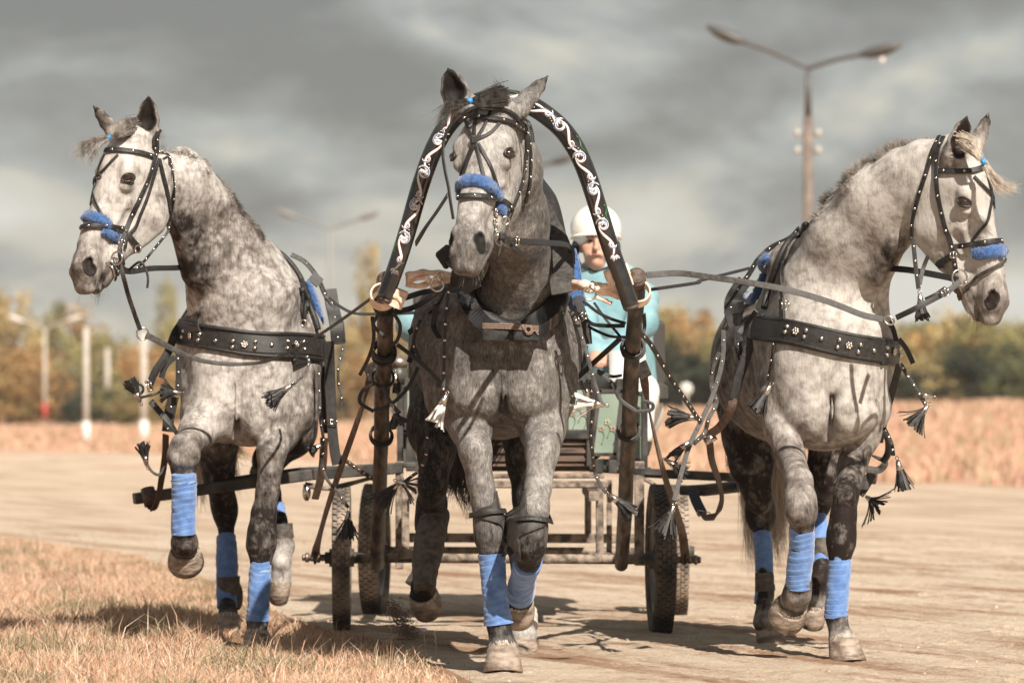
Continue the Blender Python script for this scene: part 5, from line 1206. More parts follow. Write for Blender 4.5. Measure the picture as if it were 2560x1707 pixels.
# ------------------------------------------------------------------ collar of the middle horse
def collar():
    th = thing('horse_collar', 'large black leather collar with wooden hames tied by cord on the middle horse', 'horse collar', P('E', 980, 400, 15.7))
    # padded leather body: ring round the neck base
    L_ = [P('D', 560, 1500, 16.0), P('E', 690, 330, 15.86), P('E', 730, 440, 15.76), P('E', 860, 545, 15.70), P('E', 985, 590, 15.68), P('E', 1110, 555, 15.70), P('E', 1250, 450, 15.74), P('E', 1300, 330, 15.80), P('D', 1190, 1400, 15.86), P('D', 1150, 1160, 15.98), P('D', 1100, 950, 16.1), P('D', 1040, 850, 16.25), P('D', 900, 700, 16.35), P('D', 700, 800, 16.35), P('D', 560, 1150, 16.2), P('D', 560, 1500, 16.0)]
    m = MB(); q = cr([L_[0]] + [(lambda z: z[0] + Vector((0, -.02, 0)))(surf(SM, 'S', HX + v.x / v.y * FPX, HY - (v.z - CAMH) / v.y * FPX, v.y + .1, .5)) for v in L_[1:8]] + L_[8:], 8); m.tube(q, [.040] * len(q), 12, cap=False); m.build('leather_pad', LEATHER, th)
    fl = MB(); q = cr([P('D', 1065, 890, 16.05), P('D', 1120, 1040, 15.92), P('D', 1180, 1200, 15.84), P('D', 1200, 1380, 15.76), P('E', 1310, 270, 15.68), P('E', 1320, 350, 15.66)], 8)
    fl.strap(q, (-.1, -1, .1), [.02 + .06 * min(1, i / 20) for i in range(len(q))], .006); fl.build('leather_flap', LEATHERG, th); fl = MB()
    q = cr([P('E', 600, 255, 15.75), P('E', 690, 250, 15.70), P('E', 740, 330, 15.70)], 6); fl.strap(q, (0, -1, .2), .07, .006); fl.build('leather_flap', LEATHER, th)
    for sg, pts in ((0, [(680, 130, .12), (678, 300, .05), (720, 440, 0), (810, 545, -.05), (890, 590, -.07)]), (1, [(1320, 330, .02), (1310, 400, 0), (1255, 480, -.02), (1180, 540, -.04), (1085, 600, -.07)])):
        q = []
        for v in cr([(x, y, 0) for x, y, d in pts], 8):
            p, nn = surf(SM, 'E', v.x, v.y, 15.85, .5); q.append(p + Vector((0, -.070, 0)))
        q = [q[i] if i in (0, len(q) - 1) else (q[i - 1] + q[i] + q[i + 1]) / 3 for i in range(len(q))]; h = MB()
        h.tube(q, [.046] * len(q), 4, flat=(.9, (.7, -.7, .2)), sm=False)
        e0 = P('E', 890 if sg == 0 else 1085, 590, surf(SM, 'E', 985, 600, 15.6)[0].y - .085); nx = Vector((1, 0, -.02 if sg == 0 else -.10)).normalized()
        h.box(e0 + Vector((0, 0, -.006)), nx * .050, (0, -.038, -.004), (0, .006, .030), bev=.006); h.build('hame', BLACKW, th)
    c = MB()
    YC = surf(SM, 'E', 985, 600, 15.6)[0].y - .128
    for k in range(3): c.tube(cr([P('E', 800, 548 + k * 13, YC + .01), P('E', 985, 552 + k * 13, YC), P('E', 1168, 566 + k * 13, YC + .01)], 8), .0034, 7)
    for k in range(2): c.tube(cr([P('E', 1060, 560, YC), P('E', 1095 + 10 * k, 615, YC - .005), P('E', 1140, 590, YC), P('E', 1165, 600 + 20 * k, YC)], 6), .004, 7)
    c.torus(P('E', 1100, 585, YC - .006), .012, .0045, (0, -1, 0)); c.build('cord', ROPE, th)
    f = MB(); f.box(P('E', 565, 110, 15.95), (.025, 0, .02), (0, .03, 0), (-.02, 0, .03), bev=.008); f.tube(cr([P('E', 560, 120, 15.95), P('E', 600, 160, 15.9), P('E', 650, 200, 15.85)], 5), .014, 8); f.build('collar_buckle', LEATHER, th)
    b = MB(); b.strap(cr([P('D', 1240, 1250, 16.2), P('D', 1270, 1380, 16.15), P('E', 1420, 350, 16.1), P('E', 1440, 440, 16.1)], 6), (0, -1, 0), .05, .012); b.build('blue_pad', FLEECE, th)
collar()
# ------------------------------------------------------------------ people on the carriage
JERSEY = mat('cyan_jersey', (.15, .30, .34), .8, col2=(.27, .43, .46), scale=9, bump=1., bscale=25)
TROUS = mat('pale_trousers', (.58, .56, .53), .8, col2=(.70, .68, .64), scale=6, bump=.3)
SKIN = mat('skin', (.50, .27, .19), .55, col2=(.60, .36, .27), scale=18, spec=.4)
HELM = mat('white_helmet', (.80, .78, .73), .25, coat=.4); BLKP = mat('black_padding', (.012, .012, .012), .7); LIPS = mat('lips', (.38, .13, .10), .5); SHOE = mat('dark_boots', (.02, .018, .016), .5)
def person(hx, hz, D, label, lean, hands, feet_y=-.75, elbows=None):
    root = thing('person', label, 'person', (hx, D, .74)); b = SDF(); H_ = Vector((hx, D, hz))
    def v(x, y, z): return H_ + Vector((x, y, z))
    bx = lean; hip = v(bx, .22, -.78); chest = v(bx * .6, .10, -.36); neck = v(.0, .03, -.14); sh = v(bx * .45, .08, -.22)
    # head
    b.add(v(0, .03, .03), v(0, .0, .04), (.076, .088), (.074, .086), ref=(0, 1, 0), k=.02)
    b.add(v(0, -.02, -.03), v(0, -.035, -.085), (.060, .065), (.036, .040), ref=(0, 1, 0), k=.03)
    for sg in (-1, 1):
        b.add(v(sg * .045, -.045, -.015), v(sg * .035, -.05, -.045), .024, .022, k=.02); b.add(v(sg * .030, -.088, .018), v(sg * .030, -.086, .010), (.014, .010), (.014, .01), k=.012, sub=True)
        b.add(v(sg * .014, -.085, .034), v(sg * .045, -.078, .034), .010, .009, k=.012); b.add(v(sg * .078, .01, -.005), v(sg * .078, .01, -.03), (.012, .018), (.010, .014), k=.01)
    b.add(v(0, -.088, .022), v(0, -.108, -.022), (.009, .010), (.015, .013), k=.012); b.add(v(-.022, -.082, -.052), v(.022, -.082, -.052), .011, .011, k=.012)
    b.add(v(0, -.07, -.088), v(0, -.068, -.09), .020, .020, k=.02)
    b.chain([v(0, .02, -.06), neck, sh], [(.052, .055), (.056, .06), (.07, .07)], k=.03)
    b.chain([sh, chest, hip], [(.14, .08), (.155, .11), (.15, .12)], k=.06)
    A_ = []
    for sg, hp, el in zip((-1, 1), hands, elbows):
        s_ = sh + Vector((sg * .17, .02, -.03)); b.chain([s_, el, hp], [.048, .040, .028], k=.03); A_.append((s_, el, hp))
        d = (hp - el).normalized(); sd = Vector((1, 0, 0)) if abs(d.x) < .8 else Vector((0, 0, 1)); sd = (sd - d * sd.dot(d)).normalized(); nn = d.cross(sd)
        b.add(hp, hp + d * .07, (.038, .017), (.036, .015), ref=nn, k=.015)
        for f in range(4):
            q0 = hp + d * .075 + sd * (.027 - f * .018); l = [.038, .044, .041, .032][f]; q1 = q0 + d * l * .6 + nn * .012 * 1; q2 = q1 - Vector((0, 0, 1)) * l * .6 - d * .004; q3 = q2 - d * l * .55 - Vector((0, 0, .004))
            b.add(q0, q1, .0092, .0088, k=.004); b.add(q1, q2, .0088, .008, k=.004); b.add(q2, q3, .008, .0072, k=.004)
        t0 = hp + d * .02 + sd * .030 * -sg; b.add(t0, t0 + d * .035 - sd * sg * .018, .011, .010, k=.008); b.add(t0 + d * .035 - sd * sg * .018, t0 + d * .062 - sd * sg * .010 - Vector((0, 0, .012)), .010, .008, k=.004)
    legs = []
    for sg in (-1, 1):
        h0 = hip + Vector((sg * .09, -.02, 0)); kn = hip + Vector((sg * .11 - .04, -.46, .08)); an = Vector((kn.x, kn.y - .10, .86)); b.chain([h0, kn, an], [.078, .055, .040], k=.03); legs.append((h0, kn, an))
    body = b.mesh('body', .008, SKIN, root)
    j = SDF(); j.chain([neck + Vector((0, .01, .005)), neck + Vector((0, .015, -.03)), sh, chest, hip + Vector((0, 0, .06))], [(.068, .070), (.085, .08), (.16, .105), (.185, .135), (.175, .145)], k=.06)
    for s_, el, hp in A_: j.chain([s_, el, el.lerp(hp, .90)], [.076, .070, .050], k=.05)
    jm = j.mesh('jersey', .010, JERSEY, root)
    t = SDF(); t.chain([hip + Vector((0, 0, .06)), hip + Vector((0, 0, -.04))], [(.18, .15), (.18, .15)], k=.05)
    for h0, kn, an in legs: t.chain([h0, kn, an], [.100, .082, .058], k=.05)
    t.mesh('trousers', .011, TROUS, root)
    for h0, kn, an in legs:
        s_ = SDF(); s_.add(an + Vector((0, .03, -.04)), an + Vector((0, -.15, -.08)), (.045, .045), (.040, .032), ref=(0, 0, 1)); s_.add(an + Vector((0, .02, .03)), an + Vector((0, .02, -.05)), .055, .05); s_.mesh('boot', .010, SHOE, root)
    hm = SDF(); hm.add(v(0, .02, .075), v(0, .035, .075), (.122, .118), (.122, .122), ref=(0, 0, 1), k=.02); hm.add(v(0, -.02, -.12), v(0, -.05, -.12), (.2, .12), (.2, .12), ref=(0, 0, 1), k=.01, sub=True); hm.add(v(0, -.16, -.01), v(0, -.10, -.01), (.085, .042), (.085, .042), ref=(0, 0, 1), k=.012, sub=True)
    ho = hm.mesh('helmet', .008, HELM, root)
    r = MB(); r.tube(cr([v(-.118, .0, .028), v(-.095, -.070, .040), v(0, -.105, .046), v(.095, -.070, .040), v(.118, .0, .028)], 8), .007, 8); r.build('helmet_rim', HELM, ho)
    for sg in (-1, 1): r = MB(); r.ball(v(sg * .098, .01, -.02), (.020, .042, .045), nu=14, nv=10); r.tube(cr([v(sg * .092, .0, -.05), v(sg * .066, -.03, -.10), v(0, -.045, -.130)], 6), .005, 6); r.build('ear_pad', BLKP, ho)
    r = MB(); r.ball(v(.055, -.088, .085), .005, nu=8, nv=6); r.ball(v(-.012, -.094, .088), .005, nu=8, nv=6); r.build('helmet_stud', BLKP, ho)
    for sg in (-1, 1): r = MB(); r.ball(v(sg * .030, -.074, .014), (.012, .010, .008), nu=12, nv=8); r.build('eye', EYE, root)
    for sg in (-1, 1): r = MB(); r.tube(cr([v(sg * .015, -.094, .034), v(sg * .03, -.095, .039), v(sg * .046, -.084, .034)], 4), [.004] * 9, 6); r.build('eyebrow', HAIRD, root)
    r = MB(); r.tube(cr([v(-.024, -.091, -.053), v(0, -.098, -.050), v(.024, -.091, -.053)], 5), [.002, .0035, .004, .0045, .005, .005, .005, .0045, .004, .0035, .002], 8); r.build('lips', LIPS, root)
    return root
DH = P('K', 282, 400, 20.35)
def kp(x, y, D): return P('K', x, y, D)
person(DH.x, DH.z + .03, 20.35, 'driver in white helmet and cyan jersey seated behind the middle horse, holding the reins', .13,
       [kp(285, 1230, 19.75), kp(385, 1215, 19.8)], elbows=[kp(165, 930, 20.25), kp(640, 960, 20.2)])
PH = P('S', 1235, 640, 20.5)
person(PH.x, PH.z, 20.5, 'passenger in cyan jersey almost hidden behind the middle horse, one elbow showing', -.06,
       [P('S', 1140, 905, 20.0), P('S', 1260, 900, 20.0)], elbows=[P('E', 345, 560, 20.35), P('S', 1330, 830, 20.4)])
# ------------------------------------------------------------------ tack
def path(S, f, pts, D, off=.007, n=6):
    q = cr([(x, y, 0) for x, y in pts], n); P_ = []; N_ = []
    for v in q:
        p, nn = surf(S, f, v.x, v.y, D); P_.append(p); N_.append(nn)
    for _ in range(2):
        N_ = [(N_[max(i - 1, 0)] + N_[i] + N_[min(i + 1, len(N_) - 1)]).normalized() for i in range(len(N_))]
        P_ = [P_[i] if i in (0, len(P_) - 1) else (P_[i - 1] + P_[i] * 2 + P_[i + 1]) / 4 for i in range(len(P_))]
    return [p + nn * off for p, nn in zip(P_, N_)], N_
def studs(m, q, nr, sp, r=.0058, mi=1):
    acc = sp * .5
    for a, b, n_ in zip(q, q[1:], nr):
        L_ = (b - a).length
        while acc < L_:
            t = (b - a).normalized(); n2 = (n_ - t * n_.dot(t)).normalized(); c = a.lerp(b, acc / max(L_, 1e-6)) + n2 * .004
            m.ball(c, (r, r, r * .7), mi, 9, 6, (t, n2.cross(t), n2)); acc += sp
        acc -= L_
def son(m, S, f, pts, D, w_, off=.007, sp=None, th=.0032, n=6, mi=0, edge=False):
    q, nr = path(S, f, pts, D, off, n); m.strap(q, nr, w_, th, mi)
    if edge:
        for s_ in (-1, 1):
            e = [p + (nn.cross((q[min(i + 1, len(q) - 1)] - q[max(i - 1, 0)]).normalized())).normalized() * s_ * w_ * .42 + nn * .003 for i, (p, nn) in enumerate(zip(q, nr))]; m.tube(e, .0013, 5, mi)
    if sp: studs(m, q, nr, sp)
    return q, nr
def free(m, pts, w_, nrm=(0, -1, .15), th=.003, sp=None, mi=0, n=8, twist=0.):
    "pts = (frame, x, y, depth)"
    q = cr([P(*p) for p in pts], n); k = len(q)
    nr = [Vector((math.sin(twist * i / k), -math.cos(twist * i / k), nrm[2])) if twist else Vector(nrm) for i in range(k)]
    m.strap(q, nr, w_, th, mi)
    if sp: studs(m, q, [v.normalized() for v in nr], sp)
    return q
def ftube(m, pts, r, mi=0, n=8): q = cr([P(*p) for p in pts], n); m.tube(q, r, 8, mi); return q
def buckle(m, c, w_, h_, nrm=(0, -1, 0), mi=1, ang=0.):
    c = Vector(c); x = Vector((math.cos(ang), 0, math.sin(ang))); z = Vector((-math.sin(ang), 0, math.cos(ang)))
    pts = [c + x * w_ + z * h_, c + x * w_ - z * h_, c - x * w_ - z * h_, c - x * w_ + z * h_, c + x * w_ + z * h_]
    for a, b in zip(pts, pts[1:]): m.tube([a, b], .0022, 7, mi)
    m.tube([c - z * h_, c + z * h_ * .9], .0016, 6, mi)
tsd = [0]
def tassel(parent, f, x, y, D, dx, dy, L_, splay=.35, n=34, mt=None, dy3=0., wd=.0085):
    L_ *= 1.22; splay *= 1.12; wd = max(wd, .0085)
    tsd[0] += 1; r = random.Random(tsd[0]); c = P(f, x, y, D); d = Vector((dx, dy3, -dy)).normalized(); a = d.orthogonal().normalized(); b = d.cross(a)
    m = MB()
    for k in range(n):
        an = 2 * math.pi * k / n + r.uniform(-.2, .2); rr = math.sqrt((k * .618) % 1) * .8 + .2; o = a * math.cos(an) + b * math.sin(an); l = L_ * r.uniform(.8, 1.1); pts = []; sp = splay * rr * r.uniform(.6, 1.3)
        for j in range(7):
            t = j / 6; pts.append(c + o * (.009 * (.5 + rr * .5)) + d * (l * t * (1 - .15 * sp * t)) + o * (L_ * sp * t ** 1.4) + Vector((0, 0, -1)) * L_ * .10 * t * t + a * r.uniform(-.002, .002))
        m.strap(pts, [o] * 7, [wd * (.8 + .5 * j / 6) for j in range(7)], .0011)
    t = m.build('tassel', mt or TASSEL, parent)
    e = MB(); e.tube([c - d * .018, c - d * .014, c + d * .006, c + d * .022], [.005, .0085, .012, .0155], 16); e.torus(c - d * .026, .008, .0018, a, 14, 6); e.build('metal_cap', STEEL, t)
    return t
def fleece(S, parent, f, pts, D, w_, off, name='fleece_noseband', sd=0, th=.62):
    q, nr = path(S, f, pts, D, off, 10); m = MB(); k = len(q); n = 22; vs = []
    for i in range(k):
        t = (q[min(i + 1, k - 1)] - q[max(i - 1, 0)]).normalized(); nn = (nr[i] - t * nr[i].dot(t)).normalized(); b = t.cross(nn); e = min(1, .35 + .65 * math.sin(math.pi * (i + .6) / (k + .2)) ** .35)
        for j in range(n):
            an = 2 * math.pi * j / n; p = q[i] + b * math.cos(an) * w_ / 2 * e + nn * math.sin(an) * w_ / 2 * th * e; p += (b * math.cos(an) + nn * math.sin(an)) * (.0045 * mnoise.noise(p * 90 + Vector((sd, 0, 0))) + .003 * mnoise.noise(p * 260)); vs.append(p)
    m.add(vs, [(i * n + j, i * n + (j + 1) % n, (i + 1) * n + (j + 1) % n, (i + 1) * n + j) for i in range(k - 1) for j in range(n)]); m.add(vs[:n], [tuple(range(n))[::-1]]); m.add(vs[-n:], [tuple(range(n))])
    for v in vs[::1]:       # short pile
        c = q[min(range(0, k, 3), key=lambda i: (q[i] - v).length)]; d = (v - c)
        if d.length < 1e-4: continue
        d.normalize(); o = Vector((mnoise.noise(v * 400), mnoise.noise(v * 400 + Vector((9, 0, 0))), mnoise.noise(v * 400 + Vector((0, 9, 0))))) * .5; s_ = d.orthogonal().normalized() * .0012
        m.add([v - s_, v + s_, v + (d + o).normalized() * .006], [(0, 1, 2)])
    return m.build(name, FLEECE, parent)
def hair(parent, name, mt, guides, n, sd=0, spread=(.004, .03), w_=.0013, lift=0., seg=8):
    "strands following guide curves; each guide = list of world points"
    r = random.Random(sd); m = MB(); G_ = [cr(g, 5) for g in guides]
    for k in range(n):
        g = G_[k % len(G_)]; a, b = Vector((r.gauss(0, 1), r.gauss(0, 1), r.gauss(0, 1))), Vector((r.gauss(0, 1), r.gauss(0, 1), r.gauss(0, 1))); l = r.uniform(.65, 1.05); vs = []; ww = w_ * r.uniform(.7, 1.3)
        for j in range(seg + 1):
            t = j / seg * l; i = min(int(t * (len(g) - 1)), len(g) - 2); f = t * (len(g) - 1) - i; p = g[i] + (g[i + 1] - g[i]) * f; p = p + a * spread[0] * (1 - t) + b * spread[1] * t * t; tg = (g[i + 1] - g[i]).normalized(); s_ = tg.cross(Vector((0, 1, 0.2))).normalized() * ww * (1 - .85 * j / seg); vs += [p - s_, p + s_]
        m.add(vs, [(2 * j, 2 * j + 1, 2 * j + 3, 2 * j + 2) for j in range(seg)])
    return m.build(name, mt, parent)
def mane(S, parent, f, pts, D, mt, n, h_, dirn, sd=0, wid=.02, name='mane'):
    q, nr = path(S, f, pts, D, 0, 12); r = random.Random(sd); m = MB(); dirn = Vector(dirn)
    for k in range(n):
        t = r.uniform(0, len(q) - 1.01); i = int(t); p = q[i].lerp(q[i + 1], t - i); nn = nr[i]; tg = (q[i + 1] - q[i]).normalized(); p = p + nn.cross(tg) * r.gauss(0, wid * .5) - nn * .006
        d = (nn + dirn * r.uniform(.3, 1.1) + Vector((r.gauss(0, .18), r.gauss(0, .18), r.gauss(0, .18)))).normalized(); L_ = h_ * r.uniform(.5, 1.25); s_ = tg * .0011; cv = dirn * L_ * .35
        vs = []
        for j in range(5): u = j / 4; c = p + d * L_ * u + cv * u * u; vs += [c - s_ * (1 - .8 * u), c + s_ * (1 - .8 * u)]
        m.add(vs, [(2 * j, 2 * j + 1, 2 * j + 3, 2 * j + 2) for j in range(4)])
    return m.build(name, mt, parent)
def whiskers(S, parent, n=26, sd=0):
    r = random.Random(sd); m = MB()
    for k in range(n):
        p = Vector(S.W((r.uniform(-.03, .03), r.uniform(.09, .16), r.uniform(-.60, -.53)))); d = (Vector(S.Wd((r.gauss(0, .5), .3, -1))) ).normalized(); h = S.bvh.find_nearest(p + d * .05); c = h[0]; L_ = r.uniform(.02, .05)
        m.tube([c, c + d * L_ * .6, c + d * L_ + Vector((0, 0, -.006))], [.0005, .0004, .0002], 4)
    m.build('whiskers', HAIRG, parent)
LM = [LEATHER, STEEL]; LG = [LEATHERG, STEEL]
def mk(root, name, mats=LM):
    m = MB(); return m, (lambda: m.build(name, mats, root))
# ---- left horse tack
def tack_left():
    S = SL; b = thing('bridle', 'black studded bridle with blue fleece noseband on the left horse', 'bridle', P('A', 400, 700, 16.9), 'bridles'); D = 16.9
    m, ok = mk(b, 'browband'); son(m, S, 'A', [(302, 466), (360, 462), (430, 468), (530, 482), (602, 505)], D, .020, .008, .085, edge=True); ok()
    m, ok = mk(b, 'cheek_strap'); son(m, S, 'A', [(625, 340), (622, 400), (618, 480), (580, 620), (530, 740), (480, 855), (440, 960), (405, 1060)], D, .019, .010, .068, edge=True); son(m, S, 'A', [(640, 520), (600, 655), (565, 770), (525, 870), (490, 960), (440, 1020), (418, 1100)], D, .013, .007)
    buckle(m, P('A', 405, 1062, 16.78), .012, .010, ang=.3); ok()
    m, ok = mk(b, 'throat_latch'); son(m, S, 'A', [(645, 330), (690, 410), (712, 540), (728, 650), (735, 750), (732, 855), (722, 930)], D, .012, .009, .065); son(m, S, 'A', [(640, 520), (670, 640), (690, 720), (705, 800), (715, 900), (722, 985)], D, .017, .008); free(m, [('A', 722, 925, 16.80), ('A', 705, 990, 16.80), ('A', 665, 1045, 16.78), ('A', 605, 1118, 16.70), ('A', 545, 1190, 16.70), ('A', 500, 1230, 16.70)], .011, sp=.05); ok()
    m, ok = mk(b, 'noseband'); son(m, S, 'A', [(125, 972), (180, 962), (240, 953), (320, 955), (400, 968), (445, 988)], D, .018, .012, .075, edge=True); son(m, S, 'A', [(440, 1010), (480, 1060), (528, 1115)], D, .020, .009); ok()
    fleece(S, b, 'A', [(135, 925), (180, 895), (230, 900), (290, 930), (320, 965)], D, .042, .008, sd=1); fleece(S, b, 'A', [(270, 985), (320, 1005), (360, 1025), (392, 1035)], D, .036, .007, 'lower_fleece', sd=2)
    m, ok = mk(b, 'crossed_face_strap'); son(m, S, 'A', [(382, 492), (330, 545), (290, 590), (248, 632), (222, 690), (218, 740), (240, 810), (268, 870), (278, 935)], D, .010, .005); son(m, S, 'A', [(298, 490), (265, 560), (248, 630), (215, 700), (206, 820)], D, .008, .005); m.torus(P('A', 250, 632, 16.72), .010, .004, (-.3, -1, 0)); ok()
    m, ok = mk(b, 'bit'); m.torus(P('A', 372, 1165, 16.72), .026, .0035, (-.6, -.8, .1), mi if False else 30, 8, 1, ) if False else m.torus(P('A', 372, 1165, 16.70), .026, .0035, (-.5, -.85, .1), 30, 8, 1); m.tube(cr([P('A', 300, 1195, 16.72), P('A', 345, 1230, 16.71), P('A', 360, 1290, 16.72)], 6), .0045, 8, 1); ok(); m = MB(); son(m, S, 'A', [(400, 1060), (385, 1120), (398, 1180), (415, 1250), (425, 1300)], D, .017, .010); son(m, S, 'A', [(330, 1190), (360, 1260), (380, 1310), (440, 1350), (470, 1345)], D, .014, .008); m.build('bit_strap', LM, b); m = MB(); m.torus(P('A', 510, 1105, 16.76), .014, .003, (-.5, -.8, 0), 20, 6, 1); m.build('curb_ring', LM, b)
    m, ok = mk(b, 'loose_strap_end'); free(m, [('A', 440, 1250, 16.8), ('A', 520, 1190, 16.7), ('A', 560, 1240, 16.7), ('A', 575, 1300, 16.7), ('A', 570, 1360, 16.7)], .010); ok()
    m, ok = mk(b, 'bearing_strap'); free(m, [('A', 372, 1200, 16.74), ('A', 445, 1250, 16.78), ('A', 600, 1232, 17.0), ('A', 760, 1228, 17.3), ('A', 920, 1215, 17.6)], .026); ok()
    m = MB(); q = cr([P('A', 405, 1330, 16.78)] + [P('A', 320 + 20 * k, 1385 + 8 * (k % 2), 16.78) for k in range(4)], 3)
    # hair
    h = HL; g = lambda *p: [P('A', x, y, D_) for x, y, D_ in p]
    hair(h, 'forelock', HAIRG, [g((500, 290, 16.98), (430, 300, 16.90), (370, 345, 16.86), (325, 372, 16.84)), g((500, 270, 17.0), (420, 275, 16.92), (350, 330, 16.87), (325, 372, 16.84)), g((480, 320, 16.95), (400, 350, 16.85), (350, 365, 16.85), (325, 372, 16.84))], 420, 1, (.010, .004), .0014)
    hair(h, 'forelock_tail', HAIRG, [g((325, 370, 16.84), (250, 380, 16.80), (160, 420, 16.78), (90, 480, 16.76)), g((325, 375, 16.84), (260, 430, 16.80), (220, 480, 16.78), (200, 530, 16.78)), g((325, 372, 16.84), (240, 400, 16.8), (170, 460, 16.78), (130, 510, 16.76))], 520, 2, (.003, .020), .0010)
    t = MB(); t.tube([P('A', 300, 382, 16.83), P('A', 328, 370, 16.84)], .010, 10); t.build('hair_tie', BLUETIE, h)
    mane(S, h, 'A', [(650, 320), (760, 370), (860, 435), (940, 520), (1030, 625), (1110, 740), (1200, 870), (1290, 985), (1330, 1020)], 17.2, HAIRG, 2600, .020, (.1, .2, -.7), 3, .030)
    hair(h, 'tail', HAIRL, [[P('C', 830, -150, 19.1), P('C', 850, 60, 19.15), P('C', 870, 230, 19.1), P('C', 880, 350, 19.1)], [P('C', 680, -100, 19.1), P('C', 660, 150, 19.1), P('C', 655, 330, 19.1), P('C', 665, 450, 19.1)], [P('C', 840, -150, 19.1), P('C', 860, 0, 19.1), P('C', 900, 70, 19.1), P('C', 960, 110, 19.1)]], 300, 4, (.03, .03), .0016)
    whiskers(S, h, 24, 5)
    # breast harness
    t = thing('breast_harness', 'black breast collar with silver studs, straps and tassels on the left horse', 'harness', P('B', 950, 420, 17.1), 'harness sets on the outer horses'); D = 17.3
    m, ok = mk(t, 'breast_collar')
    cl = [(500, 330), (560, 345), (700, 372), (850, 395), (950, 412), (1100, 428), (1250, 432), (1400, 442), (1480, 450)]
    son(m, S, 'B', cl, D, .098, .008, None, .006, 6, 0); son(m, S, 'B', cl, D, .074, .015, None, .004, 6, 0, True)
    for s_ in (-66, 66): q, nr = path(S, 'B', [(x, y + s_ - (10 if s_ < 0 else -6)) for x, y in cl], D, .012); m.tube(q, .0085, 8)
    for x, y in ((577, 335), (565, 378), (678, 352), (668, 397), (770, 400), (875, 398), (872, 442), (1012, 407), (1009, 450), (1110, 431), (1204, 409), (1205, 454), (1303, 414), (1308, 459)): p, nn = surf(S, 'B', x, y, D); m.ball(p + nn * .021, (.0095,) * 3, 1, 10, 7)
    for x, y in ((620, 362), (945, 425), (1257, 430)):
        p, nn = surf(S, 'B', x, y, D); p += nn * .022; a = nn.orthogonal().normalized(); b_ = nn.cross(a); m.ball(p, (.007,) * 3, 1, 9, 6)
        for k in range(6): m.ball(p + (a * math.cos(k * 1.047) + b_ * math.sin(k * 1.047)) * .0105, (.0062,) * 3, 1, 8, 5)
    ok()
    m, ok = mk(t, 'neck_strap'); q, nr = path(S, 'A', [(1340, 1015), (1400, 1050), (1460, 1110), (1515, 1190), (1550, 1280), (1580, 1380), (1600, 1500)], 17.9, .012); m.tube(q, .013, 10); q, nr = path(S, 'A', [(1560, 1220), (1580, 1330), (1585, 1450), (1580, 1560)], 17.7, .014); m.strap(q, nr, .022, .003); q, nr = path(S, 'B', [(1300, 60), (1345, 160), (1390, 260), (1410, 330)], 17.7, .012); m.tube(q, .013, 10); ok()
    m, ok = mk(t, 'hanging_loop'); m.torus(P('B', 1330, 280, 17.32), .012, .003, (0, -1, 0), 20, 6, 1); son(m, S, 'B', [(1305, 60), (1310, 180), (1320, 280)], D, .020, .012); ok()
    fleece(S, t, 'B', [(1365, 0), (1400, 80), (1440, 160), (1475, 230), (1490, 280)], 17.9, .050, .03, 'blue_pad', sd=3)
    m, ok = mk(t, 'saddle_pad'); 
    free(m, [('A', 1510, 1140, 18.0), ('A', 1600, 1190, 18.0), ('A', 1680, 1290, 18.0), ('A', 1730, 1400, 18.0), ('B', 1500, 130, 18.0), ('B', 1570, 260, 18.0), ('B', 1590, 410, 18.0)], .022, (.5, -.8, .2), .004, .05)
    free(m, [('B', 1500, 60, 18.02), ('B', 1520, 180, 18.0), ('B', 1545, 300, 17.95), ('B', 1555, 420, 17.95)], .060, (.35, -1, 0), .005, .09); free(m, [('A', 1640, 1280, 17.95), ('A', 1700, 1330, 17.95)], .05, (.2, -1, .4), .006); ok()
    m, ok = mk(t, 'side_strap'); free(m, [('B', 1495, 400, 17.6), ('B', 1503, 650, 17.62), ('B', 1512, 900, 17.62), ('B', 1528, 1080, 17.62), ('B', 1550, 1205, 17.62)], .043, (.1, -1, 0), .004); buckle(m, P('B', 1505, 925, 17.60), .026, .008); free(m, [('B', 1450, 560, 17.7), ('B', 1455, 760, 17.7), ('B', 1478, 1000, 17.7)], .022); ok()
    m, ok = mk(t, 'trace_strap', LG); free(m, [('B', 1590, 430, 17.8), ('B', 1560, 560, 17.7), ('B', 1558, 680, 17.7), ('B', 1580, 760, 17.7), ('B', 1565, 860, 17.7)], .012, sp=.06); free(m, [('B', 1430, 560, 17.5), ('B', 1440, 900, 17.5), ('B', 1462, 1060, 17.55), ('B', 1450, 1180, 17.6), ('C', 1480, 250, 17.6), ('C', 1560, 350, 17.6), ('C', 1622, 440, 17.6)], .013, sp=.07); ok()
    m, ok = mk(t, 'breeching_strap', [LEATHERB, STEEL]); free(m, [('B', 1465, 1030, 17.9), ('B', 1450, 1250, 17.95), ('B', 1405, 1430, 18.0)], .034, twist=.5); m.ball(P('B', 1350, 1390, 18.0), (.018, .018, .034), 1, 14, 9); free(m, [('C', 1565, 105, 18.1), ('C', 1700, 200, 18.2), ('C', 1860, 300, 18.2)], .018, sp=.03); ok()
    m, ok = mk(t, 'left_side_strap'); free(m, [('B', 630, 125, 18.1), ('B', 590, 200, 17.9), ('B', 545, 270, 17.7), ('B', 490, 350, 17.6), ('B', 440, 480, 17.6), ('B', 360, 600, 17.55), ('B', 320, 690, 17.5)], .036, (-.3, -1, .1), .004, twist=.8); free(m, [('B', 510, 470, 17.5), ('B', 512, 600, 17.5), ('B', 508, 740, 17.5)], .022, sp=.055); free(m, [('B', 490, 500, 17.6), ('B', 430, 560, 17.6), ('B', 400, 640, 17.6)], .024); ok()
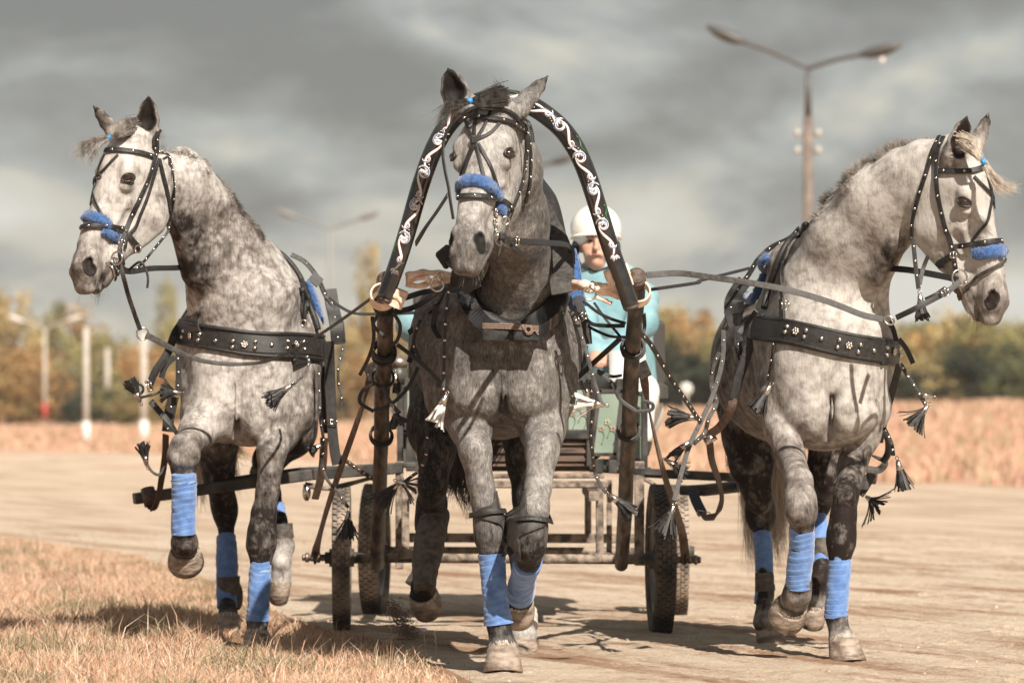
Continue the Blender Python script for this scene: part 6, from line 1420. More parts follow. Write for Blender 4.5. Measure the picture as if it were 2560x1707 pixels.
    m, ok = mk(t, 'girth_strap'); free(m, [('B', 480, 760, 17.55), ('B', 455, 870, 17.55), ('B', 440, 990, 17.55)], .046, sp=.09); free(m, [('B', 330, 790, 17.5), ('B', 390, 860, 17.5), ('B', 460, 940, 17.5), ('B', 505, 1010, 17.5)], .026, twist=1.2); m.torus(P('B', 250, 712, 17.5), .021, .0055, (.3, -1, 0), 24, 8, 0); buckle(m, P('B', 320, 690, 17.46), .010, .022, ang=.35); free(m, [('B', 250, 770, 17.5), ('B', 300, 760, 17.48), ('B', 370, 740, 17.48), ('B', 440, 690, 17.48)], .011); ok()
    m, ok = mk(t, 'trace_loop', [LEATHERB, STEEL]); free(m, [('B', 430, 1010, 17.6), ('B', 425, 1150, 17.8), ('B', 400, 1310, 18.0), ('B', 375, 1440, 18.2), ('B', 340, 1500, 18.3), ('B', 310, 1440, 18.35), ('B', 290, 1370, 18.35)], .028, twist=.6); m.tube([P('B', 310, 1360, 18.36), P('B', 335, 1470, 18.34)], .030, 12); ok()
    for a in (('B', 252, 770, 17.48, -50, -110, .075, .32), ('B', 300, 1185, 17.5, -25, -120, .070, .3), ('B', 1225, 705, 17.0, -130, 85, .080, .35), ('C', 1622, 492, 17.6, -5, 140, .075, .40), ('B', 500, 735, 17.45, -90, -10, .055, .7), ('B', 1420, 1090, 17.6, -60, 30, .03, .5)): tassel(t, *a)
    m, ok = mk(t, 'tassel_thong', LG); free(m, [('B', 1350, 495, 17.1), ('B', 1365, 540, 17.05), ('B', 1330, 620, 17.02), ('B', 1240, 700, 17.0)], .012, sp=.03); free(m, [('B', 308, 1205, 17.5), ('B', 340, 1250, 17.5), ('B', 385, 1270, 17.5), ('B', 425, 1220, 17.55)], .012); ok()
    r = thing('rein', 'worn leather rein from the left horse bit through a ring to the left shaft', 'rein', P('B', 900, 545, 16.9), 'leather reins'); m = MB()
    free(m, [('A', 390, 1200, 16.72), ('A', 418, 1300, 16.73), ('B', 185, 100, 16.8), ('B', 225, 220, 16.85), ('B', 262, 325, 16.9)], .018, mi=0); m.build('bit_strap', LG, r); m = MB(); m.torus(P('B', 278, 350, 16.9), .0235, .0035, (.2, -1, 0), 30, 8, 0); m.build('ring', STEEL, r)
    m = MB(); free(m, [('B', 300, 358, 16.88), ('B', 400, 410, 16.9), ('B', 500, 462, 16.92), ('B', 640, 520, 16.95), ('B', 800, 546, 16.98), ('B', 950, 548, 17.0), ('B', 1080, 532, 16.95), ('B', 1220, 480, 16.8), ('B', 1400, 380, 16.5), ('B', 1600, 245, 16.1), ('B', 1775, 118, 15.75)], [.026 - .014 * min(1, i / 50) for i in range(81)]); m.build('rein_strap', LG, r)
tack_left()
# ---- middle horse tack
def tack_mid():
    S = SM; D = 15.1; b = thing('bridle', 'black studded bridle with crossed face straps and blue fleece on the middle horse', 'bridle', P('D', 650, 700, 15.0), 'bridles')
    m, ok = mk(b, 'crown_strap'); son(m, S, 'D', [(525, 375), (570, 340), (640, 322), (720, 320), (800, 335), (870, 368), (925, 425)], D, .016, .010); free(m, [('D', 935, 375, 15.2), ('D', 970, 410, 15.15), ('D', 990, 470, 15.15), ('D', 1000, 540, 15.15)], .013, (.5, -1, 0)); ok()
    m, ok = mk(b, 'browband'); son(m, S, 'D', [(528, 385), (600, 382), (680, 392), (780, 405), (860, 425), (945, 470)], D, .021, .012, .092, edge=True); ok()
    m, ok = mk(b, 'cheek_strap'); son(m, S, 'D', [(925, 385), (940, 450), (945, 530), (948, 600), (930, 710), (905, 830), (865, 930), (838, 1010), (822, 1050)], D, .018, .010, .066, edge=True); son(m, S, 'D', [(960, 500), (976, 600), (976, 710), (970, 820), (945, 930)], 15.2, .011, .007, .06); ok()
    m, ok = mk(b, 'off_side_cheek_strap'); free(m, [('D', 530, 360, 15.0), ('D', 462, 425, 15.0), ('D', 420, 520, 15.0), ('D', 412, 620, 14.98), ('D', 425, 720, 14.96), ('D', 448, 830, 14.94), ('D', 462, 930, 14.92), ('D', 480, 1040, 14.92)], .013, (-.8, -.6, 0)); ok()
    m, ok = mk(b, 'crossed_face_strap')
    for pts in ([(565, 400), (585, 465), (622, 530)], [(630, 335), (622, 430), (620, 530)], [(722, 335), (690, 420), (640, 510)], [(785, 410), (720, 480), (640, 520)], [(618, 530), (560, 680), (495, 810)], [(620, 560), (580, 660), (545, 780)], [(630, 550), (655, 660), (680, 785)], [(645, 550), (710, 680), (750, 790), (778, 880)]): son(m, S, 'D', pts, D, .012, .005)
    p, nn = surf(S, 'D', 622, 528, D); m.box(p + nn * .010, (.013, 0, .002), (0, .006, 0), (0, 0, .015), 0, bev=.005); ok()
    m, ok = mk(b, 'noseband'); son(m, S, 'D', [(458, 905), (520, 905), (600, 900), (700, 905), (790, 925), (848, 968)], D, .020, .014, .076, edge=True); son(m, S, 'D', [(848, 965), (835, 1010), (822, 1050)], D, .018, .010); m.torus(P('D', 820, 1050, 14.98), .014, .003, (.3, -1, 0), 20, 6, 1); ok()
    fleece(S, b, 'D', [(482, 885), (500, 835), (560, 800), (630, 795), (700, 820), (745, 860), (778, 895)], D, .046, .010, sd=5); fleece(S, b, 'D', [(752, 955), (785, 975), (805, 1000)], D, .034, .009, 'lower_fleece', sd=6)
    m, ok = mk(b, 'off_side_curb_strap'); son(m, S, 'D', [(468, 930), (472, 990), (490, 1040)], D, .022, .006); ok()
    m, ok = mk(b, 'bit'); 
    for k in range(5): p, nn = surf(S, 'D', 742 + 4 * (k % 2), 985 + k * 34, D); m.torus(p + nn * .012, .0095, .003, (1, -.3 + .6 * (k % 2), .2), 16, 6, 1)
    p, nn = surf(S, 'D', 745, 1150, D); m.ball(p + nn * .012, (.012,) * 3, 1, 12, 8); m.tube(cr([p + nn * .01, p + nn * .014 + Vector((.01, 0, -.03)), p + nn * .01 + Vector((.002, 0, -.085))], 5), .0035, 7, 2); m.tube(cr([P('D', 745, 1150, 14.85), P('D', 760, 1200, 14.84), P('D', 790, 1215, 14.84), P('D', 792, 1180, 14.85)], 5), .0032, 7, 2)
    m.build('bit', [LEATHER, STEEL, LEATHERG], b)
    h = HM; g = lambda *p: [P('D', x, y, D_) for x, y, D_ in p]
    hair(h, 'forelock', HAIRD, [g((820, 240, 15.22), (740, 240, 15.14), (660, 265, 15.08), (585, 272, 15.06)), g((800, 215, 15.24), (710, 222, 15.14), (640, 245, 15.08), (585, 270, 15.06)), g((800, 280, 15.16), (720, 290, 15.08), (640, 295, 15.04), (585, 272, 15.06)), g((770, 255, 15.2), (690, 262, 15.1), (620, 278, 15.06), (585, 272, 15.06))], 800, 11, (.010, .003), .0013)
    hair(h, 'forelock_tail', HAIRD, [g((585, 272, 15.06), (500, 275, 15.0), (430, 310, 14.98), (380, 380, 14.96)), g((585, 272, 15.06), (500, 300, 15.0), (440, 350, 14.98), (400, 420, 14.96)), g((585, 275, 15.06), (540, 300, 15.0), (500, 320, 14.98), (450, 330, 14.98))], 520, 12, (.003, .016), .0010)
    t = MB(); t.tube([P('D', 562, 272, 15.05), P('D', 605, 266, 15.05)], .0105, 10); t.build('hair_tie', BLUETIE, h)
    hair(h, 'mane', HAIRD, [g((780, 240, 15.3), (790, 200, 15.3), (775, 160, 15.3), (750, 120, 15.3)), g((760, 240, 15.3), (755, 205, 15.3), (735, 180, 15.3))], 60, 13, (.012, .012), .0008)
    hair(h, 'tail', HAIRD, [[P('F', 1120, 0, 17.9), P('F', 1080, 120, 17.95), P('F', 1010, 300, 17.9), P('F', 1000, 400, 17.9)], [P('F', 960, -60, 17.95), P('F', 900, 120, 17.95), P('F', 905, 260, 17.95), P('F', 880, 340, 17.95)], [P('F', 1000, -60, 17.95), P('F', 940, 150, 17.95), P('F', 950, 300, 17.9), P('F', 985, 420, 17.9)]], 420, 14, (.035, .02), .0018)
    whiskers(S, h, 26, 6)
    # harness
    t = thing('shaft_harness', 'black straps, studded thongs and tassels fastening the middle horse between the shafts', 'harness', P('E', 900, 700, 15.7))
    m, ok = mk(t, 'tassel_thong'); free(m, [('E', 585, 290, 15.7), ('E', 562, 480, 15.68), ('E', 552, 700, 15.66), ('E', 545, 985, 15.64)], .012, sp=.06); ok(); tassel(t, 'E', 552, 1040, 15.63, -55, 130, .082, .30, 16, WHITET, 0, .010)
    m, ok = mk(t, 'tassel_thong', LG); free(m, [('E', 1385, 470, 15.75), ('E', 1440, 600, 15.74), ('E', 1495, 790, 15.72), ('E', 1540, 950, 15.72), ('E', 1578, 1065, 15.7)], .014, sp=.07); free(m, [('E', 1505, 930, 15.75), ('E', 1520, 1080, 15.8), ('E', 1508, 1280, 15.9), ('E', 1520, 1400, 16.0), ('F', 1730, 170, 16.1), ('F', 1760, 250, 16.1), ('F', 1800, 310, 16.1)], .014, sp=.07); ok()
    tassel(t, 'E', 1568, 1075, 15.7, -140, -20, .085, .35, 14, WHITET, 0, .010); tassel(t, 'F', 1838, 335, 16.1, 95, 70, .085, .28)
    m, ok = mk(t, 'side_thong'); free(m, [('E', 395, 520, 16.1), ('E', 350, 660, 16.1), ('E', 380, 760, 16.1), ('E', 420, 880, 16.1), ('E', 432, 1050, 16.1), ('E', 437, 1235, 16.1), ('E', 440, 1360, 16.1), ('E', 400, 1490, 16.2), ('F', 660, 210, 16.3), ('F', 590, 262, 16.3)], .013, sp=.07); ok()
    tassel(t, 'F', 570, 262, 16.3, -110, 110, .090, .45, 22); tassel(t, 'F', 600, 250, 16.28, 60, 20, .060, .9, 12); tassel(t, 'E', 225, 1130, 16.0, 20, 55, .045, 1.0, 26); tassel(t, 'E', 1480, 1010, 15.9, -10, -80, .05, .35, 10); tassel(t, 'E', 232, 900, 17.0, 10, 90, .045, .3, 10); tassel(t, 'F', 2188, 410, 16.6, -45, 120, .085, .45)
    m, ok = mk(t, 'belly_band'); free(m, [('E', 245, 685, 15.95), ('E', 320, 740, 15.9), ('E', 430, 830, 15.85), ('E', 530, 935, 15.85)], .016, (-.2, -1, .3)); ok(); m = MB(); free(m, [('E', 1705, 640, 15.95), ('E', 1640, 700, 15.95), ('E', 1540, 790, 16.0), ('E', 1410, 910, 16.1)], .020, (.2, -1, .3)); m.build('belly_band', LM, t)
    m, ok = mk(t, 'back_strap'); 
    for pts in ([('E', 560, 330, 15.85), ('E', 510, 420, 16.0), ('E', 420, 520, 16.2), ('E', 320, 605, 16.3)], [('E', 540, 300, 15.85), ('E', 470, 370, 15.95), ('E', 350, 440, 16.0), ('E', 230, 470, 15.9)], [('E', 650, 330, 15.8), ('E', 540, 330, 15.85), ('E', 420, 340, 15.9), ('E', 290, 380, 15.75)], [('E', 500, 420, 16.0), ('E', 480, 560, 16.0), ('E', 515, 640, 15.95)], [('E', 420, 400, 16.2), ('E', 380, 560, 16.2), ('E', 350, 700, 16.2), ('E', 320, 800, 16.2)]): free(m, pts, .022, (-.2, -1, .4), twist=.5); m.build('back_strap', LM, t); m = MB()
    free(m, [('E', 440, 360, 16.3), ('E', 390, 500, 16.3), ('E', 370, 640, 16.3), ('E', 385, 740, 16.3)], .02, sp=.035); ok()
    m, ok = mk(t, 'saddle_girth'); 
    for pts, w_ in (([('E', 1410, 370, 16.05), ('E', 1450, 470, 16.05), ('E', 1480, 580, 16.05), ('E', 1490, 680, 16.05)], .032), ([('E', 1440, 440, 16.1), ('E', 1500, 540, 16.0), ('E', 1600, 560, 15.9), ('E', 1730, 560, 15.85)], .016), ([('E', 1490, 565, 16.0), ('E', 1560, 600, 15.95), ('E', 1640, 630, 15.9), ('E', 1740, 635, 15.88)], .011), ([('E', 1460, 400, 16.0), ('E', 1550, 470, 15.95), ('E', 1640, 515, 15.9), ('E', 1735, 545, 15.85)], .012), ([('E', 1530, 410, 16.0), ('E', 1600, 510, 15.95), ('E', 1700, 630, 15.9)], .010), ([('E', 1480, 690, 16.1), ('E', 1470, 780, 16.1), ('E', 1430, 870, 16.2)], .014), ([('E', 1550, 850, 16.0), ('E', 1640, 890, 16.0), ('E', 1710, 885, 15.95)], .012), ([('E', 1555, 860, 16.0), ('E', 1650, 940, 16.0), ('E', 1700, 1040, 16.0), ('E', 1800, 1115, 16.0)], .016)):
        m = MB(); free(m, pts, w_, (.1, -1, .2))
        if w_ == .032: buckle(m, P('E', 1455, 500, 15.98), .016, .012, ang=.6)
        m.build('saddle_girth' if w_ == .032 else 'side_strap', LM, t)
    m, ok = mk(t, 'shaft_lashing')
    for i, tt, n_ in ((0, .072, 1), (0, .215, 4), (1, .215, 3), (0, .30, 1), (0, .50, 2), (1, .49, 2)):
        c = shp(i, tt); ax = (SH1[1] - SH1[0]).normalized(); a = ax.orthogonal().normalized(); b_ = ax.cross(a)
        for k in range(n_):
            pts = []; nr = []
            for j in range(29):
                an = 2 * math.pi * j / 28; d = a * math.cos(an) + b_ * math.sin(an); pts.append(c + ax * (.020 * (k - n_ / 2) + .008 * math.sin(an + k * 1.3)) + d * (.040 + .004 * (k % 2))); nr.append(d)
            m.strap(pts, nr, .020, .005)
        m.build('shaft_lashing', LM, t); m = MB()
    for pts in ([('E', 165, 640, 15.9), ('E', 90, 560, 15.9), ('E', 105, 510, 15.9), ('E', 130, 480, 15.9)], [('E', 215, 470, 15.9), ('E', 262, 560, 15.9), ('E', 240, 660, 15.92), ('E', 180, 690, 15.92)], [('E', 80, 500, 15.9), ('E', 90, 640, 15.95), ('E', 60, 760, 16.0), ('E', 0, 880, 16.1)], [('E', 90, 1120, 16.3), ('E', 0, 1060, 16.3), ('E', 20, 980, 16.3), ('E', 90, 940, 16.2)], [('E', 1850, 620, 15.9), ('E', 1860, 560, 15.9), ('E', 1855, 480, 15.85)], [('E', 1800, 1120, 16.3), ('E', 1900, 1110, 16.3), ('E', 1910, 1070, 16.3), ('E', 1850, 1050, 16.3)], [('E', 90, 1110, 16.2), ('E', 190, 1080, 16.2), ('E', 300, 980, 16.2), ('E', 380, 830, 16.2)], [('E', 150, 960, 16.2), ('E', 200, 1060, 16.1), ('E', 260, 1130, 16.0)]): m = MB(); free(m, pts, .014); m.build('strap_loop', LM, t)
    for nm, pts, lab in ((0, [('E', 75, 860, 16.7), ('E', 20, 1080, 17.2), ('F', 180, 340, 18.2), ('F', 105, 610, 18.75), ('F', 88, 690, 18.82)], 'flat brown draught strap from the left shaft down to the wheel axle end'), (1, [('E', 1850, 850, 16.6), ('E', 1880, 1080, 17.1), ('F', 2140, 200, 17.9), ('F', 2240, 520, 18.45), ('F', 2266, 690, 18.62)], 'flat brown draught strap from the right shaft down to the wheel axle end')):
        m = MB(); free(m, pts, .040, (0, -1, .35), .004); m.box(P(*pts[0]), (.022, -.004, .012), (0, .006, 0), (-.012, 0, .030), 1, bev=.003); m.torus(P(*pts[-1]), .024, .006, (1, 0, 0), 20, 8, 1)
        m.top('draught_strap', [mat('dull_brown_strap%d' % nm, (.13, .085, .06), .7, col2=(.26, .18, .135), scale=20, bump=.4), IRON], lab, 'strap', 'draught straps')
    r = thing('rein', 'broad buckled leather rein running right from the middle horse bit', 'rein', P('D', 900, 1190, 15.0), 'leather reins'); m = MB()
    free(m, [('D', 775, 1160, 14.95), ('D', 850, 1178, 14.98), ('D', 950, 1188, 15.1), ('D', 1080, 1195, 15.35), ('D', 1235, 1220, 15.75), ('D', 1255, 1330, 15.9)], .024, (0, -1, .1), .004); m.box(P('D', 800, 1150, 14.94), (.013, 0, 0), (0, .008, 0), (0, 0, .014), 0, bev=.005); buckle(m, P('D', 890, 1183, 15.0), .009, .014, ang=-.08); m.build('rein_strap', LM, r); m = MB(); free(m, [('D', 850, 1205, 15.0), ('D', 900, 1245, 15.02), ('D', 970, 1282, 15.1), ('D', 1035, 1285, 15.2), ('D', 1072, 1240, 15.3)], .014); m.build('loose_end', LM, r)
    m = MB(); free(m, [('D', 445, 880, 15.1), ('D', 380, 980, 15.3), ('D', 300, 1095, 15.55), ('D', 235, 1200, 15.7)], .022, (-.3, -1, .3)); m.top('rein', LG, 'grey leather check rein slanting from the middle horse cheek to the left arch leg', 'rein', 'leather reins')
tack_mid()
# ---- right horse tack
def tack_right():
    S = SR; D = 16.3; b = thing('bridle', 'black studded bridle with blue fleece noseband on the right horse', 'bridle', P('G', 1600, 700, 16.1), 'bridles')
    m, ok = mk(b, 'browband'); son(m, S, 'G', [(1420, 432), (1500, 432), (1600, 436), (1660, 426), (1712, 405)], D, .021, .009, .085, edge=True); ok()
    m, ok = mk(b, 'cheek_strap'); son(m, S, 'G', [(1478, 232), (1440, 320), (1432, 440), (1440, 555), (1460, 665), (1486, 780), (1515, 880), (1532, 955), (1552, 1040)], D, .020, .011, .068, edge=True); buckle(m, P('G', 1528, 935, 16.12), .012, .010); ok()
    m, ok = mk(b, 'throat_latch'); son(m, S, 'G', [(1450, 228), (1405, 320), (1372, 440), (1332, 560), (1308, 650), (1290, 745), (1285, 835)], D, .018, .009, .068); free(m, [('G', 1285, 840, 16.15), ('G', 1292, 920, 16.15), ('G', 1300, 1000, 16.15), ('G', 1318, 1140, 16.15)], .017, sp=.055); free(m, [('G', 1375, 940, 16.2), ('G', 1345, 1020, 16.2), ('G', 1325, 1110, 16.17)], .016); ok()
    tassel(b, 'G', 1328, 1200, 16.15, 12, 120, .062, .30)
    m, ok = mk(b, 'noseband'); son(m, S, 'G', [(1520, 886), (1600, 876), (1680, 864), (1760, 856), (1822, 855)], D, .020, .014, .09, edge=True); son(m, S, 'G', [(1540, 935), (1480, 965), (1430, 1000), (1405, 1030)], D, .026, .008); ok()
    fleece(S, b, 'G', [(1640, 925), (1700, 925), (1780, 915), (1835, 912), (1850, 925)], D, .050, .008, sd=8)
    m, ok = mk(b, 'crossed_face_strap'); son(m, S, 'G', [(1650, 462), (1700, 515), (1750, 565), (1778, 610), (1788, 655)], D, .011, .006); son(m, S, 'G', [(1718, 420), (1740, 500), (1755, 570), (1745, 650), (1725, 740), (1680, 800), (1640, 852)], D, .011, .006); ok()
    m, ok = mk(b, 'flash_strap', LG); son(m, S, 'G', [(1842, 960), (1780, 1005), (1700, 1050), (1640, 1100), (1580, 1160)], D, .013, .010); ok()
    m, ok = mk(b, 'bit'); m.torus(P('G', 1566, 1072, 16.08), .030, .0035, (.3, -1, .1), 30, 8, 1); m.ball(P('G', 1602, 1102, 16.07), (.008,) * 3, 1); m.build('bit', [LEATHER, STEEL, LEATHERB], b); m = MB(); son(m, S, 'G', [(1550, 1110), (1545, 1160), (1535, 1230)], D, .030, .010, mi=2);  m.build('curb_strap', [LEATHER, STEEL, LEATHERB], b)
    m, ok = mk(b, 'bearing_strap'); free(m, [('G', 1130, 1015, 16.6), ('G', 1250, 1025, 16.5), ('G', 1350, 1042, 16.4), ('G', 1470, 1065, 16.3), ('G', 1550, 1085, 16.2)], .026, th=.004); ok()
    h = HR; g = lambda *p: [P('G', x, y, D_) for x, y, D_ in p]
    hair(h, 'forelock', HAIRL, [g((1580, 230, 16.2), (1640, 250, 16.18), (1680, 310, 16.16), (1705, 370, 16.15)), g((1600, 270, 16.2), (1650, 310, 16.15), (1680, 350, 16.13), (1705, 370, 16.15))], 320, 21, (.012, .004), .0014)
    hair(h, 'forelock_tail', HAIRL, [g((1708, 370, 16.15), (1760, 440, 16.12), (1830, 520, 16.1), (1920, 525, 16.1)), g((1708, 372, 16.15), (1740, 450, 16.12), (1790, 530, 16.1), (1860, 560, 16.1)), g((1708, 372, 16.15), (1750, 430, 16.12), (1800, 480, 16.1), (1880, 540, 16.1))], 480, 22, (.004, .014), .0010)
    t = MB(); t.tube([P('G', 1700, 355, 16.14), P('G', 1715, 388, 16.13)], .009, 10); t.build('hair_tie', BLUETIE, h)
    mane(S, h, 'G', [(700, 720), (745, 620), (810, 530), (880, 480), (960, 410), (1060, 330), (1170, 270), (1280, 225), (1370, 205), (1440, 212)], 16.5, HAIRG, 3200, .034, (-.1, .1, -.25), 23, .032)
    hair(h, 'tail', HAIRL, [[P('H', 870, 950, 18.4), P('H', 870, 1150, 18.4), P('I', 650, 100, 18.4), P('I', 670, 400, 18.4), P('I', 700, 720, 18.4)], [P('H', 900, 950, 18.4), P('H', 900, 1150, 18.4), P('I', 690, 200, 18.4), P('I', 720, 400, 18.4), P('I', 730, 640, 18.4)], [P('H', 700, 1000, 18.4), P('H', 660, 1200, 18.4), P('I', 480, 150, 18.4), P('I', 500, 450, 18.4), P('I', 520, 760, 18.4)], [P('H', 850, 950, 18.45), P('H', 850, 1150, 18.45), P('I', 630, 150, 18.45), P('I', 640, 350, 18.4), P('I', 680, 560, 18.4)]], 1300, 24, (.030, .022), .0018)
    whiskers(S, h, 26, 7)
    t = thing('breast_harness', 'black breast collar with silver studs, straps and many tassels on the right horse', 'harness', P('H', 1200, 400, 16.4), 'harness sets on the outer horses'); D = 16.6
    m, ok = mk(t, 'breast_collar'); cl = [(755, 312), (860, 325), (980, 342), (1120, 372), (1260, 405), (1400, 435), (1540, 458), (1640, 475), (1705, 485)]
    son(m, S, 'H', cl, D, .100, .008, None, .006); son(m, S, 'H', cl, D, .076, .015, None, .004, 6, 0, True)
    for s_ in (-70, 66): q, nr = path(S, 'H', [(x, y + s_) for x, y in cl], D, .012); m.tube(q, .0085, 8)
    for x, y in ((983, 310), (970, 346), (1097, 332), (1084, 375), (1189, 384), (1299, 391), (1287, 437), (1428, 423), (1413, 466), (1508, 458), (1587, 440), (1585, 487), (1662, 443), (1667, 487)): p, nn = surf(S, 'H', x, y, D); m.ball(p + nn * .021, (.0095,) * 3, 1, 10, 7)
    for x, y in ((1033, 340), (1357, 427), (1629, 462)):
        p, nn = surf(S, 'H', x, y, D); p += nn * .022; a = nn.orthogonal().normalized(); b_ = nn.cross(a); m.ball(p, (.007,) * 3, 1, 9, 6)
        for k in range(6): m.ball(p + (a * math.cos(k * 1.047) + b_ * math.sin(k * 1.047)) * .0105, (.0062,) * 3, 1, 8, 5)
    ok()
    m, ok = mk(t, 'neck_strap'); q, nr = path(S, 'G', [(655, 758), (600, 800), (540, 870), (490, 960), (450, 1070), (415, 1180), (400, 1260)], 17.0, .012); m.tube(q, .013, 10); q, nr = path(S, 'G', [(540, 880), (510, 980), (500, 1090), (512, 1200), (518, 1320)], 16.9, .012); m.strap(q, nr, .020, .003); buckle(m, P('H', 950, 165, 16.5), .013, .016); son(m, S, 'H', [(945, 130), (948, 200), (950, 265)], D, .026, .018); ok()
    fleece(S, t, 'G', [(445, 955), (400, 1005), (345, 1060), (300, 1120), (265, 1190), (262, 1230)], 17.2, .052, .03, 'blue_pad', sd=9)
    m, ok = mk(t, 'saddle_pad'); free(m, [('G', 600, 775, 17.3), ('G', 540, 835, 17.35), ('G', 430, 890, 17.4), ('G', 350, 965, 17.4), ('G', 290, 1060, 17.4), ('G', 220, 1150, 17.4), ('G', 175, 1260, 17.4)], .022, (-.4, -.8, .3), .004, .05); free(m, [('G', 270, 1090, 17.35), ('G', 225, 1150, 17.35), ('G', 190, 1220, 17.35), ('G', 190, 1300, 17.3)], .060, (-.3, -1, 0), .005, .09); free(m, [('G', 360, 930, 17.3), ('G', 420, 990, 17.3)], .05, (-.2, -1, .4), .006); ok()
    m, ok = mk(t, 'side_strap', [LEATHER, STEEL]); free(m, [('H', 730, 380, 17.0), ('H', 680, 540, 17.0), ('H', 640, 660, 17.0), ('H', 610, 780, 17.0)], .040, (-.2, -1, 0), .004, twist=.4); free(m, [('H', 570, 200, 17.2), ('H', 600, 320, 17.2), ('H', 560, 420, 17.2), ('H', 530, 560, 17.2)], .030, twist=.7); free(m, [('H', 760, 200, 16.9), ('H', 700, 280, 17.0), ('H', 650, 350, 17.0), ('H', 660, 400, 17.0)], .020); free(m, [('H', 640, 300, 17.1), ('H', 640, 420, 17.1), ('H', 665, 520, 17.1)], .03, sp=.05); ok()
    m, ok = mk(t, 'breeching_strap', [LEATHERB, STEEL]); free(m, [('H', 612, 770, 17.0), ('H', 590, 850, 17.0), ('H', 520, 960, 17.05), ('H', 435, 1020, 17.1)], .036, (-.2, -1, .2), .004); m.tube([P('H', 445, 1015, 17.1), P('H', 470, 1060, 17.1)], .026, 12, 1); free(m, [('H', 455, 1060, 17.2), ('H', 470, 1180, 17.3), ('H', 515, 1320, 17.5), ('H', 532, 1430, 17.7), ('H', 500, 1530, 17.8), ('H', 440, 1550, 17.9), ('H', 395, 1530, 18.0), ('H', 350, 1400, 18.2)], .030, th=.004, twist=.9); ok()
    m, ok = mk(t, 'buckled_trace_end', [mat('blue_black_leather', (.015, .022, .045), .5, bump=.3), STEEL]); free(m, [('H', 340, 1370, 18.1), ('H', 370, 1450, 18.05), ('H', 410, 1530, 18.0)], .044, th=.008); buckle(m, P('H', 415, 1525, 17.97), .026, .010, ang=-.2); ok()
    m, ok = mk(t, 'trace_strap', LG); free(m, [('H', 545, 330, 17.0), ('H', 540, 520, 16.9), ('H', 480, 740, 16.8), ('H', 400, 920, 16.75), ('H', 320, 1090, 16.7), ('H', 265, 1280, 16.65), ('H', 222, 1440, 16.6)], .019, sp=.11); free(m, [('H', 520, 470, 17.1), ('H', 475, 580, 17.1), ('H', 470, 700, 17.1), ('H', 500, 800, 17.05), ('H', 450, 900, 17.0), ('H', 420, 1000, 17.0), ('H', 350, 1070, 16.9)], .018, sp=.06); ok()
    m, ok = mk(t, 'long_studded_strap'); free(m, [('H', 0, 345, 15.85), ('H', 50, 395, 15.9), ('H', 92, 455, 15.95), ('H', 205, 650, 16.1), ('H', 300, 790, 16.3), ('H', 395, 930, 16.6)], .019, sp=.066); ok()
    m, ok = mk(t, 'tassel_thong'); son(m, S, 'H', [(897, 370), (888, 450), (875, 550), (855, 650)], D, .016, .012, .065); ok(); m = MB(); free(m, [('H', 1700, 545, 16.6), ('H', 1760, 640, 16.6), ('H', 1820, 740, 16.6), ('H', 1868, 815, 16.6)], .017, sp=.04); m.build('tassel_thong', LM, t); m = MB(); free(m, [('H', 1595, 965, 16.8), ('H', 1640, 1060, 16.75), ('H', 1655, 1145, 16.7)], .016, sp=.035); m.build('tassel_thong', LM, t); m = MB(); free(m, [('H', 330, 1050, 16.75), ('H', 230, 1110, 16.75), ('H', 160, 1180, 16.75)], .012); m.build('tassel_thong', LM, t)
    for a in (('H', 835, 715, 16.3, -70, 110, .078, .30), ('H', 1862, 845, 16.6, -60, 70, .070, .85, 20), ('H', 1690, 1205, 16.7, 30, 120, .075, .28), ('H', 1500, 1430, 17.2, 35, 25, .052, 1.5, 30), ('H', 350, 900, 16.6, -130, -15, .085, .32), ('H', 300, 1075, 16.72, -70, 60, .060, .25, 12), ('H', 200, 1195, 16.72, 80, 55, .062, .6, 18), ('H', 1880, 760, 16.6, -1, -.2, .02, .3, 5)): tassel(t, *a)
    m, ok = mk(t, 'off_side_strap'); free(m, [('H', 1695, 550, 16.75), ('H', 1650, 720, 16.8), ('H', 1600, 900, 16.85), ('H', 1565, 1060, 16.9)], .030, (.3, -1, 0), .004); free(m, [('H', 1690, 385, 16.7), ('H', 1740, 450, 16.7), ('H', 1785, 545, 16.7)], .020); free(m, [('H', 1570, 90, 16.9), ('H', 1600, 220, 16.85), ('H', 1650, 310, 16.75), ('H', 1675, 400, 16.7)], .020); ftube(m, [('H', 1590, 980, 16.9), ('H', 1620, 1040, 16.95), ('H', 1620, 1130, 17.0), ('H', 1585, 1190, 17.0)], .014); ok()
    m, ok = mk(t, 'shoulder_loop', LG); free(m, [('H', 1480, 1235, 17.3), ('H', 1560, 1240, 17.3), ('H', 1600, 1190, 17.3), ('H', 1530, 1150, 17.35)], .030, th=.004, twist=.8); free(m, [('H', 1520, 1260, 17.4), ('H', 1460, 1360, 17.4), ('H', 1430, 1400, 17.4)], .040); ok()
    r = thing('rein', 'long worn leather rein from the right horse bit across its neck to the shaft', 'rein', P('G', 700, 1200, 16.2), 'leather reins')
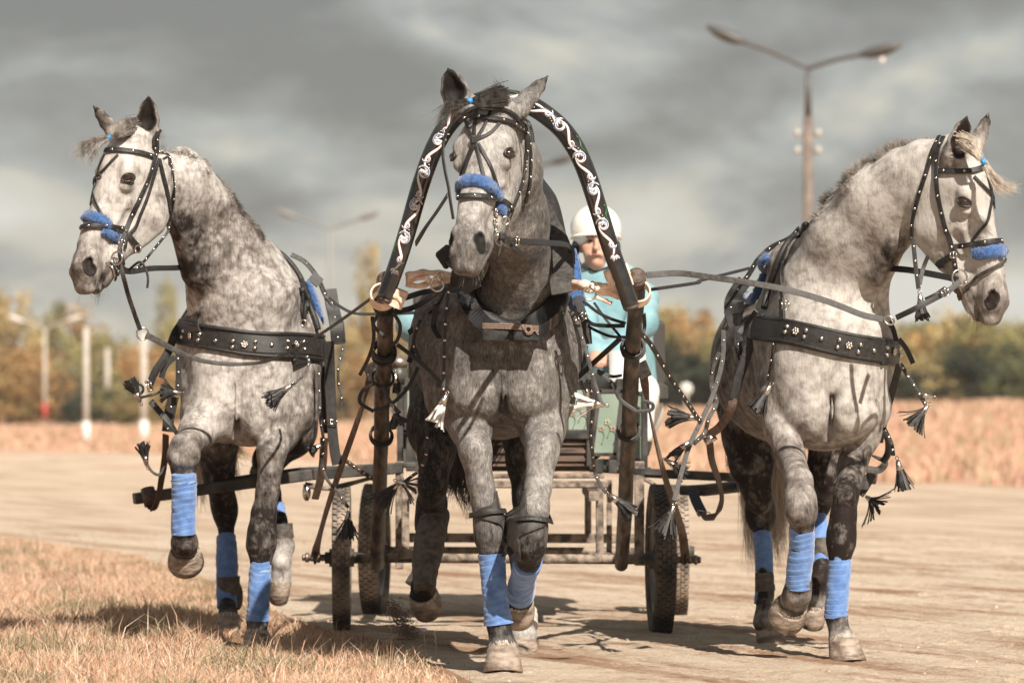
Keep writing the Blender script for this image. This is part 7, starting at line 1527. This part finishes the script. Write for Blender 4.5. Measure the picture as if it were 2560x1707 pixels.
    m = MB(); free(m, [('G', 1560, 1100, 16.08), ('G', 1500, 1150, 16.06), ('G', 1400, 1205, 16.06), ('G', 1290, 1262, 16.06), ('G', 1185, 1312, 16.1)], .022, (0, -1, .2), .004); buckle(m, P('G', 1480, 1160, 16.04), .013, .013, ang=.5); free(m, [('G', 1480, 1130, 16.2), ('G', 1420, 1170, 16.2), ('G', 1360, 1200, 16.15)], .012); m.build('bit_strap', LM, r)
    m = MB(); m.torus(P('G', 1140, 1328, 16.1), .020, .0038, (.3, -.8, .6), 26, 8, 0); m.build('ring', STEEL, r)
    m = MB(); free(m, [('G', 1110, 1325, 16.1), ('G', 980, 1296, 16.1), ('G', 850, 1245, 16.1), ('G', 700, 1192, 16.1), ('G', 500, 1140, 16.1), ('G', 300, 1103, 16.05), ('G', 100, 1075, 15.95), ('V', 1560, 628, 15.8), ('V', 1485, 632, 15.75)], .025, (0, -1, .35), .003, n=9); m.build('rein_strap', LG, r)
    m = MB(); free(m, [('G', 300, 1015, 17.3), ('G', 180, 1045, 17.0), ('G', 0, 1090, 16.5), ('V', 1600, 650, 16.1), ('V', 1490, 666, 15.8)], .013, (0, -1, .2)); m.top('rein', LM, 'thin dark rein from behind the right horse saddle pad to the right shaft', 'rein', 'leather reins')
    m = MB(); free(m, [('J', 880, 1160, 17.8), ('J', 980, 1240, 17.6), ('J', 1100, 1300, 17.3), ('J', 1250, 1315, 16.9), ('J', 1500, 1310, 16.6), ('J', 1720, 1300, 16.4)], .013, (0, -1, .2)); m.top('rein', LG, 'thin slack rein between the left horse saddle and the left shaft', 'rein', 'leather reins')
tack_right()
# ------------------------------------------------------------------ air
def haze():
    m = MB(); m.box((0, 330, 12), (120, 0, 0), (0, 360, 0), (0, 0, 13.5)); mt = bpy.data.materials.new('air_haze'); mt.use_nodes = True; t = mt.node_tree; t.nodes.clear()
    o = N(t, 'ShaderNodeOutputMaterial'); v = N(t, 'ShaderNodeVolumePrincipled', i_Density=HAZED); v.inputs['Color'].default_value = (.93, .93, .92, 1); v.inputs['Anisotropy'].default_value = .3
    t.links.new(v.outputs[0], o.inputs['Volume']); tag(m.build('haze', mt), 'thin pale haze over the far field', 'haze', kind='stuff')
HAZED = 0.0004
haze()
